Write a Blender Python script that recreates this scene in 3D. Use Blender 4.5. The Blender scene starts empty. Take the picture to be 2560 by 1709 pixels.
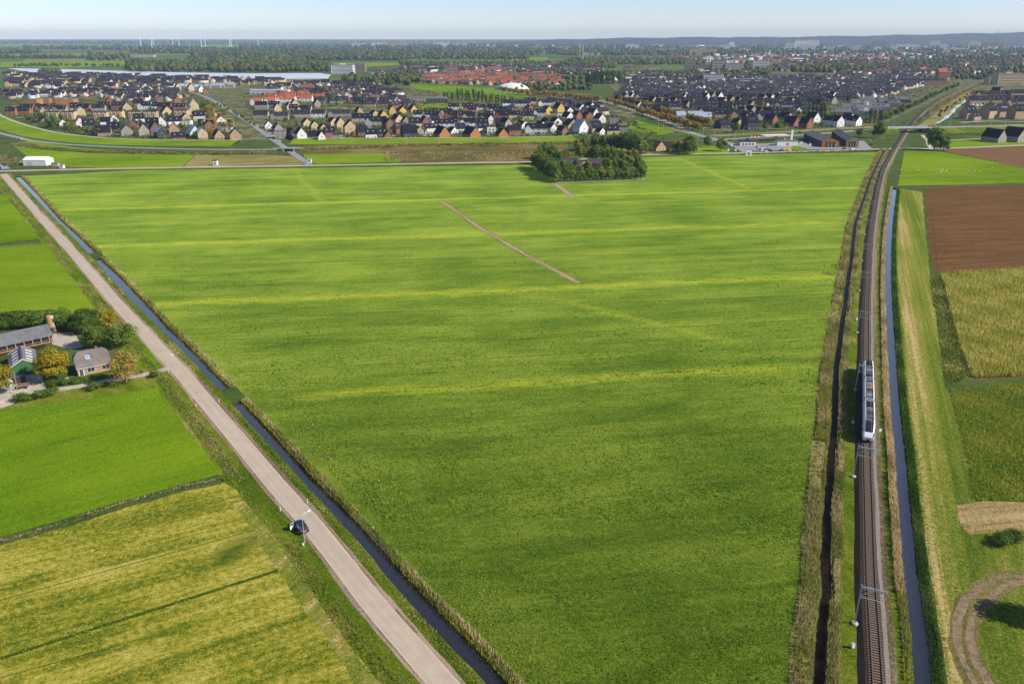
import bpy, bmesh, math, random
import numpy as np
from mathutils import Vector, Matrix
from mathutils.geometry import delaunay_2d_cdt

S = bpy.context.scene
R = math.radians
rnd = random.Random(7)
rng = np.random.default_rng(7)

# ---------------------------------------------------------------- camera, sky, sun, exposure
F, H, YH = 1990.0, 98.5, 94.0            # focal length in photo pixels, flight height (m), horizon row
TH = math.atan((854.5 - YH) / F)
cam = bpy.data.cameras.new('camera'); camo = bpy.data.objects.new('camera', cam)
S.collection.objects.link(camo)
camo.location = (0, 0, H); camo.rotation_euler = (math.pi/2 - TH, 0, 0)
cam.sensor_width = 36; cam.lens = F / 2560 * 36
cam.clip_start = 1; cam.clip_end = 80000
S.camera = camo

SUN = Vector((0.95, -0.30, 0.0)).normalized() * math.cos(R(37)); SUN.z = math.sin(R(37))
W = bpy.data.worlds.new('World'); S.world = W; W.use_nodes = True
nt = W.node_tree; nt.nodes.clear()
sky = nt.nodes.new('ShaderNodeTexSky'); sky.sky_type = 'NISHITA'; sky.sun_disc = False
sky.sun_elevation = R(37); sky.sun_rotation = math.atan2(SUN.x, SUN.y)
sky.altitude = 0; sky.air_density = 0.65; sky.dust_density = 0.20; sky.ozone_density = 2.3
bg = nt.nodes.new('ShaderNodeBackground'); bg.inputs[1].default_value = 0.1
wo = nt.nodes.new('ShaderNodeOutputWorld')
tn = nt.nodes.new('ShaderNodeVectorMath'); tn.operation = 'MULTIPLY'; tn.inputs[1].default_value = (1.04, 0.972, 1.0)
nt.links.new(sky.outputs[0], tn.inputs[0]); nt.links.new(tn.outputs[0], bg.inputs[0]); nt.links.new(bg.outputs[0], wo.inputs[0])
sl = bpy.data.lights.new('sun', 'SUN'); sl.energy = 4.3; sl.angle = R(0.5); sl.color = (1, 0.93, 0.82)
so = bpy.data.objects.new('sun', sl); S.collection.objects.link(so)
so.rotation_euler = SUN.to_track_quat('Z', 'Y').to_euler()
S.view_settings.view_transform = 'Standard'; S.view_settings.look = 'None'
S.view_settings.exposure = 0.55; S.view_settings.gamma = 1
S.view_settings.use_curve_mapping = False
S.render.engine = 'CYCLES'
S.cycles.max_bounces = 5; S.cycles.diffuse_bounces = 2; S.cycles.glossy_bounces = 2
S.cycles.transmission_bounces = 2; S.cycles.volume_bounces = 0; S.cycles.transparent_max_bounces = 4
S.cycles.use_denoising = True; S.cycles.caustics_reflective = False; S.cycles.caustics_refractive = False

# ---------------------------------------------------------------- helpers
def at(px, py, z=0.0):
    """photo pixel -> point of the place on the level z"""
    v = (py - 854.5) / F; u = (px - 1280) / F
    dy = math.cos(TH) - v*math.sin(TH); dz = -math.sin(TH) - v*math.cos(TH)
    t = (z - H) / dz
    return Vector((u*t, dy*t, z))
def ats(pts, z=0.0): return [at(x, y, z) for x, y in pts]

def link(o, parent=None):
    S.collection.objects.link(o)
    if parent is not None: o.parent = parent
    return o
def tag(o, label=None, cat=None, group=None, kind=None):
    if label: o['label'] = label
    if cat: o['category'] = cat
    if group: o['group'] = group
    if kind: o['kind'] = kind
    return o
def empty(name, loc, rz=0, label=None, cat=None, group=None, sc=None):
    o = bpy.data.objects.new(name, None); link(o)
    o.location = loc; o.rotation_euler = (0, 0, rz); o.empty_display_size = 0.5
    if sc: o.scale = sc if hasattr(sc, '__len__') else (sc, sc, sc)
    return tag(o, label, cat, group)
def obj(name, mesh, parent=None, loc=None, rot=None, sc=None):
    o = bpy.data.objects.new(name, mesh); link(o, parent)
    if loc is not None: o.location = loc
    if rot is not None: o.rotation_euler = rot
    if sc is not None: o.scale = sc if hasattr(sc, '__len__') else (sc, sc, sc)
    return o
ORD = ['first','second','third','fourth','fifth','sixth','seventh','eighth','ninth','tenth','eleventh','twelfth',
 'thirteenth','fourteenth','fifteenth','sixteenth','seventeenth','eighteenth','nineteenth','twentieth']
TENS = {2: 'twenty', 3: 'thirty', 4: 'forty', 5: 'fifty', 6: 'sixty'}
TH_ = {2: 'twentieth', 3: 'thirtieth', 4: 'fortieth', 5: 'fiftieth', 6: 'sixtieth'}
def nth(i):
    i += 1
    if i <= 20: return ORD[i-1]
    return TH_[i//10] if i % 10 == 0 else TENS[i//10] + '-' + ORD[i % 10 - 1]

class MB:
    def __init__(s): s.v = []; s.f = []; s.m = []
    def face(s, pts, m=0):
        b = len(s.v); s.v += [tuple(p) for p in pts]; s.f.append(tuple(range(b, b+len(pts)))); s.m.append(m); return s
    def box(s, x0, x1, y0, y1, z0, z1, m=0):
        b = len(s.v)
        s.v += [(x0,y0,z0),(x1,y0,z0),(x1,y1,z0),(x0,y1,z0),(x0,y0,z1),(x1,y0,z1),(x1,y1,z1),(x0,y1,z1)]
        for q in ((0,3,2,1),(4,5,6,7),(0,1,5,4),(1,2,6,5),(2,3,7,6),(3,0,4,7)):
            s.f.append(tuple(b+i for i in q)); s.m.append(m)
        return s
    def prism(s, prof, x0, x1, m=0, axis='x'):
        """profile (a,b) extruded: axis x -> (x,a,b); axis y -> (a,y,b); axis z -> (a,b,z)"""
        n = len(prof); b = len(s.v)
        for t in (x0, x1):
            for a, c in prof:
                s.v.append({'x': (t,a,c), 'y': (a,t,c), 'z': (a,c,t)}[axis])
        for i in range(n):
            j = (i+1) % n; s.f.append((b+i, b+j, b+n+j, b+n+i)); s.m.append(m)
        s.f.append(tuple(b+i for i in reversed(range(n)))); s.m.append(m)
        s.f.append(tuple(b+n+i for i in range(n))); s.m.append(m)
        return s
    def tube(s, p0, p1, r0, r1=None, n=6, m=0):
        r1 = r0 if r1 is None else r1
        p0 = Vector(p0); p1 = Vector(p1); d = (p1-p0).normalized()
        a = d.orthogonal().normalized(); c = d.cross(a); b = len(s.v)
        for p, r in ((p0, r0), (p1, r1)):
            for i in range(n):
                t = 2*math.pi*i/n; q = p + a*(r*math.cos(t)) + c*(r*math.sin(t)); s.v.append(tuple(q))
        for i in range(n):
            j = (i+1) % n; s.f.append((b+i, b+j, b+n+j, b+n+i)); s.m.append(m)
        s.f.append(tuple(b+i for i in reversed(range(n)))); s.m.append(m)
        s.f.append(tuple(b+n+i for i in range(n))); s.m.append(m)
        return s
    def lathe(s, prof, n=12, m=0, c=(0,0)):
        b = len(s.v)
        for r, z in prof:
            for i in range(n):
                t = 2*math.pi*i/n; s.v.append((c[0]+r*math.cos(t), c[1]+r*math.sin(t), z))
        for k in range(len(prof)-1):
            for i in range(n):
                j = (i+1) % n; s.f.append((b+k*n+i, b+k*n+j, b+(k+1)*n+j, b+(k+1)*n+i)); s.m.append(m)
        s.f.append(tuple(b+i for i in reversed(range(n)))); s.m.append(m)
        t = b+(len(prof)-1)*n; s.f.append(tuple(t+i for i in range(n))); s.m.append(m)
        return s
    def mesh(s, name, *mats, smooth=False, bevel=0):
        me = bpy.data.meshes.new(name); me.from_pydata(s.v, [], s.f)
        for m in mats: me.materials.append(m)
        if len(mats) > 1: me.polygons.foreach_set('material_index', s.m)
        if bevel:
            bm = bmesh.new(); bm.from_mesh(me); bmesh.ops.remove_doubles(bm, verts=bm.verts, dist=1e-5)
            bmesh.ops.bevel(bm, geom=[e for e in bm.edges if e.is_manifold and e.calc_face_angle(0) > 0.5],
                            offset=bevel, segments=2, affect='EDGES', clamp_overlap=True)
            bm.to_mesh(me); bm.free()
        if smooth: me.shade_smooth()
        me.update(); return me
    def build(s, name, mats, parent=None, **k):
        mats = mats if isinstance(mats, (list, tuple)) else [mats]
        return obj(name, s.mesh(name, *mats, smooth=k.pop('smooth', False), bevel=k.pop('bevel', 0)), parent, **k)

def np_mesh(name, V, Fc, mats, tint=None, mi=None):
    """V (n,3), Fc (m,k) same-size faces, tint (n,3) plant colour per vertex"""
    me = bpy.data.meshes.new(name); n = len(V); m, k = Fc.shape
    me.vertices.add(n); me.vertices.foreach_set('co', np.ascontiguousarray(V, dtype=np.float32).ravel())
    me.loops.add(m*k); me.loops.foreach_set('vertex_index', np.ascontiguousarray(Fc, dtype=np.int32).ravel())
    me.polygons.add(m); me.polygons.foreach_set('loop_start', np.arange(0, m*k, k, dtype=np.int32))
    try: me.polygons.foreach_set('loop_total', np.full(m, k, dtype=np.int32))
    except Exception: pass
    for mm in (mats if isinstance(mats, (list, tuple)) else [mats]): me.materials.append(mm)
    if mi is not None: me.polygons.foreach_set('material_index', mi.astype(np.int32))
    me.update(calc_edges=True)
    if tint is not None:
        at_ = me.attributes.new('tint', 'FLOAT_COLOR', 'POINT')
        c = np.ones((n, 4), dtype=np.float32); c[:, :3] = tint; at_.data.foreach_set('color', c.ravel())
    me.validate(); return me

# ---------------------------------------------------------------- materials
MATS = {}
def newmat(name):
    m = bpy.data.materials.new(name); m.use_nodes = True; t = m.node_tree; t.nodes.clear()
    o = t.nodes.new('ShaderNodeOutputMaterial'); p = t.nodes.new('ShaderNodeBsdfPrincipled')
    t.links.new(p.outputs[0], o.inputs[0]); MATS[name] = m
    return m, t, p
def nd(t, kind, **kw):
    n = t.nodes.new(kind)
    for k, v in kw.items():
        if k.startswith('i_'):
            key = k[2:]; n.inputs[int(key) if key.isdigit() else key].default_value = v
        else: setattr(n, k, v)
    return n
def ramp(t, src, stops):
    r = t.nodes.new('ShaderNodeValToRGB'); e = r.color_ramp.elements
    while len(e) < len(stops): e.new(0.5)
    for x, (p, c) in zip(e, stops): x.position = p; x.color = (*c, 1)
    t.links.new(src, r.inputs[0]); return r.outputs[0]
def math_(t, op, a, b=None, clamp=False):
    n = t.nodes.new('ShaderNodeMath'); n.operation = op; n.use_clamp = clamp
    for i, x in enumerate((a, b)):
        if x is None: continue
        if isinstance(x, (int, float)): n.inputs[i].default_value = x
        else: t.links.new(x, n.inputs[i])
    return n.outputs[0]
def mixc(t, fac, a, b, mode='MIX'):
    n = t.nodes.new('ShaderNodeMix'); n.data_type = 'RGBA'; n.blend_type = mode
    for i, x in ((0, fac), (6, a), (7, b)):
        if isinstance(x, (int, float)): n.inputs[i].default_value = x
        elif isinstance(x, tuple): n.inputs[i].default_value = (*x, 1) if len(x) == 3 else x
        else: t.links.new(x, n.inputs[i])
    return n.outputs[2]
def noise(t, vec, scale, detail=3, rough=0.55, dim='3D'):
    n = nd(t, 'ShaderNodeTexNoise', i_Scale=scale, i_Detail=detail, i_Roughness=rough)
    t.links.new(vec, n.inputs['Vector']); return n.outputs[0]
def objco(t): return nd(t, 'ShaderNodeTexCoord').outputs['Object']
def rotmap(t, vec, ang, sx, sy):
    """rotate so x runs along the angle, then stretch"""
    a = nd(t, 'ShaderNodeVectorRotate', rotation_type='Z_AXIS'); a.inputs['Angle'].default_value = -ang
    t.links.new(vec, a.inputs['Vector'])
    b = nd(t, 'ShaderNodeVectorMath', operation='MULTIPLY'); b.inputs[1].default_value = (sx, sy, 1)
    t.links.new(a.outputs[0], b.inputs[0]); return b.outputs[0]
def bump(t, p, h, strength, dist):
    b = nd(t, 'ShaderNodeBump', i_Strength=strength, i_Distance=dist)
    t.links.new(h, b.inputs['Height']); t.links.new(b.outputs[0], p.inputs['Normal'])

def plain(name, col, rough=0.7, metal=0.0, var=0.25, scale=1.5, spec=0.3, bumpd=0.0):
    """painted / mineral surface with a little uneven wear"""
    if name in MATS: return MATS[name]
    m, t, p = newmat(name); p.inputs['Roughness'].default_value = rough; p.inputs['Metallic'].default_value = metal
    p.inputs['Specular IOR Level'].default_value = spec
    c = objco(t); n = noise(t, c, scale, 5, 0.65)
    d = tuple(x*(1-var) for x in col); l = tuple(min(1, x*(1+var)) for x in col)
    t.links.new(ramp(t, n, [(0.3, d), (0.7, l)]), p.inputs['Base Color'])
    if bumpd: bump(t, p, n, 0.6, bumpd)
    return m

def tinted(name, rough=0.75, mult=1.0, trans=0.0, spec=0.15, rand=0.25):
    """plants: colour stored per leaf, varied per plant"""
    m, t, p = newmat(name); p.inputs['Roughness'].default_value = rough
    p.inputs['Specular IOR Level'].default_value = spec
    a = nd(t, 'ShaderNodeAttribute', attribute_name='tint')
    oi = nd(t, 'ShaderNodeObjectInfo')
    v = math_(t, 'ADD', math_(t, 'MULTIPLY', oi.outputs['Random'], rand), 1 - rand/2)
    sc = nd(t, 'ShaderNodeVectorMath', operation='SCALE'); t.links.new(a.outputs['Color'], sc.inputs[0])
    t.links.new(math_(t, 'MULTIPLY', v, mult), sc.inputs['Scale'])
    t.links.new(sc.outputs[0], p.inputs['Base Color'])
    if trans:
        o = [n for n in t.nodes if n.type == 'OUTPUT_MATERIAL'][0]
        tr = nd(t, 'ShaderNodeBsdfTranslucent'); t.links.new(sc.outputs[0], tr.inputs[0])
        mx = nd(t, 'ShaderNodeMixShader'); mx.inputs[0].default_value = trans
        t.links.new(p.outputs[0], mx.inputs[1]); t.links.new(tr.outputs[0], mx.inputs[2])
        t.links.new(mx.outputs[0], o.inputs[0])
    return m

def grass(name, dark, mid, light, dry, ang=0.0, stretch=(0.12, 1), bands=(), bandcol=None, drypos=0.86, fine=1.0,
          patch=0.011, bumpd=0.12, wet=None, big=0.5, sheen=0.22, wobamp=11, bands2=(), bandcol2=None, con=1.1):
    m, t, p = newmat(name); p.inputs['Roughness'].default_value = 0.9
    p.inputs['Specular IOR Level'].default_value = 0.0
    p.inputs['Sheen Weight'].default_value = sheen; p.inputs['Sheen Roughness'].default_value = 0.45; p.inputs['Sheen Tint'].default_value = (0.66, 0.85, 0.14, 1)
    c = objco(t); cs = rotmap(t, c, ang, *stretch)
    n1 = noise(t, c, patch, 4, 0.6); n1b = noise(t, cs, 0.09, 4, 0.65)
    n2 = noise(t, cs, 0.55, 4, 0.7); n3 = noise(t, c, 0.8*fine, 5, 0.8)
    f = math_(t, 'ADD', math_(t, 'ADD', math_(t, 'MULTIPLY', n1, big), math_(t, 'MULTIPLY', n1b, 0.75-big)),
              math_(t, 'ADD', math_(t, 'MULTIPLY', n2, 0.22), math_(t, 'MULTIPLY', n3, 0.46)))
    f = math_(t, 'ADD', math_(t, 'MULTIPLY', math_(t, 'SUBTRACT', f, 0.69), con), 0.475)
    col = ramp(t, f, [(0.38, dark), (0.475, mid), (0.56, light), (drypos-0.08, dry)])
    # speckle: single plants
    n4 = noise(t, c, 2.2*fine, 3, 0.7)
    col = mixc(t, math_(t, 'MULTIPLY', math_(t, 'GREATER_THAN', n4, 0.6), 0.42), col, tuple(min(1, x*1.6) for x in light))
    col = mixc(t, math_(t, 'MULTIPLY', math_(t, 'LESS_THAN', n4, 0.41), 0.5), col, tuple(x*0.55 for x in dark))
    if bands:
        sx = nd(t, 'ShaderNodeSeparateXYZ'); t.links.new(c, sx.inputs[0])
        wob = math_(t, 'MULTIPLY', math_(t, 'SUBTRACT', noise(t, c, 0.03, 4, .7), 0.5), wobamp)
        tot = None
        for (p0, p1, w, amt) in bands:
            d = (p1 - p0); L = math.hypot(d.x, d.y); nx, ny = -d.y/L, d.x/L; k = nx*p0.x + ny*p0.y
            dist = math_(t, 'ABSOLUTE', math_(t, 'SUBTRACT', math_(t, 'ADD', math_(t, 'ADD',
                   math_(t, 'MULTIPLY', sx.outputs[0], nx), math_(t, 'MULTIPLY', sx.outputs[1], ny)), wob), k))
            g = math_(t, 'MULTIPLY', math_(t, 'SUBTRACT', 1.0, math_(t, 'DIVIDE', dist, w), True), amt)
            if L < 260:
                al = math_(t, 'ADD', math_(t, 'MULTIPLY', sx.outputs[0], d.x/L), math_(t, 'MULTIPLY', sx.outputs[1], d.y/L))
                mid_ = (p0+p1)/2; k2 = (mid_.x*d.x+mid_.y*d.y)/L
                g = math_(t, 'MULTIPLY', g, math_(t, 'MULTIPLY', math_(t, 'SUBTRACT', 1.1, math_(t, 'DIVIDE', math_(t, 'ABSOLUTE', math_(t, 'SUBTRACT', al, k2)), L/2), True), 3.0, True))
            tot = g if tot is None else math_(t, 'MAXIMUM', tot, g)
        br = math_(t, 'MULTIPLY', tot, math_(t, 'SUBTRACT', math_(t, 'MULTIPLY', math_(t, 'ADD', n2, math_(t, 'MULTIPLY', n3, 1.1)), 4.2), 3.55), True)
        col = mixc(t, br, col, bandcol)
    if bands2:
        tot = None
        for (p0, p1, w, amt) in bands2:
            d = (p1 - p0); L = math.hypot(d.x, d.y); nx, ny = -d.y/L, d.x/L; k = nx*p0.x + ny*p0.y
            dist = math_(t, 'ABSOLUTE', math_(t, 'SUBTRACT', math_(t, 'ADD', math_(t, 'ADD', math_(t, 'MULTIPLY', sx.outputs[0], nx), math_(t, 'MULTIPLY', sx.outputs[1], ny)), math_(t, 'MULTIPLY', wob, 0.12)), k))
            g = math_(t, 'MULTIPLY', math_(t, 'SUBTRACT', 1.0, math_(t, 'DIVIDE', dist, w), True), amt); tot = g if tot is None else math_(t, 'MAXIMUM', tot, g)
        col = mixc(t, math_(t, 'MULTIPLY', tot, math_(t, 'GREATER_THAN', n1b, 0.47), True), col, bandcol2)
    t.links.new(col, p.inputs['Base Color'])
    sv = nd(t, 'ShaderNodeVectorMath', operation='SCALE'); t.links.new(col, sv.inputs[0]); sv.inputs['Scale'].default_value = 0.62/max(mid); t.links.new(sv.outputs[0], p.inputs['Sheen Tint'])
    if bumpd: bump(t, p, math_(t, 'ADD', n3, math_(t, 'MULTIPLY', n4, 0.5)), 1.0, bumpd)
    return m

def water(name, col, rough=0.06):
    """still water: dark body under a sky-reflecting surface"""
    m, t, p = newmat(name); p.inputs['Base Color'].default_value = (*col, 1); p.inputs['Roughness'].default_value = 0.5
    p.inputs['Specular IOR Level'].default_value = 0.0
    c = objco(t); o = [n for n in t.nodes if n.type == 'OUTPUT_MATERIAL'][0]
    b = nd(t, 'ShaderNodeBump', i_Strength=0.05, i_Distance=0.03); t.links.new(noise(t, c, 1.6, 3, 0.6), b.inputs['Height'])
    g = nd(t, 'ShaderNodeBsdfGlossy'); g.inputs['Color'].default_value = (1, .88, .76, 1); g.inputs['Roughness'].default_value = rough; t.links.new(b.outputs[0], g.inputs['Normal'])
    lw = nd(t, 'ShaderNodeLayerWeight', i_Blend=0.5); mx = nd(t, 'ShaderNodeMixShader')
    t.links.new(math_(t, 'POWER', lw.outputs['Facing'], 1.6), mx.inputs[0]); t.links.new(p.outputs[0], mx.inputs[1]); t.links.new(g.outputs[0], mx.inputs[2]); t.links.new(mx.outputs[0], o.inputs[0])
    return m

# ---------------------------------------------------------------- curves of the place
def resample(pts, step):
    P = [Vector((p.x, p.y)) for p in pts]; n = len(P); out = []
    for i in range(n-1):
        p0, p1, p2, p3 = P[max(i-1, 0)], P[i], P[i+1], P[min(i+2, n-1)]
        k = max(1, int((p2-p1).length/step))
        for j in range(k):
            u = j/k; out.append(0.5*((2*p1) + (p2-p0)*u + (2*p0-5*p1+4*p2-p3)*u*u + (3*p1-p0-3*p2+p3)*u**3))
    out.append(P[-1]); return out
def normals(P):
    out = []
    for i in range(len(P)):
        d = (P[min(i+1, len(P)-1)] - P[max(i-1, 0)]).normalized(); out.append(Vector((d.y, -d.x)))   # to the right
    return out
def wob(i, seed, amp, f=0.35):
    return amp*(math.sin(i*f+seed)+0.6*math.sin(i*f*2.3+seed*3.1)+0.5*math.sin(i*f*5.1+seed*7.7))/1.6
def ribbon(P, l, r, z, jit=0.0, seed=1.0, zc=None):
    """flat strip from offset -l (left) to +r (right)"""
    N = normals(P); mb = MB(); n = len(P)
    for i in range(n):
        ll = l(i/(n-1)) if callable(l) else l; rr = r(i/(n-1)) if callable(r) else r
        a = P[i] + N[i]*(ll + wob(i, seed, jit)); b = P[i] + N[i]*(rr + wob(i, seed+4, jit))
        mb.v += [(a.x, a.y, z), (b.x, b.y, z)]
    for i in range(n-1):
        mb.f.append((2*i, 2*i+1, 2*i+3, 2*i+2)); mb.m.append(0)
    return mb
def poly_sheet(name, pts, z, mat, jit=0.0, step=4.0, kind='structure'):
    pts = [Vector((p.x, p.y)) for p in pts]; out = []
    n = len(pts)
    for i in range(n):
        a, b = pts[i], pts[(i+1) % n]; L = (b-a).length; k = max(1, int(L/step)) if jit else 1
        d = (b-a).normalized() if L > 0 else Vector((1, 0)); nn = Vector((d.y, -d.x))
        for j in range(k):
            q = a.lerp(b, j/k)
            if j: q = q + nn*(wob(j, i*2.1+len(name), jit, 0.9)+rnd.uniform(-jit, jit)*0.4)
            out.append((q.x, q.y, z))
    ar = sum(out[i][0]*out[(i+1) % len(out)][1]-out[(i+1) % len(out)][0]*out[i][1] for i in range(len(out)))
    if ar < 0: out.reverse()
    mb = MB(); mb.face(out); o = mb.build(name, mat); return tag(o, kind=kind)
# ================================================================ SETTING: ground, ditches, roads, fields
ROAD = resample(ats([(8,435),(82,518),(160,605),(224,679),(308,775),(368,839),(455,933),(500,986),(602,1106),(688,1208),(772,1303),(832,1377),(941,1517),(1108,1709),(1250,1880)]), 2.5)
DITCH1 = resample(ats([(40,440),(82,484),(132,542),(175,583),(226,633)]), 2.5)
DITCH2 = resample(ats([(237,646),(274,679),(321,728),(365,775),(412,826),(480,894),(555,974)]), 2.0)
DITCH3 = resample(ats([(586,1004),(645,1065),(707,1134),(775,1210),(844,1280),(914,1357),(996,1450),(1067,1526),(1160,1622),(1239,1709),(1380,1880)]), 1.5)
DITCH0 = resample(ats([(-60,340),(-10,385),(18,422)]), 4)
MID = resample(ats([(2213,372),(2209,379),(2179,443),(2163,489),(2140,555),(2133,606),(2127,657),(2118,711),(2113,757),(2103,826),(2095,890),(2089,941),(2086,1060),(2080,1117),(2075,1193),(2068,1270),(2067,1346),(2063,1415),(2064,1469),(2056,1559),(2049,1707),(2040,1880)]), 2.0)
CANL = [(2232,472),(2217,545),(2211,606),(2209,683),(2210,724),(2215,826),(2220,928),(2229,1050),(2236,1142),(2241,1244),(2249,1321),(2255,1438),(2265,1533),(2275,1597),(2283,1707),(2295,1880)]
CANR = [(2241,472),(2237,545),(2233,606),(2231,683),(2231,724),(2236,826),(2242,928),(2251,1050),(2264,1142),(2273,1244),(2281,1321),(2295,1438),(2312,1533),(2321,1597),(2330,1707),(2346,1880)]
CAN = resample([(at(*a, -.55)+at(*b, -.55))/2 for a, b in zip(CANL, CANR)], 2.0)
SMALL1 = resample(ats([(-40,1368),(60,1340),(200,1295),(330,1255),(450,1222),(572,1196)]), 1.2)
SMALL2 = resample(ats([(-30,616),(50,608),(112,600)]), 2.0)
RAILZ = 0.95
RAIL = resample(ats([(2206,1880),(2195,1707),(2186,1560),(2178,1438),(2172,1244),(2169,1117),(2167,877),(2168,762),(2171,690),(2176,606),(2182,555),(2190,504),(2198,463),(2210,422),(2231,382),(2250,351),(2276,312),(2296,291),(2315,273),(2345,252),(2374,236),(2405,222),(2443,207),(2472,197),(2560,173)], RAILZ), 2.0)

for _P in (ROAD, DITCH0, DITCH1, DITCH2, DITCH3, MID, CAN): _P.reverse()
def const(v): return lambda u: v
canw = [(at(*b, -.55)-at(*a, -.55)).length/2*0.9 for a, b in zip(CANL, CANR)]
cany = [((at(*a).y+at(*b).y)/2) for a, b in zip(CANL, CANR)]
# name, curve, half width at water, bank width, jitter
DIT = [('ditch_water', DITCH1, const(2.75), 1.0, 0.3), ('ditch_water', DITCH2, const(2.1), 0.9, 0.35),
       ('ditch_water', DITCH3, const(1.55), 0.8, 0.3), ('ditch_water', DITCH0, const(3.0), 1.0, 0.3),
       ('ditch_water', MID, const(0.42), 1.2, 0.3), ('ditch_water', SMALL1, const(0.18), 0.4, 0.12),
       ('ditch_water', SMALL2, const(0.2), 0.5, 0.1),
       ('canal_water', CAN, None, 1.0, 0.25)]
M_WATER = water('water_dark', (0.020, 0.018, 0.021))
M_MUD = plain('water_brown', (0.018, 0.010, 0.004), 0.4, var=0.7, scale=0.35, spec=0.05)
M_LAKE = plain('water_lake', (0.52, 0.57, 0.68), 0.55, var=0.06, scale=.01, spec=0.5)  # pale base colour carries the bright sky reflection of the water
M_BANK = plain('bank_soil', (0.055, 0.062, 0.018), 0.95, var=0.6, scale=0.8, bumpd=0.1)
loops = []
for k, (nm, P, hw, bank, jit) in enumerate(DIT):
    N = normals(P); n = len(P); top = []; wat = []
    for side in (-1, 1):
        idx = range(n) if side < 0 else range(n-1, -1, -1)
        for i in idx:
            h = hw(i/(n-1)) if hw else float(np.interp(P[i].y, cany[::-1], canw[::-1]))
            j = wob(i, k*3+side, jit) + rnd.uniform(-jit, jit)*0.4
            w = P[i] + N[i]*side*max(0.12, h+j); tp = P[i] + N[i]*side*(max(0.12, h+j)+bank)
            wat.append((w.x, w.y, -0.95)); top.append((tp.x, tp.y, 0.0))
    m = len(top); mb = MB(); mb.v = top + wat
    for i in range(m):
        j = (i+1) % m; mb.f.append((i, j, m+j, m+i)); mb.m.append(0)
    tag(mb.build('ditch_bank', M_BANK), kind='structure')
    b2 = ribbon(P, lambda u: -((hw(u) if hw else 3.4)+bank*0.6), lambda u: (hw(u) if hw else 3.4)+bank*0.6, -0.62)
    if not hw:
        b2 = MB(); NN = normals(P)
        for i in range(n):
            h = float(np.interp(P[i].y, cany[::-1], canw[::-1])) + bank*0.6
            a = P[i]-NN[i]*h; c = P[i]+NN[i]*h; b2.v += [(a.x, a.y, -.62), (c.x, c.y, -.62)]
        for i in range(n-1): b2.f.append((2*i, 2*i+1, 2*i+3, 2*i+2)); b2.m.append(0)
    tag(b2.build(nm, M_MUD if P is MID or P is SMALL1 or P is SMALL2 else M_WATER), kind='structure')
    loops.append([Vector(p[:2]) for p in top])

# ground sheet out to the horizon with the ditches cut in
M_GROUND, t, p = newmat('ground_green'); p.inputs['Roughness'].default_value = 0.95; p.inputs['Specular IOR Level'].default_value = 0.05
c = objco(t); vo = nd(t, 'ShaderNodeTexVoronoi', i_Scale=0.0022); t.links.new(rotmap(t, c, 0.3, 0.55, 1), vo.inputs['Vector'])
sx = nd(t, 'ShaderNodeSeparateColor'); t.links.new(vo.outputs['Color'], sx.inputs[0])
farm = ramp(t, sx.outputs[0], [(0.0, (0.045,0.085,0.018)), (0.3, (0.08,0.14,0.025)), (0.55, (0.10,0.15,0.03)), (0.8, (0.05,0.09,0.02)), (1.0, (0.16,0.15,0.06))])
n3 = noise(t, c, 0.05, 5, 0.7); n4 = noise(t, c, 0.9, 4, 0.7)
nearc = ramp(t, math_(t, 'ADD', math_(t, 'MULTIPLY', n3, 0.5), math_(t, 'MULTIPLY', n4, 0.5)),
             [(0.35, (0.028,0.055,0.010)), (0.5, (0.06,0.10,0.02)), (0.6, (0.12,0.125,0.04)), (0.75, (0.2,0.17,0.08))])
sy = nd(t, 'ShaderNodeSeparateXYZ'); t.links.new(c, sy.inputs[0])
far = math_(t, 'DIVIDE', math_(t, 'SUBTRACT', sy.outputs[1], 1500), 600, True)
t.links.new(mixc(t, far, nearc, farm), p.inputs['Base Color']); bump(t, p, n4, 1.0, 0.15)
vs = [Vector((-40000, -300)), Vector((40000, -300)), Vector((40000, 45000)), Vector((-40000, 45000))]
EDG = [(0, 4)]
for lp in loops:
    b0 = len(vs); vs += lp; EDG.append((b0, b0+len(lp)))
ov, oe, of, _, _, ofo = delaunay_2d_cdt(vs, [(i, i+1 if i+1 < e else b) for b, e in EDG for i in range(b, e)], [], 0, 1e-4)
from mathutils.geometry import intersect_point_tri_2d
def inside(q, lp):
    r = False; j = len(lp)-1
    for i in range(len(lp)):
        a, b = lp[i], lp[j]
        if (a.y > q.y) != (b.y > q.y) and q.x < (b.x-a.x)*(q.y-a.y)/(b.y-a.y)+a.x: r = not r
        j = i
    return r
bxs = [(min(p.x for p in l), max(p.x for p in l), min(p.y for p in l), max(p.y for p in l)) for l in loops]
keep = []
for f in of:
    q = sum((ov[i] for i in f), Vector((0, 0)))/len(f)
    if not any(b[0] < q.x < b[1] and b[2] < q.y < b[3] and inside(q, l) for b, l in zip(bxs, loops)): keep.append(f)
gme = bpy.data.meshes.new('ground'); gme.from_pydata([(v.x, v.y, 0.0) for v in ov], [], keep)
gme.materials.append(M_GROUND); gme.update(); tag(obj('ground', gme), kind='structure')

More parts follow.
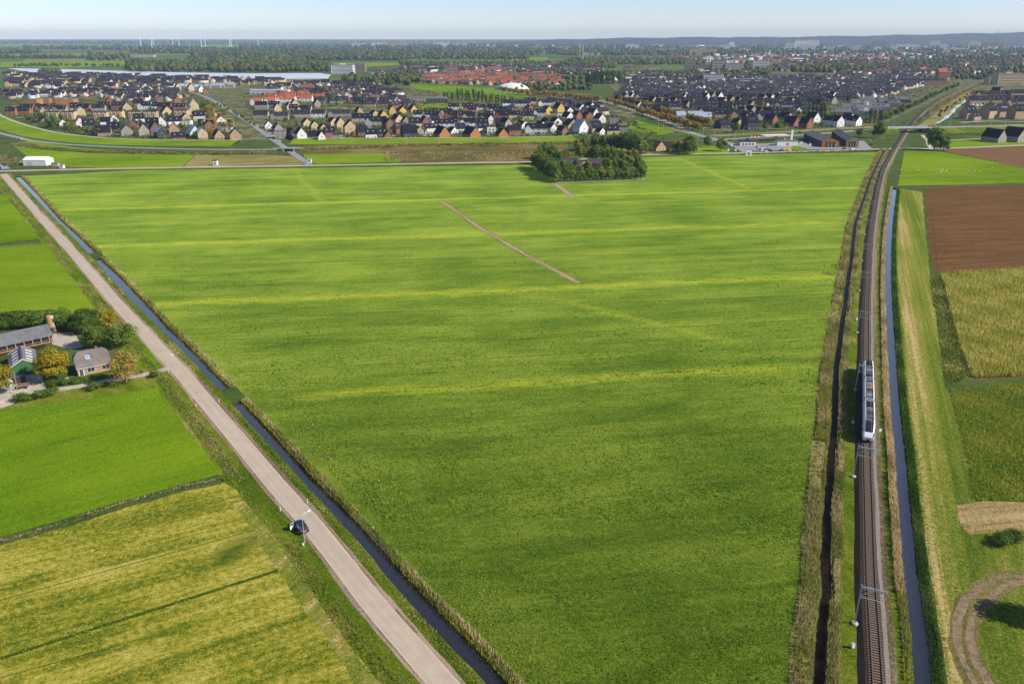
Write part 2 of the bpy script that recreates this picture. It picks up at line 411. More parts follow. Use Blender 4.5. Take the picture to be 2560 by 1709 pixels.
# ---- field sheets
D2 = lambda P, off, sub=None: [p + n*off for p, n in zip(P, normals(P))][::4]
bl = lambda a, b, w, k: (at(*a), at(*b), w, k)
BANDS = [bl((697,994),(2027,913),4.6,0.9), bl((436,759),(2103,690),5.6,0.8), bl((234,616),(2125,556),6.5,0.7),
         bl((207,523),(2158,469),5.5,0.8), bl((700,870),(2060,795),1.6,0.18), bl((300,660),(2110,620),2.5,0.22),
         bl((1380,745),(1880,870),4.5,0.45), bl((1700,398),(1890,478),4.0,0.5), bl((740,430),(810,510),3.5,0.35),
         bl((230,455),(2170,410),3.5,0.3), bl((1100,520),(1300,660),3.0,0.0)]
GREEN = dict(dark=(0.031,0.060,0.006), mid=(0.066,0.101,0.009), light=(0.114,0.150,0.017), dry=(0.17,0.18,0.03))
M_MEADOW = grass('meadow_grass', **GREEN, ang=math.atan2(25, 164), bands=BANDS, bandcol=(0.185,0.205,0.018), stretch=(0.18, 1), big=0.36, patch=0.016, sheen=0.78, con=0.9, bands2=[bl((700,872),(2060,797),0.35,1.6), bl((560,932),(1500,880),0.3,1.3), bl((330,668),(2100,622),0.5,1.2), bl((1100,775),(2080,735),0.35,1.5), bl((240,560),(2140,500),0.6,1.0)], bandcol2=(0.05,0.045,0.006))
M_LEFT = grass('pasture_grass', (0.065,0.125,0.003), (0.105,0.18,0.006), (0.14,0.215,0.008), (0.21,0.29,0.006), ang=R(33), stretch=(0.12,1), big=0.45, patch=0.02)
M_MOWN = grass('mown_grass', (0.065,0.105,0.007), (0.155,0.165,0.014), (0.27,0.25,0.03), (0.44,0.37,0.10), ang=math.atan2(20.3, 39.1), stretch=(0.05,1.8), big=0.36, patch=0.05, drypos=0.78, bands=[bl((540,1400),(720,1290),4.0,0.9)], bandcol=(0.05,0.085,0.01), wobamp=4, sheen=.25, con=1.6, bands2=[bl((-20,1652),(590,1458),0.55,2.5), bl((0,1500),(560,1345),0.3,1.0), bl((-20,1700),(480,1560),0.3,.9)], bandcol2=(0.035,0.07,0.006))
M_BRIGHT = grass('bright_grass', (0.075,0.135,0.004), (0.12,0.19,0.008), (0.165,0.235,0.012), (0.25,0.26,0.04), ang=0.15)
M_VERGE = grass('verge_grass', (0.04,0.075,0.004), (0.085,0.125,0.008), (0.15,0.165,0.02), (0.32,0.25,0.09), ang=R(126), stretch=(0.3,1), big=0.2, drypos=0.78, fine=1.4)
M_STRIP = grass('mown_strip', (0.06,0.10,0.01), (0.13,0.16,0.02), (0.23,0.21,0.045), (0.44,0.32,0.15), ang=R(68), stretch=(0.03,1.5), big=0.16, drypos=0.70)
M_STUB = grass('stubble', (0.13,0.095,0.03), (0.24,0.17,0.07), (0.36,0.26,0.12), (0.44,0.33,0.17), ang=R(8), stretch=(0.04,1.3), big=0.2)
M_BRUSH = grass('rough_herbs', (0.06,0.055,0.018), (0.12,0.10,0.03), (0.20,0.155,0.06), (0.3,0.23,0.11), sheen=.05, ang=0.1, stretch=(0.3,1), big=0.3, bumpd=0.4)
M_CLAY = grass('dry_field', (0.10,0.11,0.02), (0.19,0.17,0.05), (0.28,0.23,0.09), (0.36,0.28,0.15), sheen=.08, ang=0.1, stretch=(0.3,1), big=0.4)

poly_sheet('meadow', D2(DITCH3, 3.6) + D2(DITCH2, 4.2) + D2(DITCH1, 5.0)
    + ats([(130,437),(330,426),(763,420),(1330,412),(1613,393),(1900,386),(2185,381)]) + D2(MID, -5.0)[::-1], 0.02, M_MEADOW, 0.5)
poly_sheet('pasture', [p for p in D2(ROAD, -9.3) if at(440,960).y > p.y > at(560,1182).y][::-1] + ats([(560,1182),(300,1252),(100,1313),(-40,1352)]) + ats([(-40,1050),(0,1020),(100,1005),(330,975)]), 0.02, M_LEFT, 0.4)
poly_sheet('mown_field', ats([(-60,1380),(100,1336),(330,1263),(560,1206)]) + [p for p in D2(ROAD, -8.3) if p.y < at(600, 1212).y][::-1] + ats([(300,2000),(-300,1900)]), 0.02, M_MOWN, 0.5)
poly_sheet('pasture', [p for p in D2(ROAD, -9) if p.y > at(118, 594).y and p.y < at(30,480).y][::-1] + ats([(118,594),(50,602),(-60,612),(-200,500)]), 0.02, M_LEFT, 0.4)
poly_sheet('pasture', ats([(122,608),(150,655),(190,706),(235,760)]) + ats([(235,778),(0,800),(-120,800),(-90,622),(0,616)]), 0.024, M_BRIGHT, 0.4)
poly_sheet('mown_strip', D2(CAN, 3.6)[::-1] + ats([(2700,1880),(2640,1330),(2440,1262),(2436,1200),(2400,1010),(2362,968),(2345,820),(2325,690),(2312,560),(2306,480)]), 0.02, M_STRIP, 0.3)
poly_sheet('stubble_patch', ats([(2392,1262),(2460,1252),(2640,1258),(2640,1325),(2500,1330),(2420,1335),(2396,1300)]), 0.04, M_STUB, 0.6)
poly_sheet('sheep_pasture', ats([(2245,464),(2262,376),(2330,376),(2400,388),(2560,420),(2700,450),(2700,452),(2400,462)]), 0.02, M_BRIGHT, 0.4)
# fields beyond the farm path
poly_sheet('far_pasture', ats([(60,385),(30,362),(70,352),(200,370),(330,381),(490,385),(455,417),(250,420),(120,415)]), 0.02, M_BRIGHT, 0.5)
poly_sheet('dry_field', ats([(492,385),(640,385),(735,392),(760,412),(600,416),(458,417)]), 0.02, M_CLAY, 0.5)
poly_sheet('far_pasture', ats([(762,385),(960,384),(1010,398),(1000,405),(790,411),(760,392)]), 0.02, M_BRIGHT, 0.6)
poly_sheet('rough_land', ats([(745,368),(900,358),(1100,356),(1425,356),(1400,392),(1330,404),(1015,406),(965,384),(770,382)]), 0.03, M_BRUSH, 0.6)
poly_sheet('far_pasture', ats([(2360,352),(2430,348),(2700,345),(2700,360),(2370,370)]), 0.02, M_BRIGHT, 0.4)

# ---- ploughed fields: earth with real furrow ridges
def earth(name, a, b, c3, ang):
    m, t, p = newmat(name); p.inputs['Roughness'].default_value = 0.95; p.inputs['Specular IOR Level'].default_value = 0.0
    c = objco(t); cs = rotmap(t, c, ang, 0.03, 1)
    n = noise(t, cs, 0.7, 4, 0.7); n2 = noise(t, c, 0.9, 5, 0.75)
    f = math_(t, 'ADD', math_(t, 'MULTIPLY', n, 0.55), math_(t, 'MULTIPLY', n2, 0.45))
    t.links.new(ramp(t, f, [(0.36, a), (0.52, b), (0.66, c3)]), p.inputs['Base Color']); bump(t, p, f, 1.0, 0.35); return m
M_EARTH = earth('ploughed_earth', (0.060,0.030,0.011), (0.140,0.075,0.030), (0.26,0.15,0.07), math.atan2(.14, 1))
M_EARTH2 = earth('bare_earth', (0.12,0.066,0.030), (0.18,0.105,0.05), (0.25,0.155,0.08), 0.3)
poly_sheet('ploughed_field', ats([(2312,472),(2400,466),(2640,462),(2640,668),(2450,680),(2338,684),(2326,640),(2318,560)]), 0.03, M_EARTH, 0.6)
poly_sheet('bare_field', ats([(2352,376),(2420,371),(2720,362),(2760,470),(2560,422),(2430,392)]), 0.03, M_EARTH2, 0.5)
fur = MB()
a0, a1, b0, b1 = at(2326, 520), at(2345, 676), at(2640, 512), at(2640, 662)
for k in range(46):
    u = k/45; P = a0.lerp(a1, u); Q = b0.lerp(b1, u); nseg = 26; base = len(fur.v); d = (Q-P).normalized(); nn = Vector((d.y, -d.x, 0))
    for i in range(nseg+1):
        q = P.lerp(Q, i/nseg) + nn*rnd.uniform(-.25, .25); hh = rnd.uniform(0.10, 0.26)
        fur.v += [tuple(q-nn*0.7+Vector((0,0,.03))), tuple(q+Vector((0,0,hh))), tuple(q+nn*0.7+Vector((0,0,.03)))]
    for i in range(nseg):
        s = base+3*i
        for j in (0, 1): fur.f.append((s+j, s+j+1, s+j+4, s+j+3)); fur.m.append(0)
tag(fur.build('furrow_ridges', M_EARTH), kind='stuff')

# ---- country road: brick shoulders, pale carriageway, light edge lines, worn brown verge
def asphalt(name, col, var=0.24, worn=(0.35,0.27,0.2)):
    m, t, p = newmat(name); p.inputs['Roughness'].default_value = 0.85; p.inputs['Specular IOR Level'].default_value = 0.25
    c = objco(t); n = noise(t, c, 0.25, 5, 0.7); n2 = noise(t, c, 6, 3, 0.7); vo = nd(t, 'ShaderNodeTexVoronoi', i_Scale=1.1); t.links.new(c, vo.inputs['Vector'])
    ns = noise(t, rotmap(t, c, R(126), 0.02, 1.0), 0.9, 3, 0.6)
    f = math_(t, 'ADD', math_(t, 'ADD', math_(t, 'MULTIPLY', n, 0.4), math_(t, 'MULTIPLY', n2, 0.25)), math_(t, 'MULTIPLY', ns, 0.35))
    col_ = ramp(t, f, [(0.3, tuple(x*(1-var) for x in col)), (0.7, tuple(x*(1+var) for x in col))])
    st = math_(t, 'MULTIPLY', math_(t, 'LESS_THAN', vo.outputs['Distance'], 0.09), math_(t, 'GREATER_THAN', n, 0.53))
    t.links.new(mixc(t, math_(t, 'MULTIPLY', st, 0.6), col_, tuple(x*0.35 for x in col)), p.inputs['Base Color']); return m
M_ROAD = asphalt('pale_asphalt', (0.44,0.36,0.275)); M_EDGE = plain('edge_concrete', (0.52,0.43,0.33), 0.8, var=0.2)
M_SHOULD = grass('worn_shoulder', (0.13,0.085,0.055), (0.25,0.175,0.125), (0.36,0.27,0.2), (0.44,0.34,0.26), ang=R(126), stretch=(0.12,1), big=0.2, fine=2)
M_GREYROAD = asphalt('grey_asphalt', (0.26,0.26,0.26)); M_PATH = asphalt('pale_path', (0.46,0.41,0.34))
RW = 2.3
HL = [q for q in ROAD if q.y < at(600, 1212).y]
tag(ribbon(HL, -11.2, -8.1, 0.032, 0.5, 9).build('field_headland', M_STRIP), kind='structure')
M_RUT = plain('rut_mud', (0.21,0.14,0.085), 0.95, var=0.45, scale=1.2)
tag(ribbon(ROAD, -RW-7.2, -RW, 0.015, 0.25, 2).build('road_verge', M_VERGE), kind='structure')
tag(ribbon(ROAD, RW, RW+3.3, 0.015, 0.2, 3).build('road_verge', M_VERGE), kind='structure')
tag(ribbon(ROAD, -RW-0.85, RW+0.9, 0.035, 0.22, 5).build('road_shoulder', M_SHOULD), kind='structure')
tag(ribbon(ROAD, -RW, RW, 0.06).build('road', M_ROAD), kind='structure')
for s in (-1, 1):
    a, b = sorted((s*(RW-0.02), s*(RW-0.22)))
    tag(ribbon(ROAD, a, b, 0.066).build('road_edge_line', M_EDGE), kind='structure')
for i in range(4, len(ROAD)-30):      # muddy ruts bitten out of the shoulder
    if rnd.random() < 0.22:
        s = 1 if rnd.random() < 0.68 else -1; L = rnd.randint(1, 4); seg = ROAD[i:i+L+2]
        if len(seg) > 2:
            w = rnd.uniform(.15, .5); off = RW+rnd.uniform(0.02, .25)
            tag(ribbon(seg, s*off if s > 0 else -off-w, off+w if s > 0 else -off, 0.040+0.0025*(i % 7), 0.16, i).build('mud_rut', M_RUT), kind='structure')
PATHC = resample(ats([(-60,428),(20,427),(300,421),(763,414),(1000,410),(1200,406),(1330,404),(1560,391),(1613,387),(1870,382),(2060,377),(2235,371.5),(2360,371),(2560,363),(2700,357)]), 8)
tag(ribbon(PATHC, -2.4, 2.4, 0.05).build('farm_path', M_PATH), kind='structure')
tag(ribbon(PATHC, 2.4, 6.0, 0.028, 0.4, 6).build('path_verge', M_CLAY), kind='structure')
M_DIRT = plain('dirt_track', (0.37,0.285,0.18), 0.95, var=0.5, scale=0.7)
for pts, w in (([(1098,502),(1130,520),(1180,556),(1260,605),(1340,650),(1447,707)], 1.7), ([(1384,458),(1410,475),(1432,494)], 2.6)):
    P = resample(ats(pts), 3)
    tag(ribbon(P, -w/2-1.2, w/2+1.4, 0.035, 0.45, 1).build('track_verge', M_CLAY), kind='structure')
    tag(ribbon(P, -w/2, -0.25, 0.05, 0.35, 3).build('dirt_track', M_DIRT), kind='structure')
    tag(ribbon(P, 0.15, w/2, 0.05, 0.35, 8).build('dirt_track', M_DIRT), kind='structure')
M_LTRK = grass('track_grass', (0.07,0.075,0.015), (0.14,0.12,0.04), (0.21,0.165,0.07), (0.28,0.21,0.11), ang=R(70), stretch=(0.2,1), big=0.2, fine=1.6)
M_RUTB = plain('rut_brown', (0.215,0.15,0.092), 0.95, var=0.5, scale=0.8)
LOOP = resample(ats([(2600,1462),(2560,1448),(2510,1452),(2460,1480),(2424,1520),(2408,1560),(2412,1610),(2428,1660),(2452,1709),(2490,1800)]), 1.5)
tag(ribbon(LOOP, -2.6, 2.6, 0.035, 0.55, 2).build('curved_track', M_LTRK), kind='structure')
for o_ in (-1.1, 1.1): tag(ribbon(LOOP, o_-0.65, o_+0.65, 0.05, 0.32, 5+o_).build('curved_track', M_RUTB), kind='structure')

# ---- railway bed
M_BALL = plain('ballast_stone', (0.125,0.095,0.07), 0.95, var=0.55, scale=2.2, bumpd=0.1)
M_BALLD = plain('ballast_oily', (0.034,0.022,0.014), 0.95, var=0.5, scale=2.0, bumpd=0.1)
M_GRAVEL = plain('grey_gravel', (0.16,0.14,0.115), 0.95, var=0.45, scale=3.0, bumpd=0.06)
M_SERV = grass('service_strip', (0.07,0.055,0.03), (0.13,0.105,0.06), (0.2,0.16,0.1), (0.12,0.15,0.03), ang=R(67), stretch=(0.05,1.2), big=0.15)
nR = len(RAIL); NR = normals(RAIL)
def bed(prof, name, mat, i0=0, i1=None, kind='structure'):
    """prof: (offset, height) points across the line"""
    i1 = nR if i1 is None else i1; mb = MB(); k = len(prof)
    for i in range(i0, i1):
        for o_, z in prof:
            q = RAIL[i]+NR[i]*(o_+wob(i, o_, 0.1)); mb.v.append((q.x, q.y, z))
    for i in range(i1-i0-1):
        for j in range(k-1):
            s = i*k+j; mb.f.append((s, s+1, s+k+1, s+k)); mb.m.append(0)
    return tag(mb.build(name, mat), kind=kind)
bed([(-3.0, 0.03), (-1.9, RAILZ-.3), (0, RAILZ-.2), (1.35, RAILZ-.24)], 'railway_ballast', M_BALLD)
bed([(1.3, RAILZ-.23), (2.05, 0.36), (2.15, 0.33)], 'railway_ballast', M_GRAVEL)
bed([(2.05, 0.34), (3.1, 0.1), (3.4, 0.02)], 'service_strip', M_SERV)
bed([(-5.5, 0.03), (-4.2, 0.05), (-2.9, 0.06)], 'railway_verge', M_VERGE, 0, 340)
bed([(3.25, 0.035), (3.9, 0.04), (4.3, 0.03)], 'railway_verge', M_VERGE, 0, 340)
tag(ribbon(MID, 1.75, 3.3, 0.02, 0.2, 4).build('ditch_verge', M_CLAY), kind='structure')
tag(ribbon(MID, -4.8, -1.75, 0.03, 0.3, 7).build('ditch_verge', M_CLAY), kind='structure')
# ================================================================ PLANTS
M_REED = tinted('reed_blades', trans=0.4, rand=0.0, mult=1.75)
M_TURF = tinted('turf_blades', trans=0.45, rand=0.0, mult=2.1)
M_LEAF = tinted('tree_leaves', trans=0.32, rand=0.4, mult=2.5)
M_BARK = plain('bark', (0.09,0.07,0.05), 0.95, var=0.5, scale=3)
STRAW, OLIVE, YGREEN, GRN, DGRN, RUST = (0.36,0.28,0.14), (0.13,0.14,0.028), (0.235,0.235,0.022), (0.055,0.115,0.012), (0.028,0.062,0.008), (0.26,0.10,0.03)

def blades(name, P, h, w, pal, lean=0.35, k=1, mat=None, z0=0.0):
    """P (n,2) rooted points; every blade a tapering leaf; pal list of (weight, colour)"""
    P = np.repeat(np.asarray(P, dtype=np.float64), k, 0); n = len(P)
    if k > 1: P = P + rng.normal(0, w*1.5, P.shape)
    a = rng.uniform(0, 2*np.pi, n); hh = rng.uniform(h[0], h[1], n); ww = w*rng.uniform(0.6, 1.4, n)
    dx, dy = np.cos(a)*ww, np.sin(a)*ww; l = rng.uniform(0, 2*np.pi, n); ll = rng.uniform(0, lean, n)*hh
    V = np.empty((n, 3, 3)); zz = z0 if np.isscalar(z0) else np.repeat(z0, k)
    V[:, 0] = np.c_[P[:, 0]-dx, P[:, 1]-dy, np.zeros(n)+zz]; V[:, 1] = np.c_[P[:, 0]+dx, P[:, 1]+dy, np.zeros(n)+zz]
    V[:, 2] = np.c_[P[:, 0]+np.cos(l)*ll, P[:, 1]+np.sin(l)*ll, hh+zz]
    wts = np.array([x[0] for x in pal]); cols = np.array([x[1] for x in pal])
    # colours come in drifts
    hd = (np.sin(P[:, 0]*0.9+P[:, 1]*0.35)+np.sin(P[:, 0]*0.37-P[:, 1]*0.8+.7)+np.sin(P[:, 0]*2.1+P[:, 1]*1.7))/3; V[:, 2, 2] = zz+hh*(1+0.32*hd)
    dr = (np.sin(P[:, 0]*0.31+P[:, 1]*0.17)+np.sin(P[:, 0]*0.13-P[:, 1]*0.29+1.3)+2)/4
    pick = np.searchsorted(np.cumsum(wts)/wts.sum(), np.clip(0.55*dr+0.45*rng.random(n), 0, 0.999))
    T = cols[pick]*rng.uniform(0.7, 1.3, (n, 1)); T = np.repeat(T, 3, 0)
    return np_mesh(name, V.reshape(-1, 3), np.arange(3*n).reshape(-1, 3), mat or M_REED, T)
def band_points(P, o0, o1, dens, y0=-1e9, y1=1e9, gap=0.0):
    P = [q for q in P if y0 < q.y < y1]; out = []
    if len(P) < 3: return np.zeros((0, 2))
    N = normals(P)
    for i in range(len(P)-1):
        L = (P[i+1]-P[i]).length; D = math.hypot(P[i].x, P[i].y)
        n = dens*L*abs(o1-o0)*min(1.0, (190/D)**1.3)
        if gap and math.sin(i*0.21+o0)+math.sin(i*0.077+2) < gap-1.4: n *= 0.15
        for _ in range(int(n)+(rnd.random() < n-int(n))):
            q = P[i].lerp(P[i+1], rnd.random()) + N[i]*rnd.uniform(o0, o1); out.append((q.x, q.y))
    return np.array(out) if out else np.zeros((0, 2))
def reeds(name, P, o0, o1, dens, h, w, pal, lean=0.35, **k):
    pts = band_points(P, o0, o1, dens, **k)
    if len(pts):
        D = np.hypot(pts[:, 0], pts[:, 1]); f = np.digitize(D, [170, 300, 480])
        V = [blades(name, pts[f == i], h, w*s, pal, lean, 1) for i, s in enumerate((1, 1.5, 2.3, 3.4)) if (f == i).any()]
        for me in V: tag(obj(name, me), kind='stuff')
MIXR = [(3, YGREEN), (3, OLIVE), (3, STRAW), (1, GRN)]; TAN = [(5, STRAW), (2, (0.26,0.19,0.09)), (1.5, OLIVE)]
GRNM = [(4, GRN), (3, OLIVE), (1.2, STRAW), (2, DGRN)]
for P, s in ((DITCH3, 1), (DITCH2, 1), (DITCH1, 1.2)):
    hw = {id(DITCH3): 1.75, id(DITCH2): 2.3, id(DITCH1): 2.95}[id(P)]
    reeds('bank_reeds', P, hw-.15, hw+0.9, 26, (0.3, 1.0), 0.085, [(5, YGREEN), (3, OLIVE), (1, RUST), (2, GRN)])
    reeds('bank_reeds', P, hw+0.7, hw+2.2, 24, (0.5, 1.2), 0.075, [(5, STRAW), (3, OLIVE), (2, YGREEN)], gap=.35)
    reeds('bank_reeds', P, -hw-0.9, -hw+0.1, 14, (0.2, 0.7), 0.08, [(3, GRN), (2, OLIVE), (3, STRAW)], gap=1.0)
reeds('verge_weeds', ROAD, -RW-5.9, -RW-2.9, 13, (0.2, 0.75), 0.09, [(4, (0.07,0.12,0.01)), (4, OLIVE), (3, (0.25,0.20,0.09)), (1, DGRN)], gap=.4)
reeds('verge_weeds', ROAD, -RW-3.0, -RW-0.9, 10, (0.08, 0.25), 0.10, [(6, GRN), (1, OLIVE)])
reeds('verge_weeds', ROAD, RW+0.95, RW+3.4, 12, (0.08, 0.35), 0.10, [(6, GRN), (2, OLIVE), (1.5, STRAW)])
reeds('bank_reeds', MID, -4.4, -1.5, 18, (0.6, 1.5), 0.08, [(5, (0.27,0.22,0.10)), (4, OLIVE), (2, YGREEN)], gap=.3)
reeds('bank_reeds', MID, -1.7, -0.9, 16, (0.3, 0.9), 0.08, [(3, YGREEN), (3, OLIVE), (1, RUST)])
reeds('bank_reeds', MID, 0.9, 3.2, 24, (0.6, 1.5), 0.08, [(5, (0.27,0.22,0.10)), (4, OLIVE), (1, GRN)], gap=.3)
reeds('canal_reeds', CAN, -3.1, -1.45, 26, (0.9, 1.8), 0.085, TAN, y0=122)
reeds('canal_reeds', CAN, -3.0, -1.45, 24, (0.5, 1.3), 0.085, [(4, YGREEN), (3, OLIVE), (2, STRAW)], y1=128)
reeds('canal_reeds', CAN, 1.4, 3.3, 26, (0.3, 0.9), 0.085, [(6, DGRN), (3, GRN), (1.5, (0.2,0.13,0.07))])
reeds('canal_reeds', CAN, 3.2, 4.2, 16, (0.15, 0.4), 0.09, [(4, (0.12,0.2,0.02)), (2, YGREEN)])
reeds('bank_reeds', SMALL1, -1.1, -0.35, 18, (0.15, 0.6), 0.08, [(3, OLIVE), (2, STRAW), (3, GRN)])
reeds('bank_reeds', SMALL1, 0.4, 1.1, 10, (0.1, 0.4), 0.08, [(3, OLIVE), (3, GRN)])
SRV = RAIL[:200]
reeds('verge_weeds', SRV, -5.3, -3.0, 9, (0.06, 0.25), 0.09, [(5, GRN), (2, (0.1,0.17,0.02))])
reeds('verge_weeds', SRV, 2.6, 3.4, 6, (0.08, 0.3), 0.09, [(3, OLIVE), (2, STRAW)])

def in_poly(pts, poly):
    x, y = pts[:, 0], pts[:, 1]; r = np.zeros(len(pts), bool); j = len(poly)-1
    for i in range(len(poly)):
        a, b = poly[i], poly[j]
        c = ((a[1] > y) != (b[1] > y)) & (x < (b[0]-a[0])*(y-a[1])/(b[1]-a[1]+1e-12)+a[0]); r ^= c; j = i
    return r
def at_np(px, py):
    v = (py-854.5)/F; u = (px-1280)/F; dy = math.cos(TH)-v*math.sin(TH); dz = -math.sin(TH)-v*math.cos(TH); t = -H/dz
    return np.c_[u*t, dy*t]
def turf(name, poly_px, n, h, w, pal, lean=0.7, fade=None):
    poly = [tuple(at(*p)[:2]) for p in poly_px]; xs = [p[0] for p in poly_px]; ys = [p[1] for p in poly_px]
    px = rng.uniform(min(xs), max(xs), n*2); py = rng.uniform(min(ys), max(ys), n*2)
    if fade: kp = rng.random(n*2) < np.clip((py-fade[0])/(fade[1]-fade[0]), 0.02, 1)**1.5; px, py = px[kp], py[kp]
    P = at_np(px, py); P = P[in_poly(P, poly)]
    D = np.hypot(P[:, 0], P[:, 1]); f = np.digitize(D, [150, 230, 340])
    for i, s in enumerate((1, 1.5, 2.2, 3.2)):
        if (f == i).any(): tag(obj(name, blades(name, P[f == i], (h[0], h[1]*(1+.25*i)), w*s, pal, lean, 1, M_TURF)), kind='stuff')
MPOLY = [(1290,1730),(1100,1480),(900,1255),(700,1060),(640,1000),(600,960),(520,850),(400,720),(330,640),(130,450),(2170,405),(2110,560),(2085,800),(2060,1000),(2030,1250),(2010,1500),(1990,1730)]
turf('meadow_tufts', MPOLY, 150000, (0.06, 0.22), 0.16, [(4, (0.038,0.080,0.003)), (4, (0.06,0.11,0.005)), (3, (0.10,0.15,0.010)), (1, (0.15,0.185,0.02))], fade=(560,1150))
turf('meadow_tufts', [(690,1000),(760,1010),(1010,1230),(1250,1480),(1420,1730),(1290,1730),(1100,1480),(900,1255),(720,1070)], 9000, (0.15, 0.38), 0.14, [(3, (0.10,0.16,0.02)), (3, (0.15,0.19,0.03)), (2, (0.24,0.22,0.07))])
turf('mown_tufts', [(-20,1385),(330,1268),(560,1210),(640,1290),(800,1480),(960,1709),(-20,1709)], 14000, (0.05, 0.16), 0.15, [(3, (0.10,0.13,0.015)), (4, (0.2,0.19,0.03)), (3, (0.3,0.26,0.08)), (1, (0.05,0.09,0.01))])
turf('pasture_tufts', [(-10,1025),(340,975),(440,965),(545,1150),(550,1180),(200,1280),(-10,1345)], 9000, (0.05, 0.15), 0.13, [(4, (0.045,0.13,0.008)), (4, (0.07,0.18,0.012)), (2, (0.12,0.23,0.012))])
turf('strip_tufts', [(2300,1000),(2400,1010),(2440,1200),(2560,1340),(2560,1709),(2420,1709),(2340,1400),(2290,1150)], 8000, (0.05, 0.18), 0.12, [(4, (0.06,0.12,0.012)), (4, (0.13,0.19,0.02)), (2, (0.32,0.26,0.13))])

for x0, y0, x1, y1 in ((2062,660,2112,674),(2050,678,2090,690),(2036,796,2082,808),(2004,894,2058,914),(1998,1002,2034,1018),(795,1134,845,1152)):
    turf('rusty_weeds', [(x0,(y0+y1)/2),((x0+x1)/2,y0),(x1,y0+2),(x1,y1),((x0+x1)/2,y1)], 46, (0.15, 0.4), 0.10, [(3, (0.14,0.07,0.018)), (2, OLIVE), (2, (0.10,0.085,0.02))])
# ---- maize and the lower crop: standing plants
def crop(name, poly_px, step, h, w, pal, per, soil, sway=0.5):
    poly = [tuple(at(*p)[:2]) for p in poly_px]; A = np.array(poly); lo, hi = A.min(0), A.max(0)
    gx, gy = np.meshgrid(np.arange(lo[0], hi[0], step), np.arange(lo[1], hi[1], step*1.15)); P = np.c_[gx.ravel(), gy.ravel()]
    P = P + rng.normal(0, step*0.22, P.shape); P = P[in_poly(P, poly)]
    poly_sheet(name+'_soil', [Vector((*q, 0)) for q in poly], 0.035, soil, 0.3)
    z = np.repeat(rng.uniform(0.35, 0.62, len(P))*h[1], per) * rng.uniform(0.3, 1.0, len(P)*per)
    me = blades(name, np.repeat(P, per, 0) + rng.normal(0, 0.10, (len(P)*per, 2)), (h[0]*0.55, h[1]*0.62), w, pal, 1.1, 1, None, z)
    me2 = blades(name+'_stalks', P, h, w*0.7, pal, 0.15)
    tag(obj(name, me), kind='stuff'); tag(obj(name+'_stalks', me2), kind='stuff')
crop('maize_plants', [(2352,690),(2362,720),(2372,765),(2384,812),(2398,860),(2424,930),(2432,946),(2620,940),(2620,672),(2450,682)], 0.78, (1.7, 2.3), 0.10,
     [(3, (0.19,0.21,0.028)), (4, (0.28,0.275,0.05)), (3, (0.38,0.34,0.10)), (1.2, (0.12,0.15,0.02))], 5, M_EARTH)
crop('low_crop', [(2376,978),(2440,968),(2620,955),(2620,1252),(2500,1256),(2440,1252),(2420,1140),(2396,1050)], 0.7, (0.6, 1.1), 0.12,
     [(4, (0.10,0.15,0.014)), (4, (0.17,0.20,0.024)), (2, (0.24,0.22,0.04)), (.6, (0.22,0.13,0.025))], 6, M_VERGE)
turf('headland_weeds', [(2325,690),(2352,690),(2372,765),(2398,860),(2424,940),(2380,962),(2362,940),(2345,820)], 5000, (0.2, 0.6), 0.13, [(3, (0.08,0.10,0.016)), (3, OLIVE), (1, STRAW)])

# ---- tree prototypes
def crown_mesh(name, r, z0, nclump, rc, ncard, size, pal, seed, shape='round', fill=0.9):
    g = np.random.default_rng(seed); rx, ry, rz = r
    d = g.normal(size=(nclump, 3)); d /= np.linalg.norm(d, axis=1)[:, None]
    if shape == 'round': d[:, 2] = np.where(d[:, 2] < -0.75, -d[:, 2]*0.6, d[:, 2])
    u = g.uniform(0.25, 1.0, nclump)**0.6*fill
    C = d*u[:, None]*np.array([rx, ry, rz]) + [0, 0, z0]
    if shape == 'cone': k = 1-(C[:, 2]-(z0-rz))/(2*rz)*0.75; C[:, :2] *= k[:, None]
    if shape == 'poplar': C[:, 2] = z0 + g.uniform(-1, 1, nclump)*rz; tz = np.abs((C[:, 2]-z0)/rz); C[:, :2] = g.normal(size=(nclump, 2))*rx*0.38*np.sqrt(np.clip(1.05-tz**2.4, 0.05, 1))[:, None]
    rcs = rc*g.uniform(0.65, 1.3, nclump)
    ci = g.integers(0, nclump, ncard); e = g.normal(size=(ncard, 3)); e[:, 2] += 0.35; e /= np.linalg.norm(e, axis=1)[:, None]
    pos = C[ci] + e*(rcs[ci]*g.uniform(0.55, 1.08, ncard))[:, None]*np.array([1, 1, 0.85])
    out = pos-np.array([0, 0, z0-rz*0.3]); out /= np.linalg.norm(out, axis=1)[:, None]+1e-9
    nn = e*0.7+out*0.5+g.normal(size=(ncard, 3))*0.45; nn /= np.linalg.norm(nn, axis=1)[:, None]
    ref = g.normal(size=(ncard, 3)); a = np.cross(nn, ref); a /= np.linalg.norm(a, axis=1)[:, None]+1e-9; b = np.cross(nn, a)
    s = size*g.uniform(0.6, 1.4, ncard)[:, None]
    V = np.stack([pos-a*s, pos-b*s*0.6+nn*s*0.15, pos+a*s, pos+b*s*0.6+nn*s*0.15], 1)
    V[:, :, 2] = np.maximum(V[:, :, 2], 0.05)
    w = np.array([x[0] for x in pal]); cols = np.array([x[1] for x in pal])
    cc = g.random(nclump)*0.6
    pk = np.searchsorted(np.cumsum(w)/w.sum(), np.clip(cc[ci]+0.4*g.random(ncard), 0, .999))
    T = np.repeat(cols[pk]*g.uniform(0.75, 1.25, (ncard, 1)), 4, 0)
    return np_mesh(name, V.reshape(-1, 3), np.arange(4*ncard).reshape(-1, 4), M_LEAF, T)
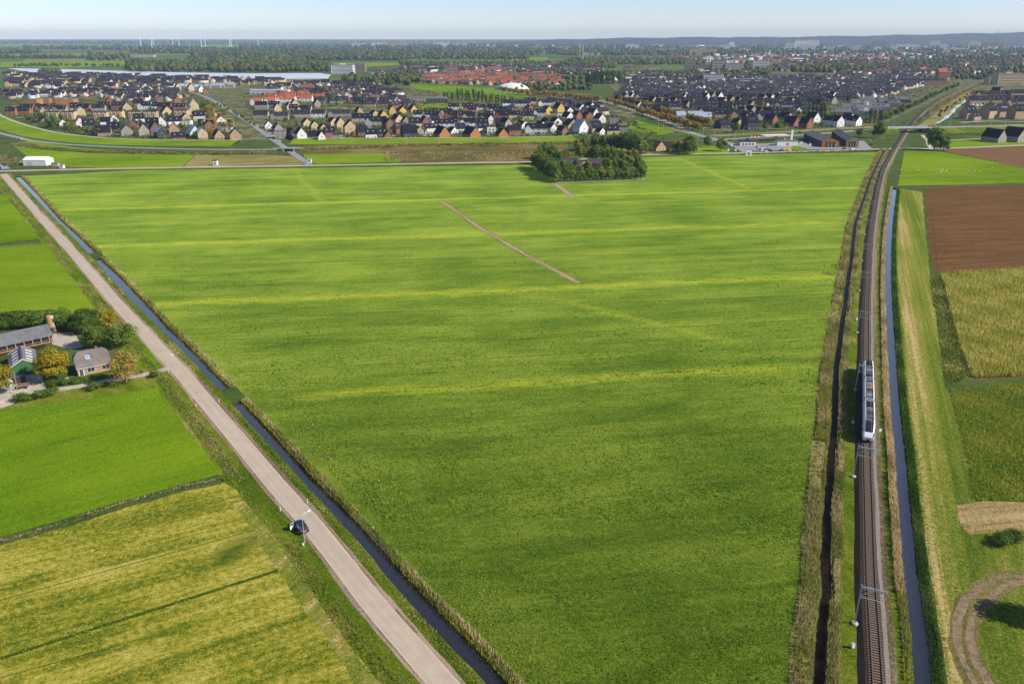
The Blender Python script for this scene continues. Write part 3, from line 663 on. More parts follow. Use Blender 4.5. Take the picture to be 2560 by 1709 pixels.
def trunk_mesh(h, r, limbs, spread, seed, n=7):
    g = random.Random(seed); mb = MB(); mb.tube((0,0,-0.2), (0.05*h*g.uniform(-.4,.4), 0, h), r*1.15, r*0.65, n)
    for i in range(limbs):
        a = i*2*math.pi/max(1, limbs)+g.uniform(-.4, .4); z = h*g.uniform(0.55, 0.95); L = spread*g.uniform(0.6, 1)
        p1 = (math.cos(a)*L, math.sin(a)*L, z+L*g.uniform(0.5, 1.2)); mb.tube((0,0,z), p1, r*0.45, r*0.15, 5)
        if n > 6: mb.tube(p1, (p1[0]*1.5, p1[1]*1.5, p1[2]+L*0.7), r*0.16, r*0.05, 4)
    return mb.mesh('trunk', M_BARK)
GT = [(3, (0.020,0.045,0.006)), (4, (0.036,0.066,0.009)), (3, (0.060,0.088,0.012)), (1, (0.095,0.105,0.016))]
DT = [(4, (0.014,0.034,0.007)), (4, (0.024,0.048,0.009)), (2, (0.042,0.066,0.012))]
OT = [(3, (0.135,0.082,0.010)), (3, (0.175,0.10,0.011)), (3, (0.115,0.092,0.012)), (2, (0.07,0.075,0.012))]
YT = [(3, (0.085,0.08,0.006)), (4, (0.125,0.105,0.007)), (2, (0.165,0.115,0.007)), (2, (0.06,0.066,0.006))]
WT = [(3, (0.10,0.09,0.03)), (3, (0.075,0.085,0.02)), (2, (0.15,0.12,0.045))]
LT = [(3, (0.035,0.06,0.010)), (4, (0.065,0.09,0.014)), (2, (0.10,0.12,0.02))]
PROTO = {}
def proto(key, h, r, trunk, nclump, rc, ncard, size, pal, seeds, shape='round', limbs=4, n=7):
    for s in seeds:
        rz = (h-trunk*0.45)/2
        PROTO.setdefault(key, []).append((trunk_mesh(min(h*0.55, trunk+rz*0.7), max(0.12, h*0.022), limbs, r*0.5, s, n),
            crown_mesh('crown', (r, r, rz), h-rz, nclump, rc, ncard, size, pal, s, shape)))
proto('near_yellow', 9.5, 3.6, 1.0, 80, 1.15, 9500, 0.21, YT, (11, 12))
proto('near_olive', 7.5, 3.6, 0.6, 75, 1.15, 8000, 0.20, LT, (13, 14))
proto('near_thin', 9.5, 3.9, 1.6, 60, 1.0, 5000, 0.17, [(2, (0.13,0.095,0.02)), (3, (0.17,0.125,0.03)), (2, (0.10,0.10,0.015))], (15,), limbs=6)
proto('near_dark', 6.5, 3.3, 0.3, 70, 1.15, 8000, 0.21, GT, (16, 17))
proto('mid_green', 12, 4.8, 0.9, 60, 1.6, 2600, 0.50, GT, (21, 22, 23))
proto('mid_olive', 11, 4.2, 0.7, 56, 1.5, 2400, 0.48, LT, (24, 25))
proto('mid_autumn', 9.0, 3.4, 1.2, 36, 1.2, 1300, 0.45, OT, (26, 27))
proto('row_autumn', 8.5, 3.1, 1.8, 26, 1.2, 500, 0.62, OT, (31, 32), limbs=3, n=5)
proto('poplar', 15, 2.4, 1.0, 30, 1.0, 520, 0.65, DT, (33, 34), 'poplar', limbs=2, n=5)
proto('garden', 7.0, 2.6, 1.0, 16, 1.05, 240, 0.65, GT, (35, 36, 37), limbs=2, n=5)
proto('garden_olive', 6.0, 2.4, 0.8, 16, 1.0, 240, 0.62, LT, (38, 39), limbs=2, n=5)
proto('garden_autumn', 6.0, 2.4, 0.8, 16, 1.0, 240, 0.62, OT, (40,), limbs=2, n=5)
proto('shrub', 2.6, 1.7, 0.2, 12, 0.7, 160, 0.42, LT, (41, 42), limbs=2, n=5)
proto('shrub_near', 2.0, 1.8, 0.2, 18, 0.7, 1300, 0.14, GT, (43, 44), limbs=3, n=5)
proto('wood', 15, 5.2, 1.5, 22, 2.0, 300, 1.1, DT, (45, 46, 47), limbs=2, n=5)
def tree(name, key, loc, label, group=None, sc=1.0, cat='tree', i=None):
    pr = PROTO[key]; tm, cm = pr[rnd.randrange(len(pr)) if i is None else i % len(pr)]
    s = (sc*rnd.uniform(.93, 1.07), sc*rnd.uniform(.93, 1.07), sc) if not hasattr(sc, '__len__') else sc
    e = empty(name, (loc[0], loc[1], loc[2] if len(loc) > 2 else 0), rnd.uniform(0, 6.28), label, cat, group, s)
    obj('trunk', tm, e); obj('crown', cm, e); return e
# ================================================================ RAILWAY THINGS
def rail_at(y):
    i = min(range(nR), key=lambda k: abs(RAIL[k].y-y)); d = (RAIL[min(i+1, nR-1)]-RAIL[max(i-1, 0)]).normalized()
    return RAIL[i], d, Vector((d.y, -d.x)), i
M_RAIL = plain('rail_steel', (0.15,0.10,0.075), 0.55, 0.3, var=0.3); M_SLEEP = plain('sleeper_concrete', (0.19,0.135,0.095), 0.9, var=0.35, scale=1)
M_STEEL = plain('galvanised_steel', (0.52,0.56,0.62), 0.5, 0.35, var=0.12); M_CONC = plain('concrete', (0.46,0.41,0.34), 0.9, var=0.25)
M_WHITE = plain('white_paint', (0.80,0.80,0.80), 0.45, var=0.06); M_BLACK = plain('black_rubber', (0.018,0.018,0.020), 0.7, var=0.3)
M_DARKGL = plain('dark_glass', (0.020,0.026,0.036), 0.12, var=0.2, spec=0.6); M_BLUE = plain('train_blue', (0.01,0.20,0.46), 0.35, var=0.08)
M_ROOFD = plain('train_roof_grey', (0.085,0.088,0.10), 0.7, var=0.35, scale=1.2); M_ROOFM = plain('train_roof_mid', (0.20,0.21,0.24), 0.6, var=0.3, scale=1.2)
M_YEL = plain('cable_yellow', (0.75,0.42,0.05), 0.6, var=0.15); M_LAMPW = plain('lamp_glass', (0.85,0.85,0.8), 0.2, var=0.03)
M_REDP = plain('red_paint', (0.5,0.03,0.025), 0.5, var=0.1); M_ORNG = plain('orange_paint', (0.75,0.30,0.02), 0.5, var=0.1)

trk = empty('railway_track', (RAIL[0].x, RAIL[0].y, RAILZ), 0, 'single railway track with rusty rails on grey sleepers along the canal', 'railway track')
org = Vector((RAIL[0].x, RAIL[0].y, RAILZ))
for s in (-0.755, 0.755):
    mb = MB(); prof = [(-.075, -.17), (.075, -.17), (.02, -.13), (.036, 0.0), (-.036, 0.0), (-.02, -.13)]; k = len(prof)
    for i in range(nR):
        for o_, z in prof:
            q = RAIL[i]+NR[i]*(s+o_*1.6); mb.v.append((q.x-org.x, q.y-org.y, z))
    for i in range(nR-1):
        for j in range(k): mb.f.append((i*k+j, i*k+(j+1) % k, (i+1)*k+(j+1) % k, (i+1)*k+j)); mb.m.append(0)
    mb.build('rail', M_RAIL, trk)
slm = MB().prism([(-1.3, -.24), (1.3, -.24), (1.28, -.16), (0.5, -.175), (-0.5, -.175), (-1.28, -.16)], -.125, .125, axis='y').mesh('sleeper', M_SLEEP)
pos = []; acc = 0.0
for i in range(nR-1):
    L = (RAIL[i+1]-RAIL[i]).length; d = (RAIL[i+1]-RAIL[i]).normalized(); u = (0.65-acc) % 0.65
    while u < L: pos.append((RAIL[i]+d*u, math.atan2(d.y, d.x)-math.pi/2)); u += 0.65
    acc = (acc+L) % 0.65
near = [q for q in pos if q[0].y > 100][:300]; ymx = near[-1][0].y
for q, a in near: obj('sleeper', slm, trk, (q.x-org.x, q.y-org.y, 0), (0, 0, a+rnd.uniform(-.01, .01)))
mb = MB()
for q, a in pos:
    if 90 < q.y <= 100 or ymx < q.y < 900:
        c_, s_ = math.cos(a), math.sin(a); P = lambda x, y, z: (q.x-org.x+x*c_-y*s_, q.y-org.y+x*s_+y*c_, z)
        mb.face([P(-1.3,-.12,-.165), P(1.3,-.12,-.165), P(1.3,.12,-.165), P(-1.3,.12,-.165)])
tag(mb.build('sleepers', M_SLEEP, trk), kind='stuff')

# ---- overhead line masts
def mast_meshes():
    post = MB(); h = 8.6
    for sx in (-.09, .09): post.box(sx-.03, sx+.03, -.10, .10, .3, h)
    post.box(-.06, .06, -.03, .03, .3, h)
    base = MB().lathe([(.62, -.4), (.62, .28), (.5, .42), (.2, .45)], 10)
    arm = MB()
    for z in (7.9, 8.3): arm.tube((0, 0, z), (4.3, 0, z-0.1 if z > 8 else z), .055, n=5)
    for i in range(8): x = i*.54; arm.tube((x, 0, 7.9), (x+.27, 0, 8.28), .032, n=4); arm.tube((x+.27, 0, 8.28), (x+.54, 0, 7.9), .032, n=4)
    br = MB().tube((0, 0, 6.4), (2.2, 0, 7.88), .055, n=5)
    reg = MB().tube((0, 0, 5.9), (2.4, 0, 6.0), .05, n=5).tube((2.4, 0, 6.0), (3.9, 0, 5.65), .035, n=5).tube((0, 0, 6.2), (1.4, 0, 6.0), .03, n=4)
    ins = MB().lathe([(.06, 0), (.11, .05), (.06, .1), (.11, .15), (.06, .2), (.11, .25), (.06, .3)], 6)
    return [('post', post.mesh('post', M_STEEL)), ('foundation', base.mesh('foundation', M_CONC)), ('boom', arm.mesh('boom', M_STEEL)),
            ('brace', br.mesh('brace', M_STEEL)), ('registration_arm', reg.mesh('registration_arm', M_STEEL)), ('insulator', ins.mesh('insulator', M_BLACK))]
MM = mast_meshes(); ML = []
MP = [(2145,1570),(2134,1204),(2142,978),(2148,836),(2153,729),(2160,655),(2170,590),(2178,537),(2188,490),(2200,448),(2214,412)]
WHICH = ['nearest the bottom edge', 'just in front of the white train', 'beside the white train', 'just behind the white train']
for i, (px, py) in enumerate(MP):
    g = at(px, py); C, d, n, k = rail_at(g.y+0.5); q = C - n*3.15
    lab = 'grey steel overhead line mast on round concrete foot, ' + (WHICH[i] if i < 4 else nth(i)+' mast counted from the bottom edge')
    e = empty('overhead_line_mast', (q.x, q.y, 0.05), math.atan2(n.y, n.x), lab, 'mast', 'overhead line masts along the railway')
    for nm, me in MM: obj(nm, me, e, (3.3, 0, 7.55) if nm == 'insulator' else None)
    ML.append(C)
w = MB()
for a, b in zip(ML[:-1], ML[1:]):
    for z0, sag in ((RAILZ+5.6, 0.0), (RAILZ+6.9, 0.9)):
        prev = None
        for j in range(7):
            u = j/6; q = a.lerp(b, u); p3 = (q.x, q.y, z0-sag*4*u*(1-u))
            if prev: w.tube(prev, p3, .012, n=3)
            prev = p3
tag(w.build('overhead_wire', M_STEEL), 'thin overhead contact and carrying wires strung above the railway track', 'wire')

# ---- the train (three articulated cars)
fr = at(2170, 1106, 0.9).y; C0, d0, n0, i0 = rail_at(fr); rr = at(2168, 893, 4.6).y; C1, _, _, _ = rail_at(rr)
LEN = (C1-C0).length; dv = (C1-C0).normalized(); ang = math.atan2(-dv.y, -dv.x)      # local +x = towards the viewer
TR = empty('train', (C0.x, C0.y, RAILZ), ang, 'white and blue electric train with dark roof equipment on the single track', 'train')
HW = 1.44
def section(x, k=1.0, zt=4.0, zb=0.35, side=1.0):
    w_ = HW*side
    return [(x, -w_*.93, zb), (x, -w_, zb+.5), (x, -w_, 2.35*k+zb*(1-k)), (x, -w_*.97, zt-.75), (x, -w_*.80, zt-.2), (x, -w_*.70, zt), (x, w_*.70, zt), (x, w_*.80, zt-.2), (x, w_*.97, zt-.75), (x, w_, 2.35*k+zb*(1-k)), (x, w_, zb+.5), (x, w_*.93, zb)]
def loft(secs):
    mb = MB(); n = len(secs[0]); mb.v = [p for s in secs for p in s]
    for i in range(len(secs)-1):
        for j in range(n):
            a, b = i*n+j, i*n+(j+1) % n; mb.f.append((a, b, b+n, a+n)); mb.m.append(0)
    mb.f.append(tuple(range(n))); mb.m.append(0); mb.f.append(tuple(reversed(range((len(secs)-1)*n, len(secs)*n)))); mb.m.append(0)
    return mb
c1 = -(LEN*0.36); c2 = -(LEN*0.66)
CARS = [(-0.0, c1+.35, 'front'), (c1-.35, c2+.35, 'middle'), (c2-.35, -LEN, 'rear')]
for x0, x1, kind in CARS:
    if kind == 'front': secs = [section(x1), section(-5.2), section(-3.6, zt=3.95), section(-1.9, zt=3.0, side=.97), section(-.7, zt=2.15, side=.93), section(0, zt=1.35, side=.82, k=.5)]
    elif kind == 'rear': secs = [section(-LEN, zt=1.35, side=.82, k=.5), section(-LEN+.7, zt=2.15, side=.93), section(-LEN+1.9, zt=3.0, side=.97), section(-LEN+3.6, zt=3.95), section(-LEN+5.2), section(x0)]
    else: secs = [section(x1), section(x0)]
    body = loft(secs).build('car_body', M_WHITE, TR, smooth=False)
    a, b = (x1, x0-5.0) if kind == 'front' else ((x1+5.0, x0) if kind == 'rear' else (x1, x0))
    # white roof fairings with the sunk equipment deck between them
    MB().box(a+.3, b-.1, -.92, .92, 4.0, 4.02).build('roof_deck', M_ROOFD, TR)
    for s in (-1, 1): MB().prism([(s*.95, 3.98), (s*1.12, 3.7), (s*1.16, 3.9), (s*1.08, 4.3), (s*.97, 4.3)], a+.6, b-.4).build('roof_fairing', M_WHITE, TR)
    L = b-a; x = a+.7; k = 0
    while x < b-1.6:
        l = rnd.choice((1.2, 1.7, 2.3, 0.9)); h_ = rnd.choice((.22, .32, .42)); w_ = rnd.choice((.8, .68, .74))
        m_ = rnd.choice((M_ROOFD, M_ROOFD, M_ROOFM, M_BLACK)) if kind != 'middle' else rnd.choice((M_ROOFM, M_ROOFM, M_ROOFD))
        u = MB().box(x, min(x+l, b-.5), -w_, w_, 4.02, 4.02+h_)
        for g_ in range(3): u.box(x+.12+g_*l*.3, x+.12+g_*l*.3+l*.14, -w_*.8, w_*.8, 4.02+h_, 4.05+h_)
        u.build('roof_unit', m_, TR, bevel=.03); x += l+rnd.choice((.12, .3, .55)); k += 1
    # side livery, windows, doors
    for s in (-1, 1):
        y = s*(HW+.004)
        MB().box(a-.1, b+.1, min(y, y-s*.02), max(y, y-s*.02), .55, 1.35).build('blue_panel', M_BLUE, TR)
        wn = MB().box(a+.6, b-.5, min(y, y-s*.02), max(y, y-s*.02), 1.75, 2.6).build('window_band', M_DARKGL, TR)
        for dx in (a+L*.25, a+L*.72):
            dr = MB().box(dx, dx+1.35, min(y+s*.012, y-s*.02), max(y+s*.012, y-s*.02), .5, 2.62).build('door', M_BLUE, TR)
            MB().box(dx+.15, dx+1.2, min(y+s*.018, y), max(y+s*.018, y), 1.6, 2.45).build('door_window', M_DARKGL, dr)
    if kind == 'middle':
        for j in range(3): MB().box((a+b)/2-1.5+j*1.4, (a+b)/2-1.3+j*1.4, -.62, .62, 4.46, 4.54).build('cable_rack', M_YEL, TR)
        MB().box((a+b)/2-1.5, (a+b)/2+1.5, .5, .66, 4.46, 4.54).build('cable_rack', M_YEL, TR)
    if kind != 'middle':
        e = 0 if kind == 'front' else -LEN; sg = -1 if kind == 'front' else 1
        X = lambda v: e+sg*v
        # windscreen: laid on the raked nose
        MB().face([(X(1.0), -.93, 2.47), (X(1.0), .93, 2.47), (X(3.55), .93, 4.03), (X(3.55), -.93, 4.03)][::(1 if sg < 0 else -1)]).build('windscreen', M_DARKGL, TR)
        MB().box(*sorted((X(3.56), X(4.9))), -.93, .93, 3.9, 4.06).build('cab_roof_panel', M_BLACK, TR)
        for s in (-1, 1):
            MB().box(*sorted((X(-.02), X(.45))), min(s*.62, s*1.02), max(s*.62, s*1.02), 1.05, 1.3).build('headlight', M_LAMPW, TR)
            MB().box(*sorted((X(2.3), X(2.7))), min(s*1.35, s*1.62), max(s*1.35, s*1.62), 2.2, 2.6).build('mirror', M_BLACK, TR)
        MB().box(*sorted((X(-.55), X(.3))), -.32, .32, .35, .85).build('coupler', M_BLACK, TR, bevel=.05)
        MB().box(*sorted((X(.1), X(1.6))), -1.2, 1.2, -.05, .4).build('snow_plough', M_BLACK, TR)
for cx in (c1, c2):
    MB().box(cx-.5, cx+.5, -1.28, 1.28, .5, 3.85).build('bellows', M_BLACK, TR)
for bx in (-4.5, c1, c2, -LEN+4.5):
    bg_ = MB().box(bx-1.7, bx+1.7, -1.15, 1.15, .28, .62).build('bogie', M_BLACK, TR)
    for wx in (-1.25, 1.25):
        for s in (-1, 1): MB().tube((bx+wx, s*.69, .43), (bx+wx, s*.82, .43), .43, n=12).build('wheel', M_RAIL, bg_)
pg = MB().tube((c2+4, -.7, 4.3), (c2+5.2, 0, 4.75), .04, n=4).tube((c2+4, .7, 4.3), (c2+5.2, 0, 4.75), .04, n=4).tube((c2+5.2, -.9, 4.78), (c2+5.2, .9, 4.78), .05, n=4)
pg.build('pantograph', M_BLACK, TR)

# ---- trackside signal disc, cabinets, hectometre boards
q = at(2196, 1094)
e = empty('signal_post', (q.x+.2, q.y, 0.2), 0, 'white round board on a thin post right of the train front', 'sign')
MB().tube((0,0,0), (0,0,1.9), .04, n=5).build('post', M_STEEL, e); MB().tube((0,-.04,2.1), (0,.04,2.1), .42, n=14).build('disc', M_WHITE, e)
for px, py, lab in ((2132,1060,'small white trackside cabinet in the grass left of the train'), (2131,1620,'white trackside cabinet near the bottom edge left of the track'),
                    (2141,801,'small white trackside cabinet in the verge behind the train')):
    q = at(px, py); e = empty('trackside_cabinet', (q.x, q.y, 0.03), 0.3, lab, 'cabinet', 'white cabinets beside the track')
    MB().box(-.3,.3,-.2,.2,.25,1.0).build('housing', M_WHITE, e, bevel=.04); MB().box(-.33,.33,-.23,.23,1.0,1.06).build('lid', M_STEEL, e); MB().box(-.2,.2,-.12,.12,0,.25).build('plinth', M_CONC, e)
# ================================================================ BUILDINGS: shared builder
def wallmat(name, col, mortar=True):
    if name in MATS: return MATS[name]
    m, t, p = newmat(name); p.inputs['Roughness'].default_value = 0.9; p.inputs['Specular IOR Level'].default_value = 0.15
    c = objco(t); n = noise(t, c, 0.8, 4, 0.7); n2 = noise(t, c, 7, 2, 0.7); oi = nd(t, 'ShaderNodeObjectInfo')
    f = math_(t, 'ADD', math_(t, 'MULTIPLY', n, 0.5), math_(t, 'MULTIPLY', n2, 0.5))
    cc = ramp(t, f, [(0.3, tuple(x*0.78 for x in col)), (0.7, tuple(min(.9, x*1.15) for x in col))])
    sc = nd(t, 'ShaderNodeVectorMath', operation='SCALE'); t.links.new(cc, sc.inputs[0])
    t.links.new(math_(t, 'ADD', math_(t, 'MULTIPLY', oi.outputs['Random'], 0.24), 0.86), sc.inputs['Scale'])
    t.links.new(sc.outputs[0], p.inputs['Base Color']); return m
def roofmat(name, col, ridge=0.34, moss=None, rough=0.8, spec=0.12):
    if name in MATS: return MATS[name]
    m, t, p = newmat(name); p.inputs['Roughness'].default_value = rough; p.inputs['Specular IOR Level'].default_value = spec
    c = objco(t); n = noise(t, c, 0.5, 5, 0.75); wv = nd(t, 'ShaderNodeTexWave', i_Scale=1/ridge/6.28*3, bands_direction='X'); t.links.new(c, wv.inputs['Vector'])
    oi = nd(t, 'ShaderNodeObjectInfo')
    cc = ramp(t, n, [(0.3, tuple(x*0.7 for x in col)), (0.7, tuple(x*1.35 for x in col))])
    if moss: cc = mixc(t, math_(t, 'MULTIPLY', math_(t, 'SUBTRACT', noise(t, c, 0.3, 4, .8), 0.5), 5.0, True), cc, moss)
    sc = nd(t, 'ShaderNodeVectorMath', operation='SCALE'); t.links.new(cc, sc.inputs[0])
    t.links.new(math_(t, 'ADD', math_(t, 'MULTIPLY', oi.outputs['Random'], 0.5), 0.75), sc.inputs['Scale'])
    t.links.new(sc.outputs[0], p.inputs['Base Color']); bump(t, p, wv.outputs[1], 0.5, 0.06); return m
WALL = {'w': wallmat('white_render', (0.74,0.73,0.70)), 'b': wallmat('red_brick', (0.27,0.115,0.07)), 'r': wallmat('brown_brick', (0.20,0.12,0.085)),
        'o': wallmat('orange_brick', (0.43,0.19,0.065)), 'y': wallmat('cream_brick', (0.55,0.43,0.26)), 'g': wallmat('grey_brick', (0.34,0.31,0.27)),
        'd': wallmat('dark_boards', (0.06,0.058,0.06)), 't': wallmat('tan_brick', (0.42,0.29,0.18)), 'l': wallmat('light_grey_render', (0.5,0.49,0.46)),
        'Y': wallmat('yellow_render', (0.62,0.43,0.12))}
ROOF = {'n': roofmat('navy_tiles', (0.014,0.014,0.024)), 'd': roofmat('charcoal_tiles', (0.032,0.030,0.034)), 'r': roofmat('red_tiles', (0.31,0.09,0.045), rough=.8),
        'g': roofmat('grey_sheet', (0.15,0.155,0.17), moss=(0.2,0.17,0.13)), 'z': roofmat('zinc_sheet', (0.30,0.37,0.45), rough=.45, spec=.5), 'b': roofmat('brown_tiles', (0.095,0.06,0.048), rough=.8),
        's': roofmat('slate_worn', (0.13,0.115,0.115), moss=(0.22,0.15,0.08), rough=.85), 'R': roofmat('terracotta_tiles', (0.30,0.11,0.06), rough=.85)}
WALLN = {'w': 'white', 'b': 'red brick', 'r': 'brown brick', 'o': 'orange', 'y': 'cream', 'g': 'grey', 'd': 'dark', 't': 'tan brick', 'l': 'pale grey', 'Y': 'yellow'}
ROOFN = {'n': 'dark blue', 'd': 'charcoal', 'r': 'red', 'g': 'grey', 'z': 'zinc', 'b': 'brown', 's': 'slate', 'R': 'terracotta'}
M_FRAME = plain('window_frame', (0.72,0.71,0.68), 0.5, var=0.06); M_PANE = plain('window_pane', (0.035,0.045,0.06), 0.1, var=0.3, spec=0.6)
M_SOLAR = plain('solar_cells', (0.012,0.016,0.035), 0.25, var=0.3, spec=0.5); M_SKYL = plain('skylight', (0.42,0.47,0.55), 0.25, var=0.15, spec=.5)
M_DOOR = plain('door_paint', (0.07,0.075,0.08), 0.5, var=0.2); M_CHIM = plain('chimney_brick', (0.2,0.13,0.1), 0.9, var=0.3)
HC = {}
def cached(key, fn):
    if key not in HC: HC[key] = fn()
    return HC[key]
def slab(mb, pts, th, m=0):
    n = len(pts); b = len(mb.v); mb.v += [tuple(p) for p in pts] + [(p[0], p[1], p[2]-th) for p in pts]
    mb.f.append(tuple(range(b, b+n))); mb.m.append(m); mb.f.append(tuple(reversed(range(b+n, b+2*n)))); mb.m.append(m)
    for i in range(n): j = (i+1) % n; mb.f.append((b+j, b+i, b+n+i, b+n+j)); mb.m.append(m)
def wall_mesh(L, W, ev, rg, wm, hip=0.0, z0=-0.1):
    def f():
        mb = MB(); l, w = L/2, W/2; zc = rg-(rg-ev)*hip; wc = w*(rg-zc)/max(.01, rg-ev)
        prof = [(-w, z0), (w, z0), (w, ev)] + ([(wc, zc), (-wc, zc)] if hip else [(0, rg)]) + [(-w, ev)] if rg > ev else [(-w, z0), (w, z0), (w, ev), (-w, ev)]
        mb.prism(prof, -l, l); return mb.mesh('wall', wm)
    return cached(('w', L, W, ev, rg, wm.name, hip), f)
def roof_mesh(L, W, ev, rg, rm, over=0.3, th=0.18, hip=0.0):
    def f():
        mb = MB(); l, w = L/2+over*.7, W/2+over; sl = (rg-ev)/(W/2); ze = ev-over*sl+.12; zr = rg+.12
        if rg <= ev:      # flat roof with a raised edge
            mb.box(-L/2-.12, L/2+.12, -W/2-.12, W/2+.12, ev-.25, ev+.28); mb.box(-L/2+.25, L/2-.25, -W/2+.25, W/2-.25, ev+.1, ev+.30); return mb.mesh('roof', rm)
        hx = 0
        if hip: hx = (rg-ev)*hip*0.9; zc = zr-(rg-ev)*hip; wc = w*(zr-zc)/(zr-ze)
        for s in (-1, 1):
            pts = [(-l, s*w, ze), (l, s*w, ze)] + ([(l, s*wc, zc), (l-hx, 0, zr), (-l+hx, 0, zr), (-l, s*wc, zc)] if hip else [(l, 0, zr), (-l, 0, zr)])
            slab(mb, pts if s < 0 else pts[::-1], th)
            if hip: tri = [(s*l, -wc*s, zc), (s*l, wc*s, zc), (s*(l-hx), 0, zr)]; slab(mb, tri, th)
        mb.box(-l+hx, l-hx, -.14, .14, zr-.1, zr+.05)
        return mb.mesh('roof', rm)
    return cached(('r', L, W, ev, rg, rm.name, over, hip), f)
def win_mesh(w, h, fm=None, pm=None):
    fm = fm or M_FRAME; pm = pm or M_PANE
    def f():
        mb = MB(); mb.box(-w/2+.07, w/2-.07, -.03, .02, .07, h-.07, 1); fw = .09
        mb.box(-w/2, w/2, -.06, .02, 0, fw); mb.box(-w/2, w/2, -.06, .02, h-fw, h); mb.box(-w/2, -w/2+fw, -.059, .019, fw, h-fw); mb.box(w/2-fw, w/2, -.059, .019, fw, h-fw)
        if w > 1.3: mb.box(-.035, .035, -.055, .018, fw, h-fw)
        return mb.mesh('window', fm, pm)
    return cached(('win', w, h, fm.name, pm.name), f)
def put(e, face, L, W, u, z, me, name='window'):
    loc, rz = {'f': ((u, -W/2, z), 0), 'b': ((-u, W/2, z), math.pi), 'r': ((L/2, u, z), math.pi/2), 'l': ((-L/2, -u, z), -math.pi/2)}[face]
    return obj(name, me, e, loc, (0, 0, rz))
def on_roof(e, W, ev, rg, x, v, w, h, mat, name, side=-1, th=.07, lift=.14):
    """panel lying on the roof slope; v = 0 at the eave, 1 at the ridge"""
    sl = math.atan2(rg-ev, W/2); me = cached(('pan', w, h, mat.name), lambda: MB().box(-w/2, w/2, -h/2, h/2, 0, th).mesh(name, mat))
    y = side*W/2*(1-v); z = ev+(rg-ev)*v+lift
    return obj(name, me, e, (x, y, z), (-side*sl, 0, 0))
def chimney(e, x, y, z, h=1.0, w=.6):
    c_ = obj('chimney', cached(('ch', w, h), lambda: MB().box(-w/2, w/2, -w/2, w/2, -.8, h).box(-w/2-.06, w/2+.06, -w/2-.06, w/2+.06, h, h+.1).mesh('chimney', M_CHIM)), e, (x, y, z)); return c_
def gable(e, L, W, ev, rg, wm, rm, over=.3, hip=0.0):
    obj('wall', wall_mesh(L, W, ev, rg, wm, hip), e); obj('roof', roof_mesh(L, W, ev, rg, rm, over, hip=hip), e)

# ================================================================ FARM ON THE LEFT
M_PAVE = plain('yard_paving', (0.42,0.37,0.30), 0.9, var=0.25, scale=0.5)
def zf(x, y): return (x*.2168, 700+y*.2168)
poly_sheet('farm_yard', ats([zf(270,1090), zf(480,1080), zf(500,1180), zf(560,1290), zf(300,1320), zf(130,1440), zf(-60,1500), zf(-60,1180)]), 0.035, M_PAVE, 0.3)
poly_sheet('farm_yard', ats([zf(600,620), zf(840,600), zf(910,690), zf(960,770), zf(830,800), zf(600,740)]), 0.035, M_PAVE, 0.3)
poly_sheet('farm_yard', ats([zf(-60,860), zf(120,830), zf(520,730), zf(540,800), zf(200,800), zf(-60,900)]), 0.03, M_BALLD, 0.3)
DRV = resample(ats([zf(520,1285), zf(900,1225), zf(1300,1150), zf(1700,1085), zf(1900,1030), zf(2000,990)]), 2)
tag(ribbon(DRV, -1.5, 1.5, 0.04, 0.1).build('driveway', M_PAVE), kind='structure')
poly_sheet('farm_garden', ats([zf(990,1110), zf(1330,1050), zf(1600,1030), zf(1890,990), zf(1700,760), zf(1500,1000), zf(1320,1070)]), 0.022, M_LEFT, 0.3)
poly_sheet('farm_garden', ats([zf(-40,1510), zf(200,1480), zf(900,1390), zf(1700,1260), zf(1930,1110), zf(1750,1100), zf(1200,1200), zf(500,1300)]), 0.03, M_VERGE, 0.3)
poly_sheet('farm_garden', ats([zf(850,590), zf(1600,640), zf(1690,740), zf(1300,800), zf(960,760)]), 0.021, M_VERGE, 0.3)
a_, b_ = at(*zf(905, 1112)), at(*zf(1292, 1035))
LH = (b_-a_).length; rz = math.atan2(b_.y-a_.y, b_.x-a_.x); mid_ = (a_+b_)/2; WH = 8.2
ctr = mid_ + Vector((-math.sin(rz), math.cos(rz), 0))*WH/2
e = empty('farmhouse', ctr, rz, 'brick farmhouse with worn grey half-hipped roof beside the yellow tree', 'house')
gable(e, LH, WH, 2.7, 6.6, WALL['t'], ROOF['s'], .35, hip=.4)
for u, w_ in ((-LH*.10, 2.1), (LH*.34, 2.2)): put(e, 'f', LH, WH, u, .75, win_mesh(w_, 1.45))
dr = put(e, 'f', LH, WH, -LH*.39, 0, cached('fdoor', lambda: MB().box(-.75,.75,-.09,.02,0,2.4).box(-.52,.52,-.12,-.05,.1,2.2,1).mesh('door', M_FRAME, M_DOOR)), 'door')
obj('handle', cached('fh', lambda: MB().box(.38,.44,-.17,-.11,1.0,1.15).mesh('handle', M_STEEL)), dr)
for u in (-1.6, 1.2): put(e, 'r', LH, WH, u, .9, win_mesh(1.1, 1.3)); put(e, 'r', LH, WH, u, 3.2, win_mesh(.9, 1.0))
sk = on_roof(e, WH, 2.7, 6.6, -LH*.12, .55, 1.1, 1.3, M_FRAME, 'skylight'); obj('pane', cached('skp', lambda: MB().box(-.42,.42,-.52,.52,.06,.09).mesh('pane', plain('sky_pane', (0.12,0.26,0.6), .1, var=.1))), sk)
obj('gutter', MB().tube((-LH/2,0,0),(LH/2,0,0),.08,n=6).mesh('gutter', M_FRAME), e, (0,-WH/2-.36,2.4)); chimney(e, LH*.2, .6, 6.2, .9)
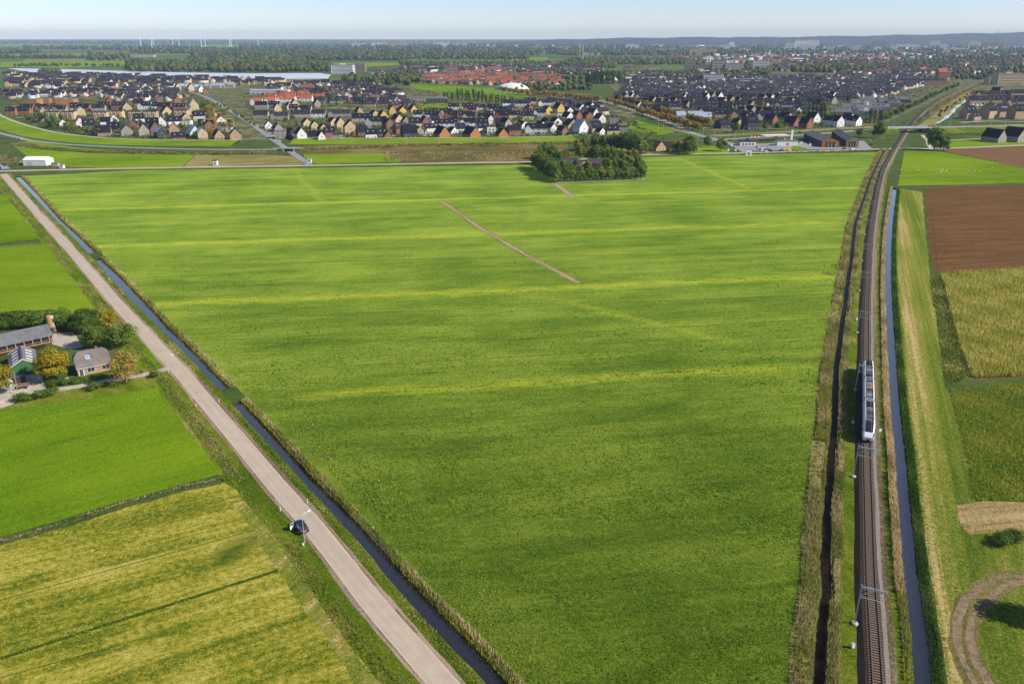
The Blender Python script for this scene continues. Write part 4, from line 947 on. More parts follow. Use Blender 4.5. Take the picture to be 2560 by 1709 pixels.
# long barn
a_, b_ = at(*zf(-260, 900)), at(*zf(610, 705)); LB = (b_-a_).length; rz = math.atan2(b_.y-a_.y, b_.x-a_.x); WB = 9.5
ctr = (a_+b_)/2 + Vector((-math.sin(rz), math.cos(rz), 0))*WB/2
e = empty('long_barn', ctr, rz, 'long open-fronted barn with weathered grey corrugated roof left edge of photo', 'barn')
gable(e, LB, WB, 2.6, 4.9, WALL['r'], ROOF['g'], .7)
for i in range(9):
    u = -LB/2+1+i*(LB-2)/8; obj('post', cached('bpost', lambda: MB().box(-.09,.09,-.09,.09,0,2.5).mesh('post', M_CONC)), e, (u, -WB/2-.5, 0))
obj('feed_rail', MB().box(-LB/2,LB/2,-.05,.05,.9,1.05).box(-LB/2,LB/2,-.25,.05,.1,.5).mesh('feed_rail', plain('feed_wood', (0.3,0.19,0.09), .9, var=.4)), e, (0,-WB/2-.62,0))
obj('opening_shade', MB().box(-LB/2+.5,LB/2-.5,-.04,.02,.1,2.1).mesh('opening_shade', M_BLACK), e, (0,-WB/2-.03,0))  # black sheet on the closed wall imitates the shaded barn interior
# silo beside it
q = at(*zf(603, 600)); e = empty('feed_silo', q, .3, 'tall rusty brown feed silo standing at the end of the long barn', 'silo')
MB().lathe([(.3, .9), (1.15, 2.0), (1.15, 5.6), (.9, 6.2), (.25, 6.5)], 16).build('tank', plain('rusty_tank', (0.36,0.22,0.11), .8, var=.4, scale=.9, bumpd=.03), e)
for s in range(4): MB().tube((math.cos(s*1.57+.8)*1.0, math.sin(s*1.57+.8)*1.0, 0), (math.cos(s*1.57+.8)*1.05, math.sin(s*1.57+.8)*1.05, 2.2), .07, n=5).build('leg', M_STEEL, e)
l_ = MB(); [l_.box(1.2,1.26,-.25+.5*s,-.2+.5*s,.2,6.2) for s in (0, 1)]; [l_.box(1.2,1.26,-.2,.3,.5+i*.5,.55+i*.5) for i in range(12)]; l_.build('ladder', M_WHITE, e)
MB().box(.75,1.18,-.55,.55,2.0,6.0).build('white_panel', M_WHITE, e)
# green barn
a_, b_ = at(*zf(160, 1108)), at(*zf(432, 1085)); WG = (b_-a_).length+.4; rz = math.atan2(b_.y-a_.y, b_.x-a_.x)
LG = 13.0; back = Vector((-math.sin(rz+.32), math.cos(rz+.32), 0))
e = empty('green_barn', (a_+b_)/2+back*LG/2, rz+.32-math.pi/2+math.pi, 'green-walled barn with grey sheet roof and white skylights in the farmyard', 'barn')
gable(e, LG, WG, 3.3, 5.4, plain('green_sheet', (0.055,0.15,0.06), .6, var=.15), ROOF['g'], .35)
for s in (-1, 1):
    for i in range(4): on_roof(e, WG, 3.3, 5.4, -LG*.36+i*LG*.22, .45, .8, 2.0, M_FRAME, 'skylight', s)
obj('ridge_cap', MB().box(-LG/2-.2, LG/2+.2, -.25, .25, 0, .1).mesh('ridge_cap', M_DOOR), e, (0,0,5.5))
for s in (-1, 1): obj('barge_board', MB().face([(-LG/2-.27,0,5.62),(-LG/2-.27,s*(WG/2+.35),3.3),(-LG/2-.27,s*(WG/2+.35),3.02),(-LG/2-.27,0,5.3)]).mesh('barge_board', M_FRAME), e); obj('barge_board', MB().face([(LG/2+.27,0,5.62),(LG/2+.27,s*(WG/2+.35),3.3),(LG/2+.27,s*(WG/2+.35),3.02),(LG/2+.27,0,5.3)]).mesh('barge_board', M_FRAME), e)
obj('barn_door', MB().box(-1.6,1.6,-.05,.02,0,2.9).mesh('barn_door', plain('dull_green_door', (0.035,0.09,0.04), .6, var=.2)), e, (LG/2+.02, .6, 0), (0,0,math.pi/2))
# lean-to shed and machinery by the green barn
q = at(*zf(225, 1170)); e = empty('lean_to_shed', q, rz+.3, 'low dark shed with sloping grey roof in front of the green barn', 'shed')
MB().prism([(-1.6,0),(1.6,0),(1.6,1.6),(-1.6,2.1)], -1.6, 1.6).build('wall', WALL['d'], e); MB().prism([(-1.9,2.2),(-1.9,2.08),(1.9,1.55),(1.9,1.67)], -1.8, 1.8).build('roof', ROOF['g'], e)
q = at(*zf(115, 1290)); e = empty('white_feed_tank', q, .4, 'white hopper tank on four thin legs in the farmyard corner', 'tank')
MB().lathe([(.25, 1.1), (1.1, 2.1), (1.25, 2.4), (1.25, 3.3), (.8, 3.7), (.2, 3.8)], 14).build('tank', M_WHITE, e)
for s in range(4): MB().tube((math.cos(s*1.57+.6)*1.2, math.sin(s*1.57+.6)*1.2, 0), (math.cos(s*1.57+.6)*1.0, math.sin(s*1.57+.6)*1.0, 2.4), .06, n=5).build('leg', M_STEEL, e)
for x, y, h_, lab in ((205, 1275, 6.6, 'tall bare wooden pole beside the white hopper tank'), (140, 1140, 5.2, 'wooden pole rising against the green barn roof')):
    q = at(*zf(x, y)); e = empty('wooden_pole', q, 0, lab, 'pole'); MB().tube((0,0,0),(.1,0,h_),.13,.1,8).build('shaft', plain('pole_wood', (0.33,0.22,0.12), .9, var=.3), e); MB().tube((.1,0,h_),(.1,0,h_+.12),.14,.06,8).build('cap', M_BARK, e)
q = at(*zf(270, 1240)); e = empty('farm_trailer', q, .35, 'old brown flat trailer parked in front of the lean-to shed', 'trailer')
MB().box(-1.7,1.7,-.95,.95,.65,.8).build('bed', plain('trailer_wood', (0.2,0.13,0.09), .9, var=.4), e)
for s in (-1,1):
    MB().box(-1.7,1.7,s*.92-.03,s*.92+.03,.8,1.25).build('side_board', MATS['trailer_wood'], e)
    for x in (-.9, .9): MB().tube((x,s*.8,.36),(x,s*1.0,.36),.36,n=10).build('wheel', M_BLACK, e)
# farm trees
def T(name, key, x, y, label, sc, cat='tree', group=None, f=zf): return tree(name, key, at(*f(x, y)), label, group, sc, cat)
T('beech_tree', 'near_yellow', 645, 1165, 'large round yellow-green tree between the green barn and farmhouse', (1.3,1.3,1.15))
T('beech_tree', 'near_yellow', -20, 1330, 'orange-tinged round tree cut by the left photo edge beside the white tank', (1.3,1.3,1.1))
T('ash_tree', 'near_thin', 1455, 1195, 'thin-crowned brownish tree with pale trunk in front of the farmhouse gable', (1.35,1.35,1.12))
T('willow_tree', 'near_olive', 1120, 775, 'olive bushy tree behind the farmhouse roof', (1.25,1.2,1.1))
T('willow_tree', 'near_olive', 1430, 760, 'broad olive tree between the farmhouse and the country road', (1.5,1.4,1.1))
T('dark_tree', 'near_dark', 1000, 600, 'dense dark green bushy tree behind the silo and barn', (1.75,1.5,1.3))
T('dark_tree', 'near_dark', 760, 560, 'dark green tree directly right of the rusty silo', (1.4,1.2,1.15))
T('maple_tree', 'near_yellow', 1255, 560, 'small yellowish tree in the hedge next to the road', (.95,.95,.75))
for i, x in enumerate((-60, 90, 230, 370, 500, 620)): T('hedge_tree', 'near_dark', x, 560-i*6, f'dark olive hedge tree behind the long barn, {nth(i)} from the left photo edge', (1.35,1.2,.95), 'tree', 'hedge behind the long barn')
for i, (x, y, s) in enumerate(((230,1400,1.3),(330,1385,1.0),(450,1360,1.35),(570,1330,1.2),(620,1290,.9),(1090,1262,1.3),(1200,1230,.8),(960,1170,.9),(880,1190,.9),(760,1200,1.0),(620,1215,1.1),(1770,1120,1.0))):
    T('garden_shrub', 'shrub_near', x, y, f'low green shrub along the farm driveway, {nth(i)} of the farm shrubs', (s,s,s*.85), 'shrub', 'shrubs around the farm')
q = at(*zf(945, 1160)); e = empty('clipped_hedge', q, .15, 'small dark clipped hedge block at the farmhouse front door', 'hedge')
cm = crown_mesh('foliage', (.9,.7,.55), .75, 30, .35, 900, .12, DT, 77); obj('foliage', cm, e); obj('stem', MB().tube((0,0,0),(0,0,.6),.08,.05,6).mesh('stem', M_BARK), e)
q = at(*zf(765, 1160)); e = empty('garden_bench', q, .3, 'white garden bench under the large yellow-green tree', 'bench')
MB().box(-.8,.8,-.25,.25,.42,.48).build('seat', M_WHITE, e); MB().box(-.8,.8,.22,.28,.55,.95).build('backrest', M_WHITE, e)
for s in (-1, 1): MB().box(s*.7-.04,s*.7+.04,-.22,.25,0,.42).build('leg', M_WHITE, e)
# yard gate panel at photo edge
q = at(*zf(5, 1450)); e = empty('wooden_gate', q, 1.3, 'wooden gate panel at the farmyard entrance on the left edge', 'gate')
for i in range(4): MB().box(-1.3,1.3,-.03,.03,.25+i*.3,.4+i*.3).build('board', M_CONC, e)
for s in (-1,1): MB().box(s*1.35-.06,s*1.35+.06,-.06,.06,0,1.4).build('post', M_CONC, e)

# ================================================================ ROAD FURNITURE AND CAR
def street_lamp(px, py, label, h=6.2, rz=0.0, arm=1.5, grp='street lamps along the country road'):
    q = at(px, py); e = empty('street_lamp', (q.x, q.y, 0), rz, label, 'street lamp', grp)
    obj('pole', cached(('lp', h), lambda: MB().tube((0,0,0),(0,0,h),.085,.05,8).tube((0,0,0),(0,0,.5),.12,.12,8).mesh('pole', M_STEEL)), e)
    obj('arm', cached(('la', h, arm), lambda: MB().tube((0,0,h),(arm*.3,0,h+.3),.045,n=6).tube((arm*.3,0,h+.3),(arm,0,h+.35),.04,n=6).mesh('arm', M_STEEL)), e)
    obj('lamp_head', cached('lhd', lambda: MB().prism([(-.14,-.06),(.14,-.06),(.1,.07),(-.1,.07)],0,.65).mesh('lamp_head', M_WHITE)), e, (arm, 0, h+.33)); return e
street_lamp(762, 1357, 'grey street lamp leaning its arm over the parked dark car', 6.6, 0.9)
street_lamp(422, 934, 'grey street lamp at the farm driveway junction', 5.6, 0.6)
def marker(px, py, label):
    q = at(px, py); e = empty('marker_post', (q.x, q.y, 0), .4, label, 'marker post', 'white marker posts along the country road')
    obj('post', cached('mk', lambda: MB().prism([(-.09,-.05),(.09,-.05),(.09,.05),(-.09,.05)],0,1.0,axis='z').mesh('post', M_WHITE, bevel=.03)), e)
    obj('reflector', cached('mkr', lambda: MB().box(-.06,.06,-.075,-.055,.72,.9).mesh('reflector', M_REDP)), e)
    obj('cap', cached('mkc', lambda: MB().prism([(-.14,.98),(.14,.98),(0,1.14)],-.07,.07,axis='y').mesh('cap', M_WHITE)), e)
for px, py, l in ((491,1017,'white marker post left of the road opposite the ditch culvert'), (548,1005,'white marker post between the road and the ditch culvert'), (701,1277,'white marker post on the left verge just behind the parked car'), (769,1257,'white marker post on the ditch side across from the parked car'), ): marker(px, py, l)
for px, py, lab in ((758,1362,'small white roadside cabinet beside the lamp foot near the car'),):
    q = at(px, py); e = empty('road_cabinet', (q.x, q.y, 0), .5, lab, 'cabinet'); MB().box(-.2,.2,-.13,.13,.0,.5).build('housing', M_WHITE, e, bevel=.03); MB().box(-.22,.22,-.15,.15,.5,.55).build('lid', M_STEEL, e)
# wooden field gate on the upper left verge
a_, b_ = at(197, 719), at(226, 717); e = empty('field_gate', (a_+b_)/2, math.atan2(b_.y-a_.y, b_.x-a_.x), 'weathered wooden field gate on the verge left of the road', 'gate'); L_ = (b_-a_).length
for i in range(3): MB().box(-L_/2,L_/2,-.04,.04,.35+i*.4,.5+i*.4).build('rail', MATS['pole_wood'], e)
for s in (-1,0,1): MB().box(s*L_/2-.1,s*L_/2+.1,-.1,.1,0,1.5).build('post', MATS['pole_wood'], e)
# wire fence along the meadow side of the ditch
FN = [(p + n*2.6) for p, n in zip(DITCH3, normals(DITCH3))]; e = empty('wire_fence', (FN[0].x, FN[0].y, 0), 0, 'low wire fence on wooden posts along the meadow edge of the ditch', 'fence'); o0 = FN[0]
fp = cached('fpost', lambda: MB().box(-.06,.06,-.06,.06,-.1,1.05).mesh('post', MATS['pole_wood']))
FP = FN[::3]
for p_ in FP: obj('post', fp, e, (p_.x-o0.x, p_.y-o0.y, 0))
for z in (.55, .95):
    mb = MB()
    for a, b in zip(FP[:-1], FP[1:]): mb.tube((a.x-o0.x, a.y-o0.y, z), (b.x-o0.x, b.y-o0.y, z), .015, n=3)
    mb.build('wire', M_BARK, e)

# parked car with its driver door open, tail towards the viewer
cq = at(752, 1322); k = min(range(len(ROAD)), key=lambda i: (ROAD[i]-Vector((cq.x, cq.y))).length); rd = (ROAD[k+1]-ROAD[k-1]).normalized()
M_CARB = plain('car_paint_blue', (0.022,0.032,0.075), 0.25, 0.3, var=.08, spec=.6)
def car(name, loc, rz, paint, label, grp=None, detail=True, door=False, sc=1.0):
    """local +x = front; 4.1 m hatchback"""
    e = empty(name, loc, rz, label, 'car', grp, sc)
    def body():
        st = [(-2.05,.72,.45,.80),(-1.95,.80,.30,.95),(-1.2,.85,.22,.98),(0,.86,.2,.97),(1.1,.85,.22,.94),(1.75,.80,.28,.82),(2.05,.66,.40,.66)]
        mb = MB(); n = 8
        for x, w, zb, zt in st: mb.v += [(x,-w*.9,zb),(x,-w,zb+.2),(x,-w,zt-.12),(x,-w*.9,zt),(x,w*.9,zt),(x,w,zt-.12),(x,w,zb+.2),(x,w*.9,zb)]
        for i in range(len(st)-1):
            for j in range(n): a, b = i*n+j, i*n+(j+1) % n; mb.f.append((a,a+n,b+n,b)); mb.m.append(0)
        mb.f.append(tuple(reversed(range(n)))); mb.m.append(0); mb.f.append(tuple(range((len(st)-1)*n, len(st)*n))); mb.m.append(0)
        return mb.mesh('body', paint, bevel=.03)
    def cabin(m_, s, zo, nm):
        mb = MB(); st = [(-1.98,.70*s,.93),(-1.55,.62*s,1.42+zo),(-.2,.63*s,1.48+zo),(.45,.60*s,1.42+zo),(1.15,.70*s,.92)]
        for x, w, z in st: mb.v += [(x,-.76*s,.9),(x,-w,z),(x,w,z),(x,.76*s,.9)]
        for i in range(4):
            for j in range(3): a = i*4+j; mb.f.append((a,a+4,a+5,a+1)); mb.m.append(0)
        return mb.mesh(nm, m_)
    obj('body', cached(('cb', paint.name), body), e)
    gl = obj('windows', cached('cgl', lambda: cabin(M_DARKGL, 1.0, 0, 'windows')), e)
    obj('roof_panel', cached(('crf', paint.name), lambda: MB().prism([(-.60,0),(.60,0),(.54,.05),(-.54,.05)],-1.5,.40).mesh('roof_panel', paint, bevel=.02)), e, (0,0,1.45))
    wh = cached('cwh', lambda: MB().tube((0,-.1,0),(0,.1,0),.31,n=14).mesh('tyre', M_BLACK)); hb = cached('chb', lambda: MB().tube((0,-.11,0),(0,.11,0),.19,n=10).mesh('rim', M_STEEL))
    if detail:
        for x in (-1.3, 1.3):
            for s in (-1, 1): w_ = obj('wheel', wh, e, (x, s*.77, .31)); obj('rim', hb, w_)
        for s in (-1, 1):
            obj('headlight', cached('chl', lambda: MB().box(-.1,.08,-.16,.16,-.07,.07).mesh('headlight', M_LAMPW)), e, (1.95, s*.5, .62)); obj('tail_light', cached('ctl', lambda: MB().box(-.04,.12,-.07,.07,-.2,.2).mesh('tail_light', M_REDP)), e, (-1.98, s*.68, .82))
            obj('mirror', cached(('cmi', paint.name), lambda: MB().box(-.08,.08,-.1,.1,-.07,.07).mesh('mirror', paint)), e, (.75, s*.95, .98))
        obj('number_plate', cached('cnp', lambda: MB().box(-.02,.02,-.27,.27,-.06,.06).mesh('number_plate', M_YEL)), e, (-2.07, 0, .62)); obj('bumper', cached('cbu', lambda: MB().box(-.09,.09,-.74,.74,-.1,.1).mesh('bumper', M_BLACK, bevel=.04)), e, (-2.02, 0, .42))
        obj('rear_wiper', cached('crw', lambda: MB().box(-.02,.02,-.25,.1,-.015,.015).mesh('rear_wiper', M_BLACK)), e, (-1.83, 0, 1.1))
    if door:
        dd = obj('door', MB().box(-1.05,0,-.03,.03,.3,.95).box(-1.0,-.95,-.025,.025,.95,1.4).box(-.95,-.2,-.025,.025,1.35,1.4).box(-.2,-.15,-.025,.025,.95,1.4).mesh('door', M_WHITE), e, (.75, .86, 0), (0,0,R(-62)))
        obj('door_window', MB().box(-.94,-.21,-.01,.01,.95,1.34).mesh('door_window', M_DARKGL), dd); obj('door_handle', MB().box(-.95,-.78,.03,.07,.78,.84).mesh('door_handle', M_STEEL), dd)
    return e
car('parked_car', (cq.x, cq.y, 0.06), math.atan2(rd.y, rd.x), M_CARB, 'dark blue hatchback with open door parked on the road edge', door=True, sc=1.22)
# dry hollow crossing (culvert dam) and its rails between the two ditch ends
# ================================================================ TOWN EDGE: ground, dike, roads, bridge
M_TOWN, t, p = newmat('town_ground'); p.inputs['Roughness'].default_value = 0.95; p.inputs['Specular IOR Level'].default_value = 0.05
c = objco(t); n1 = noise(t, c, 0.035, 4, 0.7); n2 = noise(t, c, 0.25, 4, 0.75); f_ = math_(t, 'ADD', math_(t, 'MULTIPLY', n1, .5), math_(t, 'MULTIPLY', n2, .5))
t.links.new(ramp(t, f_, [(0.38,(0.04,0.06,0.012)), (0.46,(0.075,0.095,0.022)), (0.52,(0.13,0.13,0.05)), (0.57,(0.21,0.185,0.12)), (0.63,(0.32,0.285,0.23))]), p.inputs['Base Color']); bump(t, p, n2, 1, .3)
poly_sheet('town_ground', ats([(20,262),(60,300),(140,331),(250,343),(600,351),(735,348),(1000,346),(1430,340),(1560,325),(1600,275),(1480,235),(1100,225),(900,205),(600,192),(20,186)]), 0.012, M_TOWN, 2, 30)
poly_sheet('town_ground', ats([(1640,300),(1780,328),(2060,318),(2200,312),(2250,290),(2420,214),(2560,178),(2560,150),(1500,190),(1560,250)]), 0.012, M_TOWN, 2, 30)
poly_sheet('town_ground', ats([(2395,300),(2720,300),(2720,180),(2480,205),(2440,250)]), 0.012, M_TOWN, 2, 30)
def strip_px(pts, w0, w1, z, name, mat, step=6, jit=0.4, kind='structure'):
    P = resample([at(*q, z) for q in pts], step); return tag(ribbon(P, w0, w1, z, jit, len(pts)).build(name, mat), kind=kind), P
def bank(pts, prof, name, mat, step=6):
    """pts px on the ground, prof [(offset, height)] across, offset + = right of travel"""
    P = resample([at(*q) for q in pts], step); N = normals(P); mb = MB(); k = len(prof)
    for i, (q, n) in enumerate(zip(P, N)):
        for o_, z in prof: w_ = q+n*(o_+wob(i, o_, .3)); mb.v.append((w_.x, w_.y, z))
    for i in range(len(P)-1):
        for j in range(k-1): s = i*k+j; mb.f.append((s, s+1, s+k+1, s+k)); mb.m.append(0)
    return tag(mb.build(name, mat), kind='structure'), P
DK1 = [(-40,268),(0,292),(40,309),(100,327),(160,339),(250,349),(330,353),(450,355),(600,356)]
DK2 = [(735,352),(1000,350),(1300,348),(1430,345)]
for dk in (DK1, DK2):
    bank(dk, [(-8, 0.02), (-3, 2.0), (3, 2.1), (24, 0.06), (30, .03)], 'dike', M_BRIGHT)
    P = resample(ats(dk), 6); tag(ribbon(P, -1.6, 1.6, 2.14).build('dike_path', M_PATH), kind='structure')
strip_px([(-60,318),(0,333),(50,345),(90,353),(200,363),(400,371),(560,374),(750,373)], -3.5, 3.5, 0.06, 'ring_road', M_GREYROAD, jit=0)
strip_px([(775,412),(735,385),(705,364),(680,347),(640,318),(600,292),(560,268),(520,245),(470,228)], -3.2, 3.2, 0.07, 'town_road', M_GREYROAD, jit=0)
strip_px([(1870,383),(1840,365),(1800,350),(1740,335),(1660,303),(1590,278),(1530,259),(1470,247),(1380,238),(1280,231),(1190,225)], -4, 4, 0.07, 'town_road', M_GREYROAD, jit=0)
strip_px([(1760,352),(1850,346),(1960,340),(2050,334),(2140,327)], -4.5, 4.5, 0.075, 'ring_road', M_GREYROAD, jit=0)
strip_px([(1640,318),(1750,346),(1860,376)], -14, -6, 0.03, 'dry_verge', M_CLAY)
strip_px([(1770,338),(1900,332),(2060,322),(2200,315)], -2, 14, 0.025, 'dry_verge', M_CLAY)
poly_sheet('forecourt', ats([(1840,372),(1880,360),(2010,356),(2160,352),(2180,372),(2060,374),(1990,374),(1900,378)]), 0.04, M_GREYROAD, 0.3)
poly_sheet('lawn', ats([(1985,362),(2020,372),(2000,376),(1975,374)]), 0.05, M_BRIGHT, .2)
poly_sheet('lawn', ats([(1700,362),(1800,366),(1830,384),(1700,389)]), 0.044, M_BRIGHT, .3)
poly_sheet('lawn', ats([(1550,385),(1530,372),(1600,372),(1640,386)]), 0.047, M_CLAY, .3)
poly_sheet('lawn', ats([(1640,340),(1560,318),(1590,300),(1690,330)]), 0.05, M_LEFT, .3)
poly_sheet('sports_field', ats([(1045,262),(1130,258),(1200,262),(1190,274),(1080,276),(1050,270)]), 0.03, M_BRIGHT, .3)
poly_sheet('sports_field', ats([(1020,210),(1100,214),(1280,222),(1330,244),(1180,250),(1120,236),(1040,222)]), 0.03, M_LEFT, .3)
poly_sheet('railway_meadow', ats([(2290,318),(2330,290),(2400,240),(2440,225),(2430,240),(2380,280),(2340,312)]), 0.03, M_CLAY, .5)
strip_px([(2345,308),(2375,287),(2392,268),(2418,250),(2440,234)], -1.8, 1.8, 0.05, 'canal_water', M_LAKE, jit=1.4)
strip_px([(2330,373),(2322,362),(2318,350),(2306,338)], -2, 2, 0.06, 'cycle_path', M_PATH, jit=0)
strip_px([(2360,352),(2420,348),(2560,343),(2700,338)], -1.6, 1.6, 0.05, 'farm_path', M_PATH, jit=0)
# raised road over the railway
DZ = 5.2
def deck_pts(pts): return [at(x, y, z) for x, y, z in pts]
DP = deck_pts([(2140,326.5,.2),(2170,324,2.2),(2205,321.5,4.6),(2240,320,DZ),(2290,319,DZ),(2335,318.5,DZ),(2390,317,DZ),(2480,315,DZ),(2600,312,DZ),(2750,308,DZ)])
def vrib(PP, l, r, dz, zto=None):
    mb = MB(); pr = []
    for i, q in enumerate(PP):
        d = (PP[min(i+1, len(PP)-1)]-PP[max(i-1, 0)]); d.z = 0; d.normalize(); n = Vector((d.y, -d.x, 0)); pr.append((q, n))
    for q, n in pr:
        a, b = q+n*l, q+n*r
        if zto is None: mb.v += [(a.x, a.y, q.z+dz), (b.x, b.y, q.z+dz)]
        else: mb.v += [(a.x, a.y, q.z+dz), (b.x+n.x*(q.z*1.6)*(1 if r > l else -1), b.y+n.y*(q.z*1.6)*(1 if r > l else -1), zto)]
    for i in range(len(PP)-1): mb.f.append((2*i, 2*i+1, 2*i+3, 2*i+2)); mb.m.append(0)
    return mb
def dense(PP, k=8): return [PP[i].lerp(PP[i+1], j/k) for i in range(len(PP)-1) for j in range(k)] + [PP[-1]]
DD = dense(DP)
tag(vrib(DD, -5.5, 5.5, 0.02).build('raised_road', M_GREYROAD), kind='structure')
tag(vrib(DD, 5.5, 7.5, 0.01).build('raised_verge', M_CLAY), kind='structure'); tag(vrib(DD, -7.5, -5.5, 0.01).build('raised_verge', M_CLAY), kind='structure')
bx0, bx1 = at(2238,320,DZ).x, at(2312,318.7,DZ).x
for seg in ([q for q in DD if q.x < bx0], [q for q in DD if q.x > bx1]):
    tag(vrib(seg, 7.5, 8.5, 0.0, 0.02).build('road_embankment', M_VERGE), kind='structure'); tag(vrib(seg, -7.5, -8.5, 0.0, 0.02).build('road_embankment', M_VERGE), kind='structure')
bd = [q for q in DD if bx0-3 < q.x < bx1+3]; mid_ = bd[len(bd)//2]; bdir = (bd[-1]-bd[0]); ba = math.atan2(bdir.y, bdir.x); BL = bdir.length
e = empty('railway_overpass', (mid_.x, mid_.y, 0), ba, 'low concrete road bridge carrying the ring road over the railway', 'bridge')
MB().box(-BL/2,BL/2,-6.3,6.3,DZ-1.1,DZ-.06).build('deck', M_CONC, e)
for s in (-1, 1): MB().box(-BL/2-4,BL/2+4,s*6.1-.12,s*6.1+.12,DZ-.05,DZ+.85).build('parapet', M_STEEL, e); MB().box(-BL/2-4,BL/2+4,s*6.15-.3,s*6.15+.3,DZ-.5,DZ-.04).build('edge_beam', M_CONC, e)
for x in (-BL/2+1, BL/2-1): MB().box(x-.8,x+.8,-6.5,6.5,-.2,DZ-1.1).build('abutment', M_CONC, e)
for x in (-BL*.18, BL*.16):
    for y in (-4, 0, 4): MB().tube((x,y,-.2),(x,y,DZ-1.1),.35,n=8).build('pillar', M_CONC, e)
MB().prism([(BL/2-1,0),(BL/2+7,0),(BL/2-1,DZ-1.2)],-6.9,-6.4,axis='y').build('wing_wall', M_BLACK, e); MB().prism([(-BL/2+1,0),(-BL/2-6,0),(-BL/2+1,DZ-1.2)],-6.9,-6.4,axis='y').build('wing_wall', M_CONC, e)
# underpass under the ring road on the left
q = at(722, 379); e = empty('underpass_bridge', (q.x, q.y, 0), 0.0, 'small concrete underpass bridge with dark tunnel mouth left of the rough land', 'bridge')
MB().box(-9,9,-.6,7,2.3,3.0).build('deck', M_CONC, e); MB().box(-5.5,-4.3,-.6,7,-.1,2.3).build('abutment', M_CONC, e); MB().box(4.3,5.5,-.6,7,-.1,2.3).build('abutment', M_CONC, e)
MB().box(-4.3,4.3,6.0,6.6,-.1,2.3).build('tunnel_shade', M_BLACK, e); MB().box(-14,14,-.75,-.65,2.9,3.7).build('railing', M_STEEL, e)  # black sheet across the passage stands in for the shade inside the underpass
for s in (-1, 1): MB().prism([(s*5.4,0),(s*13,0),(s*9,2.9),(s*5.4,2.9)],-.4,7,axis='y').build('wing_bank', M_BRUSH, e)

